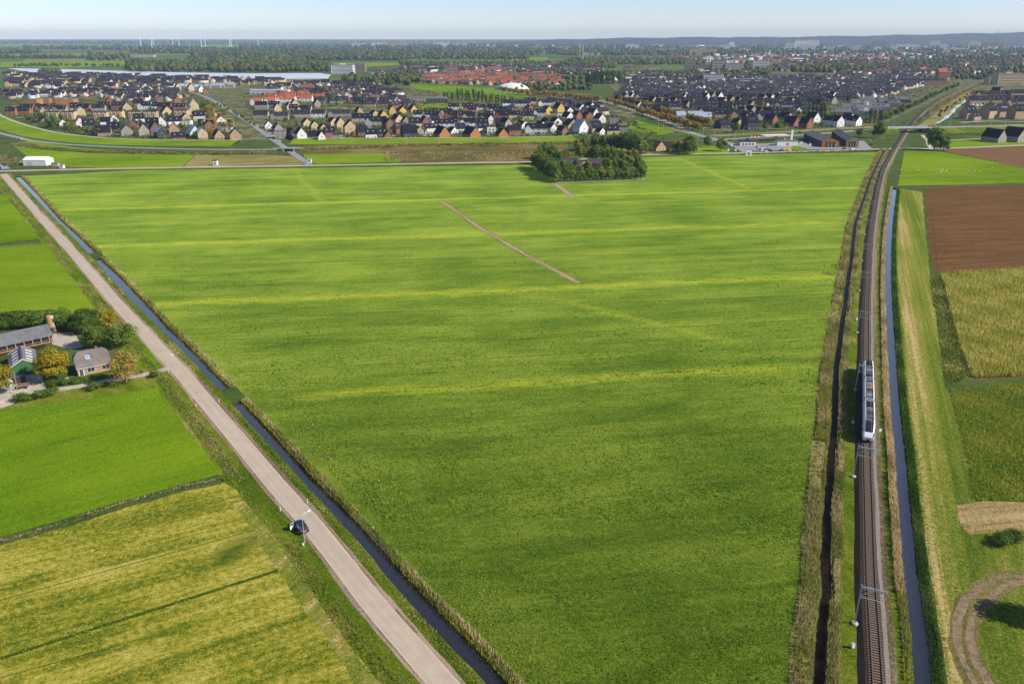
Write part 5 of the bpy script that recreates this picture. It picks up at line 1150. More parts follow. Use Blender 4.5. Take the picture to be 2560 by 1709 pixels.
# ================================================================ HOUSES
NH = [0]
def house(code, px, py, where, sc=1.0, n=5, rot=None, solar=False, grp='houses of the town'):
    k, wk, rk = code[0], code[1], code[2]; wm, rm = WALL[wk], ROOF[rk]; q = at(px, py)
    jr = (rnd.uniform(.3, .62) if k in 'GE' else rnd.uniform(-.04, .16)) if rot is None else rot
    sc *= 1.18
    W1 = round(rnd.choice((7.6, 8.4, 9.2))*sc, 2); L1 = round(rnd.choice((9.5, 11, 12))*sc, 2); ev = round(rnd.choice((3.2, 4.6, 5.6))*sc, 2); rg = round(ev+W1*.5*rnd.choice((.95, 1.1, 1.25)), 2)
    gl = lambda e, L, W, lst: [put(e, f, L, W, u, z, win_mesh(w, h)) for f, u, z, w, h in lst]
    if k == 'G':      # gable towards the viewer: ridge runs in depth
        e = empty('house', (q.x, q.y+L1/2, 0), math.pi/2+jr, f'{WALLN[wk]} gabled house, {ROOFN[rk]} roof, {where}', 'house', grp)
        gable(e, L1, W1, ev, rg, wm, rm, .35)
        # local -x end faces the viewer
        gl(e, L1, W1, [('l', -W1*.24, .7, 1.6, 1.5), ('l', W1*.24, .4, 1.0, 2.1), ('l', 0, ev*.5+1.2, 1.5, 1.3), ('f', -L1*.2, .8, 1.4, 1.4), ('f', L1*.22, .8, 1.4, 1.4)])
        if rnd.random() < .6: chimney(e, L1*.2, .5, rg-.4)
        if solar or rnd.random() < .3: on_roof(e, W1, ev, rg, -L1*.1, .5, 4.0, 2.6, M_SOLAR, 'solar_panel', -1)
        elif rnd.random() < .5: on_roof(e, W1, ev, rg, L1*.1, .5, .9, 1.2, M_SKYL, 'skylight', -1)
    elif k == 'E':
        e = empty('house', (q.x, q.y+W1/2, 0), jr, f'{WALLN[wk]} house, broad {ROOFN[rk]} roof, {where}', 'house', grp)
        gable(e, L1, W1, ev, rg, wm, rm, .35)
        gl(e, L1, W1, [('f', -L1*.3, .7, 1.6, 1.5), ('f', L1*.05, .1, 1.0, 2.1), ('f', L1*.32, .7, 1.6, 1.5), ('r', -1.5, .8, 1.2, 1.4), ('r', 0, ev, 1.1, 1.2)])
        if rnd.random() < .6: chimney(e, -L1*.3, .4, rg-.4)
        if solar or rnd.random() < .35: on_roof(e, W1, ev, rg, 0, .5, round(L1*.55, 2), 2.4, M_SOLAR, 'solar_panel', -1)
        else:
            for u in (-.25, .22): on_roof(e, W1, ev, rg, L1*u, .5, .9, 1.1, M_SKYL, 'skylight', -1)
    elif k in 'TS':   # terrace of several homes under one roof
        U = 5.4*sc; L = round(U*n, 2); W = round(9.0*sc, 2); ev, rg = round(5.3*sc, 2), round(9.4*sc, 2)
        a = jr if k == 'T' else math.pi/2+jr
        off = W/2 if k == 'T' else L/2
        e = empty('terraced_houses', (q.x, q.y+off, 0), a, f'{WALLN[wk]} terrace, long {ROOFN[rk]} roof, {where}', 'houses', grp)
        gable(e, L, W, ev, rg, wm, rm, .3)
        for i in range(n):
            u = -L/2+U*(i+.5); put(e, 'f', L, W, u-U*.18, .6, win_mesh(1.7, 1.5)); put(e, 'f', L, W, u, 3.3*sc, win_mesh(2.0, 1.3)); put(e, 'f', L, W, u+U*.3, .05, cached('tdoor', lambda: MB().box(-.5,.5,-.05,.02,0,2.2).mesh('door', M_DOOR)), 'door')
            if i % 2: chimney(e, u+U/2, 0, rg-.3, .8)
            if solar or rnd.random() < .3: on_roof(e, W, ev, rg, u, .55, 2.6, 1.9, M_SOLAR, 'solar_panel')
            else: on_roof(e, W, ev, rg, u, .5, .8, 1.1, M_SKYL, 'skylight')
        for f in 'lr': put(e, f, L, W, -1.5, .8, win_mesh(1.2, 1.4)); put(e, f, L, W, 1.2, 3.6*sc, win_mesh(1.0, 1.2))
        if rnd.random() < .35:      # cross gable
            x = -L/2+U*.6; w_ = U*1.1
            MB().prism([(-w_/2, 0), (w_/2, 0), (w_/2, ev), (0, rg-1), (-w_/2, ev)], -W/2-.35, 0, axis='y').build('bay_gable', wm, e, loc=(x,0,0))
            mb = MB(); slab(mb, [(-w_/2-.25,-W/2-.6,ev-.1),(0,-W/2-.6,rg-.82),(0,0,rg-.82),(-w_/2-.25,0,ev-.1)][::-1], .16); slab(mb, [(w_/2+.25,-W/2-.6,ev-.1),(0,-W/2-.6,rg-.82),(0,0,rg-.82),(w_/2+.25,0,ev-.1)], .16); mb.build('bay_roof', rm, e, loc=(x,0,.05))
    elif k == 'F':
        L, W, h_ = round(9*sc, 2), round(9*sc, 2), round(rnd.choice((5.8, 6.4, 7.0))*sc, 2)
        e = empty('flat_roofed_house', (q.x, q.y+W/2, 0), jr, f'{WALLN[wk]} flat-roofed cubic house, {where}', 'house', grp); gable(e, L, W, h_, h_, wm, rm)
        gl(e, L, W, [('f', -L*.25, .6, 2.2, 1.8), ('f', L*.25, .2, 1.2, 2.2), ('f', -L*.2, 3.4, 1.6, 1.5), ('f', L*.22, 3.4, 2.0, 1.5), ('r', 0, 3.4, 1.6, 1.4), ('r', -L*.2, .6, 1.6, 1.6)])
    elif k == 'C':    # cream canal-side villa block with three slim bays
        L, W, h_ = 17.0, 10.0, 9.0
        e = empty('villa_block', (q.x, q.y+W/2, 0), jr, f'{WALLN[wk]} villa block with slim bays, {where}', 'house', grp); gable(e, L, W, h_, h_+1.4, wm, rm, .2)
        for i in range(3):
            b_ = obj('bay', cached(('cbay', wm.name), lambda: MB().box(-1.7,1.7,-1.1,.1,0,9.4).mesh('bay', wm)), e, (-5+i*5, -W/2, 0)); obj('window', cached('cwin', lambda: MB().box(-.55,.55,-.06,.02,1.0,8.0).box(-.65,.65,-.04,.03,.9,8.1,1).mesh('window', M_PANE, M_FRAME)), b_, (0,-1.12,0))
        for i in range(4): put(e, 'f', L, W, -7.2+i*4.8+.6 if i else -6.9, 4.6, win_mesh(.9, 1.4))
    NH[0] += 1; return e
A1 = 'front row behind the dike left of the yellow crane'
def row(codes, where, side='left'):
    out = []
    for it in codes:
        n = it[4] if len(it) > 4 else 5
        if it[0][0] == 'T' and n > 4:          # long rows stand as several shorter terraces
            sc = it[3]; ppm = (it[2]-YH)*.934/98.5; tot = n*5.4*1.18*sc*ppm; parts_ = [n//2, n-n//2] if n < 8 else [n//3, n//3, n-2*(n//3)]; x = it[1]-tot/2
            for m_ in parts_:
                w_ = m_*5.4*1.18*sc*ppm; code = it[0] if rnd.random() < .7 else 'T'+rnd.choice('bwytg')+it[0][2]
                out.append((code, x+w_/2, it[2]+rnd.uniform(-1.6, 1.2), sc*rnd.uniform(.88, 1.0), m_)+tuple(it[5:])); x += w_+rnd.uniform(.3, 2.5)*ppm
        else: out.append(it)
    out.sort(key=lambda q: q[1])
    for i, it in enumerate(out): house(it[0], it[1], it[2], f'{nth(i)} from left, {where}', *(it[3:]))
row([('GwN'.replace('N','n'),197,318),('Edn',218,322,1.15),('Gdn',239,339),('Etn',257,340),('Edn',281,331,1.15),('Ggn',312,341,1.1),('Ggn',355,342,1.05),('Grn',381,337),('Gdz',396,346),('Gtb',430,334),('Ebn',443,352),('Gwz',478,345,1.3),('Gyz',499,349),('Grn',519,330,1.1),('Gtn',541,349),('Gtn',585,355,1.1)], 'left estate dike row')
row([('Ggd',95,306),('Gwn',152,318,.9),('Edn',377,320,1.1),('Gwn',400,316),('Ewn',432,315),('Gyd',459,302),('Fwg',466,315,.9),('Eln',495,303),('Edn',512,320,1.2),('Gwn',548,309),('Gbn',330,322,.9),('Ewn',345,309,.9),('Ewn',262,316,.85),('Gwn',283,312)], 'left estate second row')
row([('Gyz',102,293,1.1),('Cyd',133,300),('Cyd',169,300),('Gyz',197,291,1.1),('Cyd',249,301),('Cyd',289,298),('Cyd',337,299),('Cyd',374,299),('Gyd',413,296,1.2),('Cyd',451,296),('Gyz',474,289,1.2)], 'left estate cream row')
row([('Tbn',43,289,1,5),('Tbn',83,280,1,6),('Twn',130,283,1,6),('Ewn',183,276),('Tbn',225,280,1,6),('Tbn',276,274,1,6),('Gyn',312,276,1.2),('Twn',377,275,1,6),('Tbn',427,278,1,6),('Gyz',480,275,1.3)], 'row behind the cream villas')
row([('Fog',81,270,1.6),('Fog',112,262,1.2),('Fog',150,262,1.3),('Fog',169,272,1.7)], 'orange cube group')
row([('Ttn',22,238,1,8),('Twn',110,241,1,9),('Ttn',175,232,1,7),('Tbn',219,238,1,6),('Gyn',252,240,1.1),('Tbn',290,238,1,6),('Ebn',329,243),('Gbn',270,265,1.1),('Ebn',343,265,1.1),('Gbn',395,262,1.1),('Gbn',440,262,1.1)], 'left estate fifth row')
row([('Gtn',18,218,1.1),('Tyn',40,216,1,4),('Gyn',66,220,1.1),('Ttn',95,214,1,5),('Tgn',130,216,1,6),('Gwn',250,206,1),('Gwn',275,210,1),('Ttn',300,211,1,5),('Ttn',330,206,1,6),('Tdn',365,208,1,6),('Tdn',405,205,1,7)], 'row below the lake')
row([('Gyn',441,226,1.1),('Tgz',458,224,1,4),('Gyn',474,228,1.1),('Tgz',488,226,1,4),('Gwn',500,231),('Gbn',512,236),('Tgz',530,222,1,5),('Tgz',560,220,1,6),('Ttn',600,214,1,6),('Ttn',635,212,1,6)], 'zinc-roofed left row')
# middle estate
row([('Fgg',699,347,1.1),('Gdn',724,347),('Gwn',748,352),('Ebn',777,350),('Gwn',800,354,.8),('Ebn',821,347),('Fgd',840,350,.8),('Gyn',873,338,1.35),('Ebn',903,343),('Ewn',925,347,.9),('Ebn',953,343),('Gbn',967,348,.9),('Ebd',999,336),('Edn',1021,346,1.1),('Ggn',1045,338,.9),('Ewn',1072,334,.9),('Gon',1103,347,1.22),('Gwn',1131,336,.8),('Ewn',1150,330),('Gon',1178,347,1.18),('Ewn',1205,332),('Fwd',1228,334,.9),('Gon',1254,347,1.2),('Gwn',1305,321),('Ebn',1284,338),('Twn',1340,335,.95,4),('Gwn',1352,326,.85),('Gwd',1378,331,.9),('Gbn',1407,340,.9),('Gyd',1428,333,1.25),('Gwz',1452,336,1.1),('Eyn',1488,335),('Gwn',1500,337,.8),('Eyn',1530,336,1.1),('Fgd',1558,335,.9)], 'middle estate front row')
row([('Gwn',668,322),('Ggn',690,330),('Gyn',763,318,.9),('Gyn',783,325,.95),('Gyn',804,331,1.05),('Gyn',830,318,.9),('Gyn',848,322,.95),('Tln',906,308,1,4),('Tln',940,316,1,4),('Grn',968,322),('Gyn',992,313,1),('Ggn',1013,318),('Eyn',1036,320,1),('Gbn',1060,310,.9),('Ewn',1085,315),('Twn',1110,321,.9,4),('Twn',1152,316,.9,5),('Twn',1196,319,.9,4),('Gwn',1224,312),('Eyn',1246,318),('Ggn',1264,322),('Gwn',1390,312),('Gdn',1365,316),('Fwg',1402,297,.9),('Gwn',1420,300),('Gbn',1442,300,.9),('Gbn',1470,297),('Gwn',1484,293),('Gwd',1500,309,1.1),('Fgg',1535,312)], 'middle estate second row')
row([('Tgd',676,300,1,7,None,True),('Gyn',744,286),('Tgd',805,296,1,11,None,True),('Gtn',895,286),('GYd',934,294),('GYd',955,297),('GYd',978,288),('GYd',1002,284),('GYd',1030,281),('Twn',1062,298,.95,5),('Twn',1100,292,.95,5),('Gbn',1095,303,.9),('Tbn',1145,298,.95,6),('Tyn',1190,302,.95,6),('Tbn',1240,298,.95,5),('Tyn',1300,300,.95,6),('Tyn',1335,292,.95,5),('GYn',1368,287,1.05),('GYn',1397,284,1.05),('Gwn',1420,284),('Gwn',1452,280),('Gwn',1475,276)], 'middle estate third row')
row([('Tgn',668,272,1,6),('Gyn',690,280),('Gyn',720,276),('Gyn',735,270),('Tgn',750,282,1,5),('Ggn',790,270),('Tgd',820,262,1,7),('Tbd',870,258,1,6),('Tdn',910,262,1,6),('Ttd',940,270,1,6),('Ebd',985,272),('Twn',1150,276,.95,6),('Ton',1175,284,.95,3),('Twn',1215,278,.95,6),('Twn',1250,286,.95,5),('Twn',1290,268,.95,7),('Twn',1345,264,.95,7),('Gor',1322,279,.9),('Twn',1400,264,.95,7)], 'middle estate fourth row')
row([('Twr',655,262,1,6),('Twr',700,258,1,7),('Twr',745,254,1,7),('Tor',690,248,1,6),('Tor',740,246,1,6),('Tor',785,252,1,5)], 'red-roofed middle group')
row([('Tyn',700,224,1.1,6),('Gwn',728,220),('Ttn',760,216,1.1,7),('Ttn',800,214,1.1,6),('Gyn',830,222),('Tyn',860,218,1.1,7),('Tyn',895,226,1.1,7),('Gyn',930,217),('Tbn',905,214,1.1,6)], 'terraces right of lake')
# right estate
RW_ = []
def auto(y, x0, x1, where, kinds, step, sc=1.0, slope=0.0):
    x = x0; i = 0; L = []
    while x < x1:
        k = rnd.choice(kinds); n = rnd.choice((4, 5, 6)); w_ = {'T': n*5.4, 'S': 9, 'G': 9, 'E': 11, 'F': 9}[k[0]]*sc
        sclp = (y-YH)*.934/98.5; x += w_*sclp/2
        L.append((k, x, y+slope*(x-x0)+rnd.uniform(-1.5, 1.5), sc, n)); x += w_*sclp/2+step*rnd.uniform(.5, 1.4)*sclp
    row(L, where)
row([('Edn',1808,322,1.2,5,None,True),('Gyn',1845,318,.9),('Edn',1878,324,1.25,5,None,True),('Gbn',1930,312),('Gbn',1985,317,1.1),('Gbn',2018,322,1.1),('Gwn',2036,310,1.05),('Gwn',2077,316,1.05),('Gwn',2097,318,1.05),('Gwn',2124,312,1.05),('Gwn',2140,315,1.05)], 'right estate front row')
row([('Tdn',1640,283,1.05,5),('Tgn',1672,278,1.05,5),('Gbn',1690,277),('Tgz',1722,300,1.05,5),('Tgz',1752,306,1.05,4),('Ttn',1780,292,1.05,6),('Ttn',1825,297,1.05,6),('Gyn',1862,308),('Tbn',1890,303,1.05,5),('Tdn',1935,298,1.05,5),('Ggn',1968,300)], 'right estate second row')
auto(288, 1850, 2010, 'right estate third row', ['Tdn','Gbn','Ggn','Tdn'], 3)
auto(272, 1590, 2030, 'right estate fourth row', ['Tdn','Tdn','Gtn','Tgn','Gwn'], 3)
auto(262, 1560, 2090, 'right estate fifth row', ['Tdn','Tdn','Gtn','Ggn','Tdn'], 3)
auto(251, 1540, 2110, 'right estate sixth row', ['Tdn','Tgn','Gtn','Tdn','Gwn'], 3)
row([('Ttg',2105,292,1.0,4,-.3),('Ttg',2135,281,1.0,5,-.3),('Ttg',2160,270,1.1,5,-.3),('Ttg',2190,262,1.1,5,-.3),('Tlg',2160,290,1.0,4,-.3),('Tlg',2195,280,1.0,5,-.3),('Tlg',2225,268,1.0,5,-.3),('Tlg',2252,258,1.0,5,-.3)], 'rows beside railway trees')
row([('Etn',2425,298,1.5),('Etn',2474,298,1.6),('Etn',2508,294,1.5),('Etn',2546,299,1.6),('Etn',2440,302,1.0)], 'group behind right embankment')
row([('Ttn',2500,262,1.3,12),('Tyn',2545,266,1.2,5),('Ttn',2445,262,1.1,4),('Ttn',2470,246,1.2,6),('Ttn',2530,244,1.2,7),('Gtn',2495,240,1.2)], 'right edge school rows')
row([('Ggn',2496,357,1.35),('Ggn',2548,356,1.5)], 'pair at right edge')
# ---------------------------------------------------------------- halls, filling station, farmhouses at the field end
def hall(pf0, pf1, depth_px, ev, rg, wm, fm, label, door=None):
    """front gable between two ground pixels, ridge running back to depth_px"""
    a, b = at(*pf0), at(*pf1); Wd = (b-a).length; m_ = (a+b)/2; d = at(*depth_px)-m_; L = d.length; rz = math.atan2(d.y, d.x)
    e = empty('industrial_hall', m_+d/2, rz, label, 'hall'); gable(e, L, Wd, ev, rg, wm, ROOF['g'], .25)
    MB().prism([(-Wd/2,0),(Wd/2,0),(Wd/2,ev),(0,rg),(-Wd/2,ev)],-L/2-.25,-L/2-.02).build('front_wall', fm, e)
    MB().box(-L/2-.35,-L/2-.2,-Wd*.28,Wd*.28,.1,ev-.6).build('entrance', M_PANE, e)
    for s in (-.33, -.1, .1): MB().box(-L/2-.42,-L/2-.3,Wd*s,Wd*s+.8,.1,ev*.75).build('entrance_panel', WALL['y'], e)
    for i in range(5): put(e, 'f', L, Wd, -L*.4+i*L*.2, 1.5, win_mesh(2.0, 1.2))
    return e
hall((2056,369),(2094,368),(2028,347), 5.5, 8.6, WALL['d'], wallmat('rust_orange_boards', (0.42,0.15,0.035)), 'dark hall with rust-orange gable front and grey roof behind the meadow')
hall((2117,369),(2142,368),(2092,343), 6.0, 8.8, WALL['d'], WALL['t'], 'dark hall with tan gable front right of the rust-orange hall')
def block(name, x0, x1, py, h, dep, wm, rm, label, cat='building', win=3, rz=0.0):
    a, b = at(x0, py), at(x1, py); L = (b-a).length; e = empty(name, ((a.x+b.x)/2, a.y+dep/2, 0), rz, label, cat)
    gable(e, L, dep, h, h, wm, rm)
    for i in range(win): put(e, 'f', L, dep, -L*.4+L*.8*(i+.5)/win, .8, win_mesh(round(min(2.4, L*.5/win), 2), round(min(1.8, h*.5), 2)))
    return e
block('station_shop', 1850, 1890, 365, 4.0, 10, WALL['w'], ROOF['d'], 'low white filling station shop with dark windows', win=4)
block('car_wash', 1943, 1994, 365, 4.4, 9, WALL['w'], ROOF['l'] if 'l' in ROOF else ROOF['g'], 'long white car wash building beside the filling station', win=1)
block('sign_box', 1864, 1879, 389, 5.4, 1.2, WALL['w'], ROOF['z'], 'blank white advertising box standing at the meadow edge', 'sign box', 1)
a, b = at(1905, 352), at(1967, 350); e = empty('station_canopy', (a+b)/2, math.atan2(b.y-a.y, b.x-a.x), 'wide white and red filling station canopy on pillars', 'canopy'); L = (b-a).length
MB().box(-L/2,L/2,-5,5,4.6,5.5).build('canopy_roof', WALL['w'], e); MB().box(-L/2-.1,L/2+.1,-5.1,5.1,5.1,5.45).build('red_fascia', plain('pink_fascia', (0.6,0.25,0.25), .5, var=.1), e)
for x in (-.4, -.13, .13, .4):
    MB().box(x*L-.3,x*L+.3,-.3,.3,0,4.6).build('pillar', M_WHITE, e); MB().box(x*L+.9,x*L+1.6,-.4,.4,0,1.6).build('fuel_pump', M_REDP, e)
a, b = at(1904, 374), at(1938, 374); e = empty('glass_canopy', (a+b)/2, .1, 'pale blue sloping glass canopy in front of the car wash', 'canopy'); L = (b-a).length
MB().prism([(-4,4.2),(4,3.0),(4,2.8),(-4,4.0)],-L/2,L/2).build('glass_roof', ROOF['z'], e)
for x in (-.45, 0, .45):
    for y in (-3.6, 3.6): MB().box(x*L-.12,x*L+.12,y-.12,y+.12,0,3.6 if y < 0 else 2.9).build('post', M_STEEL, e)
for px, py, h, lab in ((1977,362,14,'tall white pylon sign beside the white car wash'), (1876,358,8,'first red and white price flag sign left of the canopy'), (1884,358,8,'second red and white price flag sign left of the canopy'), (1893,358,8,'third red and white price flag sign left of the canopy')):
    q = at(px, py); e = empty('pylon_sign', q, .05, lab, 'sign')
    if h > 10: MB().box(-1.0,1.0,-.3,.3,0,h).build('panel', M_WHITE, e); MB().box(-1.02,1.02,-.32,.32,h-2.2,h-.6).build('top_panel', plain('pale_panel', (.65,.65,.68), .5, var=.05), e)
    else: MB().tube((0,0,0),(0,0,h),.08,n=5).build('pole', M_STEEL, e); MB().box(.1,1.6,-.03,.03,h-3.6,h-.2).build('flag', plain('flag_red', (.55,.1,.1), .6, var=.3, scale=2), e); MB().box(.1,1.6,-.04,.04,h-2.3,h-1.5).build('flag_band', M_WHITE, e)
CARC = [plain('car_white', (.7,.7,.7), .3, var=.03), plain('car_silver', (.38,.4,.42), .3, .4, var=.05), plain('car_black', (.02,.02,.022), .25, var=.1), M_CARB, plain('car_red', (.4,.02,.02), .3, var=.05)]
CN = ['white', 'silver', 'black', 'dark blue', 'red']
for i, (px, py, rz, where) in enumerate(((1905,379,.2,'left of the glass canopy'),(1915,380,.5,'in front of the glass canopy'),(1927,379,.1,'at the right post of the glass canopy'),(1955,378,.3,'on the forecourt by the yellow skips'),(2112,374,.1,'in front of the tan hall'),(2130,374,.4,'at the corner of the tan hall'),(2178,362,1.2,'in the yard right of the tan hall'),(2000,333,.15,'on the ring road above the car wash'),(1870,350,.1,'on the ring road behind the price flags'),(1825,353,.0,'at the traffic lights'),(52,349,2.4,'on the road at the left photo edge'),(1893,369,.9,'beside the station shop'),(1940,344,.1,'on the ring road behind the canopy'),(2260,321,.1,'crossing the railway bridge'))):
    car('car', tuple(at(px, py)[:2])+(DZ if px == 2260 else .08,), rz, CARC[i % 5], f'{CN[i % 5]} car {where}', 'cars on the ring road and forecourt', detail=(i < 8), sc=1.15)
for px, py, lab in ((1961,376,'yellow waste skip on the forecourt lawn edge'), (1973,377,'second yellow waste skip beside the lawn')):
    q = at(px, py); e = empty('waste_skip', q, .2, lab, 'skip'); MB().prism([(-1.6,0),(1.6,0),(2.1,1.5),(-2.1,1.5)],-1,1,axis='y').build('body', M_YEL, e); MB().box(-2.2,2.2,-1.1,1.1,1.5,1.6).build('rim', M_YEL, e)
# farmhouse right of the grove, roofs in the grove
a, b = at(1618,385), at(1660,382)
e = empty('farmhouse', at(1636,376)+Vector((0,6,0)), 2.2, 'tan brick farmhouse with broad brown roof right of the grove', 'house'); gable(e, 20, 13, 2.8, 8.6, WALL['t'], ROOF['b'], .5)
for f, u, z in (('l',-3,.7),('l',3,.7),('l',-1.5,3.6),('l',1.5,3.6),('f',-6,.7),('f',0,.7),('f',6,.7)): put(e, f, 20, 13, u, z, win_mesh(1.6, 1.5))
chimney(e, 4, 0, 8.3)
e = empty('farm_barn', at(1668,372)+Vector((0,4,0)), 2.5, 'low brown roofed barn behind the farmhouse right of the grove', 'barn'); gable(e, 22, 10, 2.6, 6.0, WALL['r'], ROOF['b'], .5); put(e, 'l', 22, 10, 0, .1, cached('bd', lambda: MB().box(-1.5,1.5,-.06,.02,0,2.3).mesh('barn_door', M_DOOR)), 'barn_door')
e = empty('farm_barn', at(1432,425), 2.25, 'pale roofed barn half hidden among the grove trees on its left side', 'barn'); gable(e, 26, 11, 5.0, 8.5, WALL['t'], ROOF['s'], .4); on_roof(e, 11, 5.0, 8.5, 0, .5, 14, 2.6, M_SOLAR, 'solar_panel', -1); put(e, 'l', 26, 11, 0, 1, win_mesh(1.6, 1.4))
e = empty('farm_barn', at(1492,422), 2.4, 'small slate roofed shed in the middle of the grove', 'barn'); gable(e, 16, 9, 5.0, 8.0, WALL['b'], ROOF['s'], .4); put(e, 'l', 16, 9, 0, 1, win_mesh(1.4, 1.4))
# white shed on the far left, small hut, caravan
a, b = at(57,415), at(118,414); L = (b-a).length
e = empty('white_shed', (a+b)/2+Vector((0,6,0)), -.02, 'long white shed beside the farm path at the far left', 'shed'); gable(e, L, 12, 4.6, 6.6, WALL['w'], WALL['w'], .15); put(e, 'f', L, 12, -L*.2, .2, cached('wsd', lambda: MB().box(-2,2,-.05,.02,0,3.4).mesh('shed_door', WALL['l'])), 'shed_door')
block('slatted_hut', 129, 145, 416, 2.6, 3, WALL['y'], ROOF['g'], 'small cream slatted hut right of the long white shed', 'hut', 3)
block('white_container', 149, 159, 421, 2.6, 2.5, WALL['w'], ROOF['z'], 'white container beside the farm path', 'container', 1)
block('pump_house', 533, 543, 414, 4.0, 3, WALL['w'], ROOF['d'], 'tiny white pump house beside the farm path', 'hut', 1)
block('gate_cabinet', 768, 778, 407, 3.0, 3, WALL['w'], ROOF['z'], 'white and blue cabinet at the underpass road exit', 'cabinet', 1)
# school, white dome hall, red tower and other singles in the town
def single(nm, code, px, py, L, W, ev, rg, label, rz=0.0, nwin=6, cat='building', floors=1):
    q = at(px, py); e = empty(nm, (q.x, q.y+W/2, 0), rz, label, cat); gable(e, L, W, ev, rg, WALL[code[0]], ROOF[code[1]], .3)
    for k in range(floors):
        for i in range(nwin): put(e, 'f', L, W, -L*.45+L*.9*(i+.5)/nwin, .8+k*3.2, win_mesh(round(L*.5/nwin, 2), 1.6))
    return e
single('school_building', 'yg', 1068, 254, 62, 18, 6, 6, 'long cream flat-roofed school beside the poplar row', floors=2, nwin=9)
single('school_building', 'dg', 1092, 258, 34, 12, 7, 7, 'dark flat school wing in front of the cream school', nwin=5, floors=2)
single('yellow_pavilion', 'Yg', 886, 243, 24, 12, 9, 9, 'bright yellow box building above the middle estate', nwin=4, floors=2)
single('sports_hall', 'lz', 690, 238, 44, 22, 8, 9.5, 'grey hall with pale zinc roof right of the red-roofed terraces', nwin=5)
single('sports_hall', 'lz', 645, 236, 30, 18, 7, 8.5, 'smaller pale hall left of the grey sports hall', nwin=3)
single('red_roof_house', 'tr', 775, 227, 14, 12, 3.5, 11, 'house with steep bright red pyramid-like roof', nwin=3, cat='house')
single('brick_tower_block', 'br', 2354, 208, 20, 16, 24, 32, 'tall red brick gabled block beside the railway tree belt', nwin=4, floors=7)
single('brick_flats', 'bn', 2300, 213, 110, 14, 10, 13, 'long red brick flats left of the tall gabled brick block', nwin=18, floors=3)
q = at(1280, 224); e = empty('white_dome_hall', (q.x, q.y, 0), 0, 'white domed sports hall between the poplars and the red roofs', 'hall')
obj('dome', MB().lathe([(34,0),(33,3),(28,7),(19,10.5),(9,12.5),(1,13)],28).mesh('dome', WALL['w'], smooth=True), e, sc=(1,.6,1)); obj('base_ring', MB().lathe([(35,0),(35,2.2),(33,2.2)],28).mesh('base_ring', M_CONC), e, sc=(1,.6,1))
for i in range(7):
    q = at(2430+i*10, 267+(i % 2)*1.5); e = empty('party_tent', q, 0, f'white pointed tent, {nth(i)} from the left in the tent row at the right', 'tent', 'white pointed tents in a row'); obj('canvas', cached('tent', lambda: MB().lathe([(3.6,2.2),(2.2,3.2),(1.0,4.4),(.1,6.4)],4).mesh('canvas', WALL['w'])), e)
    for a in range(4): obj('pole', cached('tpole', lambda: MB().tube((0,0,0),(0,0,2.3),.08,n=5).mesh('pole', M_STEEL)), e, (3.4*math.cos(a*1.57), 3.4*math.sin(a*1.57), 0))
# yellow construction crane and its unfinished house
q = at(541, 326); e = empty('tower_crane', q, .35, 'orange-yellow tower crane among the left estate houses', 'crane'); hC = 24
mb = MB(); [mb.tube((sx*.9, sy*.9, 0), (sx*.9, sy*.9, hC), .18, n=4) for sx in (-1, 1) for sy in (-1, 1)]
for i in range(12): z = i*hC/12; mb.tube((-.9,-.9,z),(.9,-.9,z+hC/12),.12,n=4); mb.tube((.9,-.9,z),(.9,.9,z+hC/12),.12,n=4); mb.tube((.9,.9,z),(-.9,.9,z+hC/12),.12,n=4)
mb.build('mast', M_ORNG, e); mb = MB()
for y, z in ((-.7,0),(.7,0),(0,1.4)): mb.tube((-12,y,hC-12+z),(12,y,hC-12+z),.14,n=4)
for i in range(11): x = -12+i*2.1; mb.tube((x,-.7,hC-12),(x+1,0,hC-10.6),.08,n=4); mb.tube((x+1,0,hC-10.6),(x+2.1,.7,hC-12),.08,n=4)
mb.tube((-1.5,0,hC-5),(7,0,hC-5),.2,n=4); mb.tube((0,0,hC),(7,0,hC-5),.1,n=4)
mb.build('jib', M_ORNG, e); MB().box(-12.5,-10.5,-.9,.9,hC-14,hC-12).build('counterweight', M_CONC, e); MB().box(.9,2.4,-.8,.8,hC-8,hC-5.8).build('cabin', M_WHITE, e); MB().box(-1.6,1.6,-1.6,1.6,0,1.2).build('base', M_CONC, e)
q = at(570, 330); e = empty('crane_gantry', q, .3, 'yellow folding crane frame right of the tower crane', 'crane')
MB().tube((0,0,0),(0,0,14),.3,n=5).build('mast', M_YEL, e); MB().tube((-8,0,14),(7,0,14),.3,n=5).build('jib', M_YEL, e); MB().tube((7,0,14),(7,0,4),.25,n=5).build('hanging_mast', M_YEL, e); MB().box(-1.5,1.5,-1.5,1.5,0,1).build('base', M_CONC, e)
single('unfinished_house', 'wg', 562, 327, 15, 9, 3.2, 3.2, 'unfinished house with red floor slab under the yellow crane', nwin=3, cat='house')

# ================================================================ TREES AT THE FIELD END AND IN TOWN
z6 = lambda x, y: (1260+x*.298, 300+y*.298)
GRV = 'trees of the central grove'
def line(n, p0, p1, key, name, lab, grp, s0, s1=None, f=z6, ht=None):
    for i in range(n):
        u = (i+.5)/n; x = p0[0]+(p1[0]-p0[0])*u; y = p0[1]+(p1[1]-p0[1])*u; s = rnd.uniform(s0, s1 or s0)
        k = key if isinstance(key, str) else rnd.choice(key)
        tree(name, k, at(*f(x+rnd.uniform(-4, 4), y+rnd.uniform(-2, 2))), lab(i), grp, (s*rnd.uniform(.9,1.1), s*rnd.uniform(.9,1.1), s*(ht or 1)*rnd.uniform(.9,1.1)))
line(19, (430,526), (1165,498), ['mid_olive','mid_green','mid_olive'], 'grove_tree', lambda i: f'dark olive grove tree, {nth(i)} from the left in the straight front hedge row', GRV, .68, 1.0)
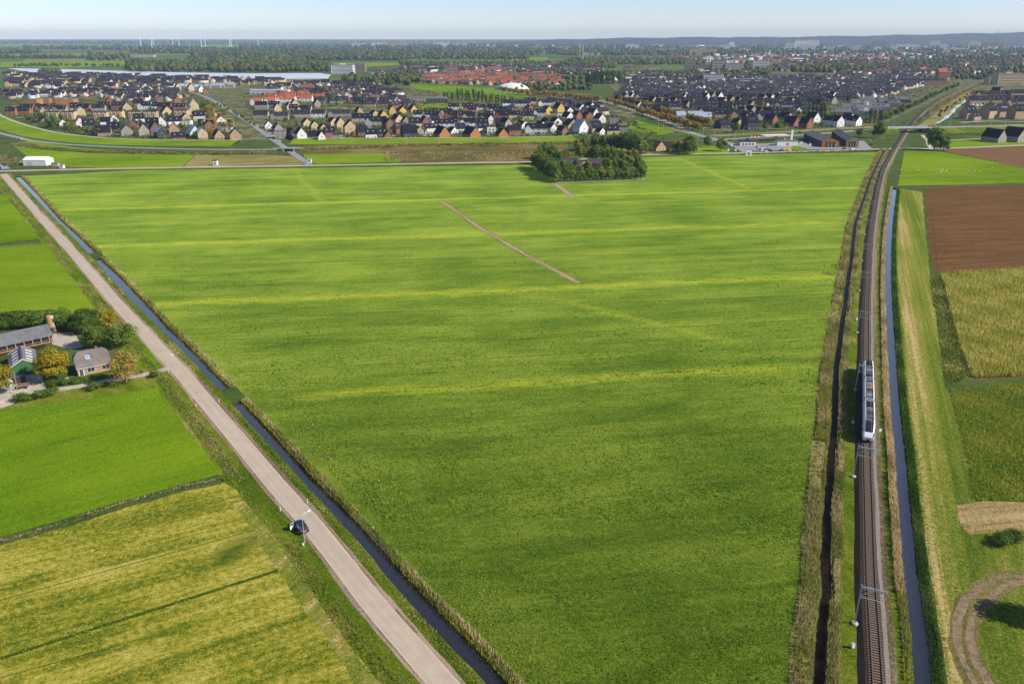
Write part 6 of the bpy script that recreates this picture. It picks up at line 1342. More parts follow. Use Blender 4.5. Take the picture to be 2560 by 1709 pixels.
line(12, (262,400), (425,515), ['mid_green','mid_olive'], 'grove_tree', lambda i: f'green grove tree, {nth(i)} from the back along the grove left side', GRV, .95, 1.15)
line(9, (1085,345), (1160,480), 'mid_olive', 'grove_tree', lambda i: f'olive grove tree, {nth(i)} from the back along the grove right side', GRV, .8, .95)
for i, (x, y, k, s) in enumerate(((330,330,'mid_green',1.25),(400,350,'mid_green',1.2),(300,370,'mid_green',1.1),(450,400,'mid_green',1.2),(500,450,'mid_olive',1.0),(520,330,'mid_autumn',1.0),(640,330,'mid_olive',1.15),(700,345,'mid_autumn',1.1),(770,350,'mid_green',1.15),(850,350,'mid_olive',1.25),(900,370,'mid_green',1.1),(620,430,'mid_olive',.9),(700,445,'mid_olive',.9),(860,440,'mid_green',.95),(950,420,'mid_olive',1.0),(1000,440,'mid_olive',.95),(1050,400,'mid_olive',1.0),(560,480,'mid_green',.9),(800,470,'mid_olive',.85),(980,360,'mid_green',.9),(420,460,'mid_green',1.1),(360,430,'mid_green',1.1))):
    tree('grove_tree', k, at(*z6(x, y)), f'{"rusty" if k == "mid_autumn" else "leafy"} tree inside the grove, {nth(i)} of the inner trees', GRV, s)
for i, (x, y, k, s) in enumerate(((620,260,'mid_autumn',1.2),(680,255,'mid_olive',1.3),(760,250,'mid_green',1.25),(840,250,'mid_olive',1.3),(920,255,'mid_green',1.3),(980,262,'mid_green',1.35),(1040,268,'mid_green',1.6),(1090,285,'mid_green',1.5),(1150,295,'mid_olive',1.35),(1190,280,'mid_green',1.2),(1430,268,'mid_autumn',1.0),(1470,272,'mid_olive',1.0),(1500,285,'mid_autumn',1.15),(1560,270,'mid_olive',1.5),(1540,290,'mid_green',1.1),(1590,285,'mid_olive',1.0),(1705,225,'mid_green',.85),(1820,262,'mid_olive',1.15),(1400,285,'garden_olive',1.0),(1380,288,'garden',.9))):
    tree('farm_tree', k, at(*z6(x, y)), f'large {"yellowing" if k == "mid_autumn" else "green"} tree around the tan farmhouse, {nth(i)} from the left', 'trees around the tan farmhouse', s)
for px, py, k, s, lab in ((2195,346,'mid_green',1.45,'round dark green tree left of the railway bridge'),(2335,376,'mid_green',1.75,'large round tree beside the farm path right of the railway'),(2358,377,'mid_olive',1.3,'second tree crowding the large round tree right of the railway'),(2148,342,'mid_olive',.85,'small olive tree between the halls and the bridge'),(1795,318,'mid_olive',.9,'round olive tree in front of the dark solar houses'),(1838,332,'mid_olive',1.05,'tall olive tree between the two solar houses'),(1913,326,'mid_green',.75,'round green tree right of the solar houses'),(1943,325,'mid_green',.8,'second round green tree right of the solar houses')):
    tree('tree', k, at(px, py), lab, None, s)
e_ = tree('tree', 'near_dark', at(2640,1560), 'dark tree cut by the right photo edge inside the curved track', None, 1.3)
for i, (px, py) in enumerate(((2512,1352),(2530,1346),(2545,1356),(2500,1362))): tree('bramble_shrub', 'shrub_near', at(px, py), f'low bramble at the brushwood heap, {nth(i)} from the left', 'brambles at the right edge', 1.0, 'shrub')
q = at(2526, 1350); mb = MB()
for i in range(60): a = rnd.uniform(0, 6.28); l = rnd.uniform(.5, 1.3); x, y = rnd.gauss(0, .7), rnd.gauss(0, .5); mb.tube((x, y, rnd.uniform(.05, .5)), (x+math.cos(a)*l, y+math.sin(a)*l*.6, rnd.uniform(.1, .9)), .05, .02, 4)
tag(mb.build('brushwood_heap', M_BARK, loc=(q.x, q.y, 0)), 'heap of dark brown cut brushwood among the brambles at right', 'heap')
# avenue
idf = lambda x, y: (x, y)
line(46, (1516,258), (1748,330), 'row_autumn', 'avenue_tree', lambda i: f'rusty avenue tree, {nth(i)} from the far end of the row left of the avenue', 'autumn avenue trees', .95*1.2, 1.05*1.25, idf)
line(44, (1548,252), (1772,318), 'row_autumn', 'avenue_tree', lambda i: f'rusty avenue tree, {nth(i)} from the far end of the row right of the avenue', 'autumn avenue trees', .95*1.2, 1.05*1.25, idf)
line(40, (1243,231), (1500,256), 'row_autumn', 'avenue_tree', lambda i: f'brown-green avenue tree, {nth(i)} from the left in the row behind the sports field', 'autumn avenue trees', 1.2, 1.35, idf)
line(26, (1105,246), (1284,262), 'poplar', 'poplar_tree', lambda i: f'slim dark poplar, {nth(i)} from the left in the row beside the school', 'poplars beside the school', .72, .85, idf)
line(14, (1140,240), (1215,246), 'poplar', 'poplar_tree', lambda i: f'slim dark poplar, {nth(i)} from the left in the back row behind the school', 'poplars beside the school', .75, .9, idf)
line(20, (1468,208), (1548,209), 'poplar', 'poplar_tree', lambda i: f'tall poplar, {nth(i)} from the left in the dense dark block behind the town', 'dense poplar block', 1.7, 1.9, idf)
for n, x0, x1, y, nm in ((3,1600,1622,263,'left of the second estate row'),(4,1690,1735,268,'in the middle of the right estate'),(5,1815,1862,279,'above the solar houses'),(5,1880,1925,277,'right of the solar houses'),(4,2020,2050,292,'behind the white gables'),(6,2160,2205,308,'at the corner before the railway bridge'),(4,800,850,262,'over the middle estate'),(5,925,1010,205,'beyond the navy terraces'),(4,2048,2062,293,'near the brick gables')):
    line(n, (x0,y), (x1,y), 'poplar', 'poplar_tree', lambda i: f'dark poplar, {nth(i)} from the left in the clump {nm}', 'poplar clumps in the estates', .9, 1.1, idf)
line(34, (2205,304), (2400,212), ['mid_green','mid_olive'], 'belt_tree', lambda i: f'green belt tree, {nth(i)} from the near end along the railway left side', 'tree belt beside the railway', .6, .8, idf, 1.0)
line(12, (2340,298), (2440,228), ['garden','garden_olive'], 'belt_tree', lambda i: f'small tree, {nth(i)} from the near end along the narrow canal right of the railway', 'trees along the narrow canal', .8, 1.1, idf)
line(14, (545,262), (640,318), 'garden', 'street_tree', lambda i: f'small street tree, {nth(i)} from the far end right of the diagonal town road', 'street trees of the diagonal road', .6, .8, idf)
# garden trees among the houses (look-alikes share the label of their estate)
KN = {'garden': 'green', 'garden_olive': 'olive', 'garden_autumn': 'rusty', 'shrub': 'low'}
def scatter(n, poly, keys, lab, grp, s0=.5, s1=1.0, name='garden_tree'):
    P = [Vector(p) for p in poly]; xs = [p[0] for p in poly]; ys = [p[1] for p in poly]; L = []
    while len(L) < n:
        q = Vector((rnd.uniform(min(xs), max(xs)), rnd.uniform(min(ys), max(ys))))
        if inside(q, P): L.append((q.x, q.y, rnd.choice(keys)))
    L.sort(); cnt = {}
    for x, y, k in L:
        i = cnt.get(k, 0); cnt[k] = i+1
        tree(name, k, at(x, y), f'{KN[k]} {lab}, {nth(i)} {KN[k]} one from the left', grp, rnd.uniform(s0, s1)*1.5)
GK = ['garden','garden','garden_olive','garden_olive','garden_autumn']
scatter(70, [(30,285),(90,310),(200,338),(420,350),(600,352),(560,280),(480,262),(60,262)], GK, 'garden tree in the left estate', 'garden trees of the left estate')
scatter(26, [(60,300),(140,330),(240,342),(210,325),(110,295)], GK, 'tree in the left estate thicket', 'thicket trees of the left estate', .7, 1.2)
scatter(22, [(475,255),(530,262),(545,290),(500,275),(470,262)], GK, 'tree beside the diagonal town road', 'trees of the wild plot', .7, 1.1)
scatter(70, [(650,300),(700,346),(1000,347),(1430,342),(1560,332),(1540,300),(1470,262),(1300,258),(900,262),(670,265)], GK, 'garden tree in the middle estate', 'garden trees of the middle estate', .45, .85)
scatter(64, [(1600,260),(1780,318),(2050,316),(2190,300),(2280,250),(2150,232),(1560,240)], GK, 'garden tree in the right estate', 'garden trees of the right estate', .5, .95)
scatter(16, [(1560,300),(1640,340),(1580,345),(1500,290)], ['shrub','garden_olive'], 'tree left of the avenue', 'young trees beside the avenue', .5, .8)
scatter(20, [(150,205),(260,195),(430,230),(300,250),(200,222)], GK, 'tree in the gap below the lake', 'trees of the left green gap', .7, 1.1)
scatter(12, [(2460,285),(2560,270),(2560,235),(2440,245)], GK, 'tree at the right edge school', 'trees at the right school', .5, .9)
# shrubs along the dike and embankments: one mass
def shrub_mass(name, pts, n, w0, w1, s0, s1, pal, hz_=1.0):
    P = resample([at(*q) for q in pts], 3); N = normals(P); V = []; Tn = []
    g = rng
    for i in range(n):
        k = int(g.integers(0, len(P)-1)); q = P[k].lerp(P[k+1], float(g.random()))+N[k]*float(g.uniform(w0, w1)); s = float(g.uniform(s0, s1)); m_ = 34
        d = g.normal(size=(m_, 3)); d /= np.linalg.norm(d, axis=1)[:, None]; d[:, 2] = np.abs(d[:, 2])
        c_ = d*s*np.array([1, 1, .8*hz_])*g.uniform(.5, 1, (m_, 1)) + [q.x, q.y, .1]
        a = g.normal(size=(m_, 3)); b = g.normal(size=(m_, 3)); sz = s*.32
        V.append(np.stack([c_-a*sz*.5, c_+b*sz*.5, c_+a*sz*.5+[0, 0, sz*.4]], 1)); cc = np.array(pal[int(g.integers(0, len(pal)))])*g.uniform(.7, 1.3); Tn.append(np.repeat(cc[None]*g.uniform(.8, 1.2, (m_, 1)), 3, 0))
    V = np.concatenate(V).reshape(-1, 3); tag(obj(name, np_mesh(name, V, np.arange(len(V)).reshape(-1, 3), M_LEAF, np.concatenate(Tn))), kind='stuff')
BR = [(0.06,0.07,0.015),(0.085,0.08,0.02),(0.045,0.06,0.012),(0.11,0.095,0.035)]; TN = [(0.16,0.13,0.05),(0.12,0.095,0.03),(0.2,0.16,0.08),(0.08,0.085,0.02)]
shrub_mass('dike_scrub', [(40,360),(120,372),(250,381),(400,384),(560,385),(650,384)], 620, -4, 6, 1.2, 2.6, BR)
shrub_mass('dike_scrub', [(640,381),(690,383)], 60, -4, 5, .8, 1.6, TN)
shrub_mass('rough_scrub', [(745,376),(850,372),(1000,366),(1200,362),(1430,358)], 420, -6, 6, 1.0, 2.3, BR+TN)
shrub_mass('rough_scrub', [(960,392),(1100,390),(1300,390),(1400,380)], 700, -26, 26, .6, 1.5, TN)
shrub_mass('ditch_scrub', [(10,388),(30,400),(60,412)], 160, -6, 10, 1.2, 2.4, BR+TN)
shrub_mass('estate_hedges', [(230,348),(420,353),(600,354)], 130, -4, 2, .7, 1.6, BR)
shrub_mass('estate_hedges', [(740,350),(1000,348),(1420,344)], 170, -2, 5, .6, 1.3, BR)
shrub_mass('embankment_scrub', [(2330,338),(2420,336),(2600,334)], 260, -8, 6, .6, 1.6, BR)
shrub_mass('embankment_scrub', [(2140,352),(2230,345)], 110, -10, 8, .7, 1.6, BR+TN)
shrub_mass('path_hedge', [(1880,386),(2000,381),(2200,376)], 130, -1, 1.5, .7, 1.2, BR)
shrub_mass('avenue_scrub', [(1480,262),(1560,300),(1660,350)], 260, -6, 4, 1.0, 2.2, BR)
shrub_mass('railway_scrub', [(2285,322),(2340,280),(2420,230),(2480,205)], 240, -9, -4, 1.0, 2.2, BR)
shrub_mass('railway_scrub', [(2250,325),(2320,275),(2400,225)], 200, -9, 0, 1.0, 2.0, [(0.09,0.10,0.03),(0.13,0.13,0.05)])
def green_mass(name, poly, n, s0, s1, pal):
    """gardens: hedges and shrubs nobody could count"""
    P = np.array([tuple(at(*q)[:2]) for q in poly]); lo, hi = P.min(0), P.max(0); pts = np.zeros((0, 2))
    xs = [p[0] for p in poly]; ys = [p[1] for p in poly]
    while len(pts) < n:
        c_ = at_np(rng.uniform(min(xs), max(xs), n*2), rng.uniform(min(ys), max(ys), n*2)); pts = np.concatenate([pts, c_[in_poly(c_, [tuple(p) for p in P])]])
    pts = pts[:n]; m_ = 22; s = rng.uniform(s0, s1, n)
    d = rng.normal(size=(n, m_, 3)); d /= np.linalg.norm(d, axis=2)[:, :, None]; d[:, :, 2] = np.abs(d[:, :, 2])
    c_ = d*(s[:, None, None]*rng.uniform(.5, 1, (n, m_, 1)))*np.array([1.25, 1.25, 1.0]); c_[:, :, :2] += pts[:, None, :]; c_[:, :, 2] += .1
    a = rng.normal(size=(n, m_, 3)); b = rng.normal(size=(n, m_, 3)); sz = (s*.36)[:, None, None]
    V = np.stack([c_-a*sz*.5, c_+b*sz*.5, c_+a*sz*.5+np.array([0, 0, .4])*sz], 2).reshape(-1, 3)
    T = np.array(pal)[rng.integers(0, len(pal), n)]*rng.uniform(.7, 1.3, (n, 1)); T = np.repeat(T, m_*3, 0)
    tag(obj(name, np_mesh(name, V, np.arange(len(V)).reshape(-1, 3), M_LEAF, T)), kind='stuff')
GM = [(0.030,0.050,0.010),(0.045,0.065,0.013),(0.022,0.040,0.009),(0.065,0.075,0.02),(0.08,0.06,0.015)]
green_mass('garden_greenery', [(30,285),(90,310),(200,338),(420,350),(600,352),(560,280),(480,230),(420,190),(20,190),(20,262)], 4200, .9, 3.4, GM)
green_mass('garden_greenery', [(600,250),(650,300),(700,346),(1000,347),(1430,342),(1570,334),(1540,300),(1470,250),(1300,240),(1050,225),(900,205),(640,200)], 5200, .9, 3.4, GM)
green_mass('garden_greenery', [(1600,260),(1780,322),(2050,320),(2190,305),(2280,250),(2400,205),(2150,205),(1560,215)], 5200, .9, 3.4, GM)
green_mass('garden_greenery', [(2400,300),(2560,300),(2560,205),(2440,245)], 500, .6, 2.0, GM)
green_mass('pond_thicket', [(60,300),(140,332),(240,344),(225,325),(110,290)], 240, 1.2, 3.0, GM)
# ---- lamps along the ring road
def lamp_row(pts, where, h=9, z=0.0, rz=0.0, arm=1.8):
    for i, (px, py) in enumerate(pts):
        q = at(px, py, z); e = empty('street_lamp', (q.x, q.y, z), rz+rnd.uniform(-.1,.1), f'tall curved street lamp, {nth(i)} from the left {where}', 'street lamp', 'street lamps of the ring road')
        obj('pole', cached(('rlp', h), lambda: MB().tube((0,0,0),(0,0,h),.16,.11,6).mesh('pole', M_STEEL)), e)
        obj('arm', cached(('rla', h, arm), lambda: MB().tube((0,0,h),(arm*.5,0,h+.55),.1,n=5).tube((arm*.5,0,h+.55),(arm,0,h+.4),.09,n=5).mesh('arm', M_STEEL)), e); obj('lamp_head', cached('rlh', lambda: MB().box(-.1,.7,-.16,.16,-.1,.08).mesh('lamp_head', M_STEEL)), e, (arm,0,h+.4))
lamp_row([(1013,361),(1018,361),(1098,359),(1177,357),(1257,356),(1330,353),(1337,352),(1407,353),(1415,353)], 'along the green dike in the middle', 9)
lamp_row([(1645,322),(1658,321),(1682,335),(1697,332),(1722,342),(1735,347),(1745,352),(1757,343),(1785,345),(1802,350),(1822,345),(1836,352),(1858,340),(1875,352),(1915,340),(1965,333),(1983,333),(1992,340),(2041,327),(2058,330),(2070,331),(2114,323),(2130,321)], 'at the junction by the filling station', 9)
lamp_row([(2233,321),(2306,318),(2338,317),(2374,316.5),(2410,316),(2443,315.5),(2478,315),(2512,314.5),(2548,314)], 'on the raised road over the railway', 9, DZ, 1.2)
lamp_row([(720,300),(690,330),(640,286),(610,262)], 'along the diagonal town road', 8)
for i, (px, py) in enumerate(((1828,375),(1838,388),(1820,388),(2002,369),(2024,374),(1905,385))):
    q = at(px, py); e = empty('road_sign_post', q, .1, f'small white road sign near the filling station, {nth(i)} from the left', 'sign', 'sign posts at the filling station'); obj('post', cached('rsp', lambda: MB().tube((0,0,0),(0,0,7),.09,n=5).mesh('post', M_STEEL)), e); obj('sign_board', cached('rsb', lambda: MB().box(-.8,.8,-.06,.06,3.8,5.4).mesh('sign_board', M_WHITE)), e)
# ---- sheep
def sheep_mesh():
    """one closed body: rump, barrel, neck, head lowered to graze, four legs drawn out of the belly"""
    st = [(-.62,.10,.62,.10),(-.5,.22,.6,.22),(-.15,.27,.6,.26),(.25,.26,.6,.25),(.5,.17,.62,.18),(.68,.11,.55,.13),(.84,.10,.38,.11),(.98,.06,.28,.07)]; n = 10; mb = MB()
    for x, w, z, h in st:
        for k in range(n): a = 2*math.pi*k/n; mb.v.append((x, w*math.cos(a), z+h*math.sin(a)))
    for i in range(len(st)-1):
        for k in range(n): mb.f.append((i*n+k, i*n+(k+1) % n, (i+1)*n+(k+1) % n, (i+1)*n+k)); mb.m.append(0)
    mb.f.append(tuple(reversed(range(n)))); mb.m.append(0); mb.f.append(tuple(range((len(st)-1)*n, len(st)*n))); mb.m.append(0)
    for x in (-.4, .35):
        for y in (-.13, .13): mb.tube((x, y, .45), (x+.02, y, .22), .07, .05, 6); mb.tube((x+.02, y, .22), (x, y, 0), .045, .035, 6)
    return mb.mesh('sheep', plain('wool', (.72,.68,.58), .95, var=.15))
SHM = sheep_mesh()
for i, (px, py) in enumerate(((2253,426),(2295,427),(2352,428),(2355,424),(2358,427),(2364,430),(2368,426),(2421,428),(2424,431),(2433,429),(2437,428),(2449,430),(2480,420),(2353,432))):
    q = at(px, py); e = tag(obj('sheep', SHM, None, q, (0,0,rnd.uniform(0,6.28)), 1.1), f'white sheep grazing, {nth(i)} in the loose flock right of the railway', 'sheep', 'sheep on the bright pasture')

# ---- estate streets and parked cars
for si, pts in enumerate(([(190,330),(300,336),(420,338),(560,340)], [(110,308),(250,306),(420,305),(560,312)], [(40,294),(200,285),(330,283),(520,283)], [(30,246),(200,244),(360,248),(480,255)], [(20,224),(200,224),(420,216),(640,222)],
            [(700,338),(860,343),(1060,340),(1300,338),(1480,338)], [(680,308),(900,318),(1150,326),(1400,322),(1530,320)], [(680,288),(900,292),(1100,306),(1400,306)], [(700,265),(900,272),(1100,284),(1480,284)], [(860,345),(850,310),(830,280)], [(1060,340),(1050,300),(1020,260)], [(1290,338),(1310,310),(1290,275)],
            [(1650,290),(1800,308),(2000,304)], [(1600,268),(1850,282),(2010,284)], [(1600,256),(1850,266),(2090,268)], [(1980,318),(1970,280),(1950,252)], [(2060,312),(2090,280),(2150,255)], [(1560,246),(1850,256),(2110,258)], [(2400,306),(2480,303),(2560,305)], [(2400,272),(2480,270),(2560,272)])):
    strip_px(pts, -2.6, 2.6, 0.03+0.004*si, 'estate_street', M_GREYROAD if rnd.random() < .5 else M_PATH, jit=.3)
SP = {'left estate': [(190,330,560,340,8),(110,308,560,311,8),(40,294,520,283,6)], 'middle estate': [(700,339,1000,342,8),(1060,340,1480,338,9),(680,308,1150,326,9),(1150,326,1530,320,8)], 'right estate': [(1650,290,2000,304,8),(1600,268,2010,284,8)], 'diagonal town road': [(640,312,700,358,7)]}
for nm, L in SP.items():
    cs = sorted((x0+(x1-x0)*(i+rnd.uniform(.1,.9))/n, y0+(y1-y0)*(i+.5)/n) for x0, y0, x1, y1, n in L for i in range(n)); cnt = {}
    for x, y in cs:
        k = rnd.choice((0, 0, 1, 2, 3, 4)); i = cnt.get(k, 0); cnt[k] = i+1; q = at(x, y)
        car('street_car', (q.x, q.y, .1), rnd.choice((0, .1, 1.5, 3.1)), CARC[k], f'small {CN[k]} car parked in {nm}, {nth(i)} {CN[k]} one from left', 'cars parked in the estates', detail=False, sc=1.1)

# ---- pale fence along the grove edge
a, b = at(*z6(440, 534)), at(*z6(1180, 507)); L = (b-a).length
e = empty('grove_fence', (a+b)/2, math.atan2(b.y-a.y, b.x-a.x), 'pale low rail fence along the front edge of the central grove', 'fence')
for z in (.45, .95): MB().box(-L/2,L/2,-.05,.05,z,z+.16).build('rail', M_CONC, e)
for i in range(31): obj('post', cached('gpost', lambda: MB().box(-.09,.09,-.09,.09,0,1.25).mesh('post', M_CONC)), e, (-L/2+L*i/30, 0, 0))
# ================================================================ FAR COUNTRY: lake, woods, town behind, skyline
poly_sheet('lake', ats([(20,171.5),(55,171),(151,173),(315,178),(480,182),(640,184),(799,183),(829,187),(822,197),(640,198),(466,194),(302,189),(180,187),(99,185.5),(60,178)]), 0.10, M_LAKE, 6, 60)
poly_sheet('lake_shore', ats([(430,190),(560,193.5),(690,199),(830,199),(830,206),(690,206),(430,198)]), 0.06, M_CLAY, 4, 60)
poly_sheet('far_field', ats([(765,158),(1000,156),(1260,158),(1180,162),(1050,160),(900,168),(790,168)]), 0.05, M_BRIGHT, 6, 80)
poly_sheet('far_field', ats([(0,155),(330,152),(320,165),(160,170),(0,168)]), 0.05, M_BRIGHT, 6, 80)
poly_sheet('far_field', ats([(60,150),(300,147),(320,151),(60,154)]), 0.06, M_CLAY, 6, 80)
poly_sheet('far_field', ats([(0,136),(240,134),(520,128),(530,134),(240,141),(0,142)]), 0.05, M_BRIGHT, 6, 80)
poly_sheet('far_field', ats([(0,110),(400,112),(640,114),(620,118),(300,118),(0,116)]), 0.05, M_BRIGHT, 6, 120)
poly_sheet('far_field', ats([(680,118),(860,116),(880,119),(700,121)]), 0.05, M_BRIGHT, 6, 90)
poly_sheet('far_field', ats([(930,127),(1180,125),(1190,128),(960,130)]), 0.05, M_LEFT, 6, 90)
poly_sheet('far_field', ats([(1150,136),(1300,134),(1300,139),(1160,141)]), 0.05, M_BRIGHT, 6, 90)
poly_sheet('far_field', ats([(1280,144),(1370,143),(1370,149),(1280,163)]), 0.05, M_BRIGHT, 6, 80)
poly_sheet('far_field', ats([(2330,290),(2420,235),(2500,205),(2560,190),(2560,180),(2480,196),(2400,224),(2320,275)]), 0.02, M_BRUSH, 3, 30)
# wooded hills on the right horizon
XS = [1150,1300,1450,1580,1750,1900,2050,2150,2280,2420,2560,2750,3000]; YS = [110,101,97,95,93,93.5,92,90.5,88.5,86,83.5,82,80]
mb = MB(); nx, D0 = 150, 8500
for j, (D_, k) in enumerate(((11000, 0), (11800, .5), (12400, .85), (13000, 1.0), (14000, .9))):
    for i in range(nx+1):
        px = 1100+2000*i/nx; q = (px-1280)/F*(D_*math.cos(TH)+H*math.sin(TH)); yy = np.interp(px, XS, YS); crest = max(4, H+(YH-yy)*13000/1865)
        mb.v.append((q, D_, 0.5 if k == 0 else max(1, crest*k+rnd.uniform(-4, 4)+5*math.sin(i*.5+j))))
for j in range(4):
    for i in range(nx): s = j*(nx+1)+i; mb.f.append((s, s+1, s+nx+2, s+nx+1)); mb.m.append(0)
M_WOODG = plain('forest_floor', (0.020,0.034,0.016), .95, var=.5, scale=.01)
tag(mb.build('hills', M_WOODG, smooth=True), kind='structure')
# woods: uncounted crowns
def ico():
    bm = bmesh.new(); bmesh.ops.create_icosphere(bm, subdivisions=1, radius=1); V = np.array([v.co[:] for v in bm.verts]); Fc = np.array([[v.index for v in f.verts] for f in bm.faces]); bm.free(); return V, Fc
IV, IF = ico()
M_WOOD = tinted('wood_crowns', rough=.9, rand=0, mult=1.3)
def woods(name, regs, pal):
    P = []; Sx = []
    for x0, x1, y0, y1, n, s in regs:
        px = rng.uniform(x0, x1, n); py = rng.uniform(y0, y1, n); q = at_np(px, py); P.append(q)
        D = np.hypot(q[:, 0], q[:, 1]); Sx.append(s*rng.uniform(.7, 1.35, n)*np.clip(D/3000, 1, 2.6)**.6)
    P = np.concatenate(P); s = np.concatenate(Sx); n = len(P)
    jit = rng.uniform(.65, 1.25, (n, len(IV), 1)); V = IV[None]*jit*np.stack([s*5.6, s*5.6, s*6.0], 1)[:, None, :]
    V[:, :, :2] += P[:, None, :]; V[:, :, 2] += (s*5.4)[:, None]; V[:, :, 2] = np.maximum(V[:, :, 2], .1)
    T = np.array(pal)[rng.integers(0, len(pal), n)]*rng.uniform(.7, 1.3, (n, 1)); T = np.repeat(T[:, None], len(IV), 1)*rng.uniform(.8, 1.2, (n, len(IV), 1))
    Fc = (IF[None]+(np.arange(n)*len(IV))[:, None, None]).reshape(-1, 3)
    tag(obj(name, np_mesh(name, V.reshape(-1, 3), Fc, M_WOOD, T.reshape(-1, 3))), kind='stuff')
WG = [(0.028,0.046,0.012),(0.042,0.060,0.014),(0.060,0.070,0.016),(0.022,0.038,0.012)]
woods('lakeside_wood', [(320,830,163,181,620,1.5),(470,760,152,166,420,1.5),(318,450,160,177,260,1.4),(100,150,181,184,36,1.0)], WG+[(0.065,0.065,0.018)])
woods('field_hedgerows', [(0,240,143,147,120,1.0),(0,100,128,135,90,1.3),(60,250,119,125,150,1.3),(260,500,117,126,220,1.3),(330,640,126,136,260,1.4),(480,640,136,152,220,1.5),(220,330,140,152,60,1.4),(30,310,164,167,60,.8),(0,640,108.5,111,260,1.6)], WG)
woods('distant_woods', [(600,1700,112,122,950,1.4),(600,1300,122,140,1050,1.3),(620,1000,138,152,700,1.4),(1000,1320,135,150,420,1.3),(1300,1900,124,140,850,1.2),(1700,2560,104,114,800,1.4),(1850,2560,112,140,1100,1.1),(0,2560,104.5,109,700,1.8)], WG)
woods('town_woods', [(960,1060,183,207,130,1.1),(1000,1500,158,170,420,1.0),(1420,1540,150,172,240,1.2),(1500,1760,150,163,420,1.1),(1500,1760,185,202,300,1.0),(1780,1930,182,196,160,1.1),(1860,2300,160,180,480,1.0),(1920,2450,140,165,430,.9),(1980,2200,172,183,240,1.2),(2300,2560,138,175,420,1.0),(1280,1480,170,215,200,.9),(860,1020,196,215,90,1.2),(1290,1480,217,228,60,.8),(2380,2560,176,200,140,1.0)], WG+[(0.075,0.06,0.016)])
# distant streets of houses (beyond those one can pick out)
M_FARH = tinted('far_house_paint', rough=.8, rand=0, mult=1.0, spec=.2)
def far_houses(name, poly, n, roofs, walls, lens=(9, 34), hts=(5, 9), dens=28):
    poly3 = [tuple(at(*q)[:2]) for q in poly]; xs = [p[0] for p in poly]; ys = [p[1] for p in poly]; P = np.zeros((0, 2))
    while len(P) < n:
        q = at_np(rng.uniform(min(xs), max(xs), n*2), rng.uniform(min(ys), max(ys), n*2)); q[:, 1] = np.round(q[:, 1]/dens)*dens; P = np.concatenate([P, q[in_poly(q, poly3)]])
    P = P[:n]; L = rng.uniform(*lens, n)/2; Wd = rng.uniform(8, 10.5, n)/2; ev = rng.uniform(hts[0]*.7, hts[0]*1.15, n); rg = ev+Wd*rng.uniform(.75, 1.05, n); swap = rng.random(n) < .42
    V = np.zeros((n, 16, 3)); cs = [(-1,-1),(1,-1),(1,1),(-1,1)]
    for i, (a, b) in enumerate(cs): V[:, i] = np.c_[a*L, b*Wd, np.zeros(n)]; V[:, 4+i] = np.c_[a*L, b*Wd, ev]
    V[:, 8] = np.c_[-L, 0*L, rg]; V[:, 9] = np.c_[L, 0*L, rg]
    for i, (a, b) in enumerate(cs): V[:, 10+i] = np.c_[a*(L+.3), b*(Wd+.4), ev-.2]
    V[:, 14] = np.c_[-L-.3, 0*L, rg+.15]; V[:, 15] = np.c_[L+.3, 0*L, rg+.15]
    x = V[:, :, 0].copy(); V[swap, :, 0] = V[swap, :, 1]; V[swap, :, 1] = -x[swap]
    an = rng.normal(.2, .16, n); c_, s_ = np.cos(an)[:, None], np.sin(an)[:, None]; xx = V[:, :, 0]*c_-V[:, :, 1]*s_; yy = V[:, :, 0]*s_+V[:, :, 1]*c_; V[:, :, 0] = xx+P[:, :1]; V[:, :, 1] = yy+P[:, 1:]
    Fq = np.array([(0,1,5,4),(1,2,6,5),(2,3,7,6),(3,0,4,7),(10,11,15,14),(12,13,14,15)]); Ft = np.array([(5,6,9),(7,4,8)])
    F3 = np.concatenate([Fq[:, [0,1,2]], Fq[:, [0,2,3]], Ft]); Fc = (F3[None]+(np.arange(n)*16)[:, None, None]).reshape(-1, 3)
    T = np.zeros((n, 16, 3)); T[:, :10] = (np.array(walls)[rng.integers(0, len(walls), n)]*rng.uniform(.75, 1.2, (n, 1)))[:, None]; T[:, 10:] = (np.array(roofs)[rng.integers(0, len(roofs), n)]*rng.uniform(.7, 1.4, (n, 1)))[:, None]
    tag(obj(name, np_mesh(name, V.reshape(-1, 3), Fc, M_FARH, T.reshape(-1, 3))), kind='stuff')
NV = [(0.016,0.016,0.026),(0.020,0.020,0.030),(0.035,0.033,0.038),(0.05,0.045,0.05)]; WLS = [(0.42,0.32,0.22),(0.6,0.57,0.52),(0.28,0.17,0.12),(0.5,0.42,0.32),(0.7,0.69,0.66)]; RED = [(0.24,0.075,0.04),(0.30,0.10,0.05),(0.18,0.07,0.045),(0.12,0.07,0.055)]
far_houses('distant_streets', [(1545,250),(1850,248),(2130,250),(2210,244),(2290,218),(2390,196),(2270,190),(1860,196),(1560,206)], 1150, NV, WLS+WLS[1:2]+WLS[3:], (8, 21), (5.5, 9), 24)
far_houses('distant_streets', [(2180,186),(2420,186),(2560,165),(2560,150),(2150,152),(1930,160),(1930,178)], 640, NV+RED[:1], WLS, (10, 40), (6, 9), 34)
far_houses('distant_red_streets', [(1025,196),(1130,184),(1400,190),(1405,212),(1300,216),(1180,212),(1040,208)], 330, RED, WLS[:3], (10, 34), (5.5, 9), 24)
far_houses('distant_streets', [(20,187),(300,190),(560,199),(700,203),(690,214),(420,206),(140,212),(20,208)], 190, NV, [(0.5,0.37,0.22),(0.42,0.3,0.18),(0.6,0.5,0.38)], (14, 40), (6, 9), 30)
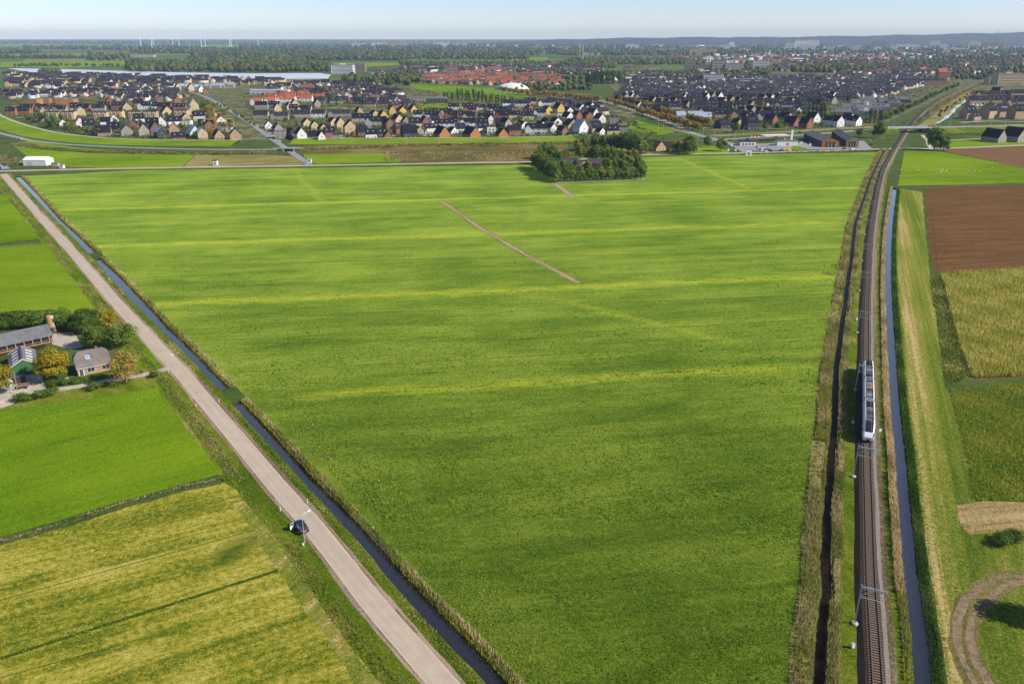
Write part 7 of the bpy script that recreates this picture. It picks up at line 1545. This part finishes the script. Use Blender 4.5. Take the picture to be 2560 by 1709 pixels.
far_houses('distant_streets', [(930,185),(1020,168),(1250,162),(1500,166),(1500,186),(1400,186),(1100,182)], 230, NV+RED[2:], WLS, (12, 44), (6, 9), 40)
far_houses('distant_streets', [(1500,200),(1560,186),(1750,180),(1900,182),(1900,196),(1700,204),(1560,208)], 200, NV+[(0.3,0.28,0.25)], WLS, (12, 40), (6, 9), 34)
far_houses('distant_streets', [(20,234),(200,230),(420,224),(480,232),(460,250),(360,258),(200,246),(20,250)], 110, NV, WLS, (9, 20), (5.5, 9), 26)
far_houses('distant_streets', [(60,214),(250,214),(430,210),(440,220),(200,224),(60,224)], 70, NV, WLS, (9, 22), (5.5, 9), 26)
far_houses('distant_streets', [(650,226),(700,216),(850,210),(960,218),(1000,236),(960,256),(880,250),(790,240),(700,244)], 170, NV+RED[3:], WLS, (9, 22), (5.5, 9), 26)
far_houses('distant_streets', [(940,240),(1040,262),(1030,280),(960,262)], 40, NV, WLS, (9, 20), (5.5, 9), 26)
far_houses('distant_streets', [(1420,252),(1480,262),(1520,290),(1480,288),(1400,262)], 36, NV, WLS, (8, 16), (5.5, 9), 26)
far_houses('distant_city', [(1700,150),(1900,128),(2560,112),(2560,142),(2200,152),(1800,160)], 700, NV+RED+[(0.4,0.4,0.4),(0.3,0.3,0.32)], WLS+[(0.75,0.74,0.72)], (14, 46), (10, 9), 50)
far_houses('distant_city', [(860,113),(1200,109.5),(1600,112),(1900,110),(1900,116),(1600,118),(1000,116)], 120, [(0.5,0.5,0.5),(0.35,0.35,0.38)], [(0.7,0.69,0.66)], (30, 120), (9, 9), 120)
# ---- skyline blocks
BLK = [(1321,1358,125,117,'Y'),(1386,1423,125,117,'Y'),(1565,1597,122,112,'w'),(1630,1660,121,112,'w'),(1642,1722,130,122.5,'y'),(1724,1790,138,123,'y'),(1799,1832,126,114.5,'w'),(1822,1835,115,107,'w'),(1848,1876,131,123,'w'),(1632,1642,148,130,'g'),(1506,1556,146,140,'t'),(1678,1730,149,139,'o'),
 (1712,1738,176,153,'t'),(1738,1778,177,164,'t'),(1779,1812,178,152,'g'),(1812,1857,178,160,'g'),(1880,1920,176,153,'l'),(1557,1578,178,166,'t'),(1584,1610,176,166,'t'),(1621,1642,178,167,'y'),(1407,1435,178,169.5,'y'),(1344,1405,178,172,'y'),(1734,1760,207,189,'b'),(1760,1808,208,187,'w'),(1831,1920,211,199,'w'),
 (2001,2038,129,115,'w'),(1961,1985,125,108,'l'),(1985,2010,124,103,'w'),(2005,2046,111,102,'w'),(2065,2084,130,116,'y'),(2127,2150,128,117,'l'),(2185,2202,130,118,'w'),(2222,2241,127,115,'l'),(2323,2350,118,103,'l'),(2353,2371,124,112,'w'),(2359,2419,129,121,'w'),(2457,2499,118,108,'b'),(2504,2520,128,110,'t'),(2538,2559,100,93,'w'),(1920,1947,167,154,'t'),(2054,2073,141,134,'b'),(2106,2117,125,116,'b'),
 (829,884,186,164,'w'),(884,914,180,161,'t'),(934,962,194,181,'l'),(963,991,197,183,'l'),(1112,1143,186,167.5,'t'),(1232,1280,170,162,'w'),(876,911,112,109,'w'),(932,969,112,108.5,'w'),(974,1017,112,106.5,'y'),(1084,1122,112,107,'w'),(1131,1166,112,107.5,'w'),(2490,2560,212,186,'y'),(2470,2510,208,194,'y'),(1920,1954,199,190,'o'),(2102,2130,184,178,'o'),(330,385,143,138,'w'),(2060,2150,122,115,'w'),(2240,2300,120,112,'w'),(1580,1625,126,120,'l'),(2420,2450,112,104,'l'),(1460,1500,138,132,'w'),(2180,2215,112,106,'b')]
for i, (x0, x1, yb, yt, w_) in enumerate(sorted(BLK)):
    yb = max(yb, 118.5) if yt > 95 else yb
    a, b = at(x0, yb), at(x1, yb); L = (b-a).length; D_ = a.y; h_ = max(5, min(190, (yb-yt)*(D_*math.cos(TH)+H*math.sin(TH))/F/math.cos(TH*.35))); dep = max(12, min(L*.5, 26)); L = max(L, 8)
    e = empty('apartment_block', ((a.x+b.x)/2, a.y+dep/2, 0), rnd.uniform(-.1, .1), f'{WALLN[w_]} {"tower" if h_ > L else "slab"} block, {nth(i)} from the left along the distant skyline', 'building', 'distant skyline blocks')
    gable(e, round(L, 1), round(dep, 1), round(h_, 1), round(h_, 1), WALL[w_], ROOF['g'])
    ns = int(max(2, min(7, h_/3.2)))
    for k in range(ns):
        z = h_*(k+.45)/ns
        MB().box(-L*.47, L*.47, -dep/2-.15, -dep/2+.1, z, z+h_/ns*.38).build('window_band', M_PANE, e); MB().box(L/2-.1, L/2+.15, -dep*.4, dep*.4, z, z+h_/ns*.38).build('window_band', M_PANE, e)
    if h_ > 18: MB().box(-L*.15, L*.1, -2.5, 2.5, h_+.2, h_+3.2).build('roof_housing', WALL[w_], e)
# church tower, mast, chimneys, cranes on the skyline
q = at(2489, 117); e = empty('church_tower', q, 0, 'tall brown church tower with domed top on the right skyline', 'church tower'); sH = q.y/1865
MB().box(-7,7,-7,7,0,19*sH).build('tower_shaft', WALL['r'], e); MB().lathe([(6.5,19*sH),(6.5,26*sH),(7.5,26.2*sH),(5,29*sH),(1.8,30*sH),(1.8,33*sH),(.3,36*sH)],8).build('lantern', WALL['t'], e); MB().box(-7.6,7.6,-7.6,7.6,18.6*sH,19.2*sH).build('gallery', WALL['y'], e)
q = at(2515, 116); e = empty('radio_mast', q, 0, 'thin tall radio mast right of the church tower', 'mast'); MB().tube((0,0,0),(0,0,60*q.y/1865*.75),1.1,.4,5).build('shaft', M_STEEL, e); MB().box(-2,2,-2,2,0,4).build('base', M_CONC, e)
for px, lab in ((1449,'left one of two thin pale chimneys behind the poplar block'), (1457,'right one of two thin pale chimneys behind the poplar block')):
    q = at(px, 148); e = empty('chimney_stack', q, 0, lab, 'chimney'); hh = 29*q.y/1865; MB().tube((0,0,0),(0,0,hh),1.8,1.3,8).build('shaft', WALL['y'], e); MB().tube((0,0,hh),(0,0,hh+2),1.6,1.6,8).build('cap', M_CONC, e)
for px, lab in ((1938,'orange building crane on the skyline left of the white towers'), (2281,'orange building crane on the skyline left of the round hall')):
    q = at(px, 122); e = empty('skyline_crane', q, 0, lab, 'crane'); s_ = q.y/1865; MB().tube((0,0,0),(0,0,30*s_),1.4,1.2,4).build('mast', M_ORNG, e); MB().tube((-16*s_,0,24*s_),(8*s_,0,25*s_),1.0,.8,4).build('jib', M_ORNG, e); MB().box(6*s_,8*s_,-2,2,22*s_,24.5*s_).build('counterweight', M_CONC, e)
# telecom tower in the right estate
q = at(2154, 342); e = empty('telecom_mast', q, 0, 'lattice telecom mast with white antennas beside the poplars near the bridge', 'mast'); hh = 37
mb = MB(); [mb.tube((a*.9,b*.9,0),(a*.5,b*.5,hh),.08,n=4) for a in (-1,1) for b in (-1,1)]
for i in range(16): z = i*hh/16; k = .9-.4*i/16; mb.tube((-k,-k,z),(k,-k,z+hh/16),.045,n=4); mb.tube((k,k,z),(-k,k,z+hh/16),.045,n=4); mb.tube((k,-k,z),(k,k,z+hh/16),.045,n=4)
mb.build('lattice', plain('dark_steel', (.2,.21,.23), .6, var=.2), e)
for i in range(8): a = i*.785; MB().box(-.35,.35,-.2,.2,-1.8,1.8).build('antenna', M_WHITE, e, loc=(1.6*math.cos(a), 1.6*math.sin(a), hh-3-(i % 2)*6))
# wind turbines
for i, (px, D_, hub) in enumerate(((354,6800,150),(381,7400,140),(385,8200,138),(433,9200,118),(449,8600,116),(504,9000,112),(514,9400,110),(575,9000,112),(579,9600,110),(646,8400,112))):
    x = (px-1280)/F*(D_*math.cos(TH)+H*math.sin(TH)); e = empty('wind_turbine', (x, D_, 0), .4, f'white wind turbine, {nth(i)} from the left on the horizon', 'wind turbine', 'wind turbines on the left horizon')
    obj('tower', cached(('wt', hub), lambda: MB().tube((0,0,0),(0,0,hub),3.6,2.2,10).mesh('tower', M_WHITE)), e); obj('nacelle', cached('wn', lambda: MB().box(-2,2,-5,4,-2,2.4).mesh('nacelle', M_WHITE, bevel=.5)), e, (0,0,hub+1))
    r_ = obj('rotor', cached('wr', lambda: MB().tube((0,-6.5,0),(0,-4.5,0),1.4,1.8,8).mesh('rotor', M_WHITE)), e, (0,0,hub+1), (0, rnd.uniform(0,2), 0))
    for k in range(3): obj('blade', cached('wb', lambda: MB().prism([(-1.6,1),(1.9,1),(1.2,20),(.35,52),(-.2,52),(-1.0,20)],-.25,.25,axis='y').mesh('blade', M_WHITE)), r_, (0,-5.8,0), (0, k*2.094, 0))
# ---------------------------------------------------------------- air
hz = MB().box(-16000, 16000, -120, 18000, -3.0, 214).build('haze', []); tag(hz, kind='stuff')
hm = bpy.data.materials.new('haze_air'); hm.use_nodes = True; t = hm.node_tree; t.nodes.clear()
o_ = t.nodes.new('ShaderNodeOutputMaterial'); v_ = t.nodes.new('ShaderNodeVolumePrincipled')
v_.inputs['Color'].default_value = (0.58, 0.75, 1.0, 1); v_.inputs['Density'].default_value = 4.6e-5; v_.inputs['Anisotropy'].default_value = 0.0
t.links.new(v_.outputs[0], o_.inputs['Volume']); hz.data.materials.append(hm)
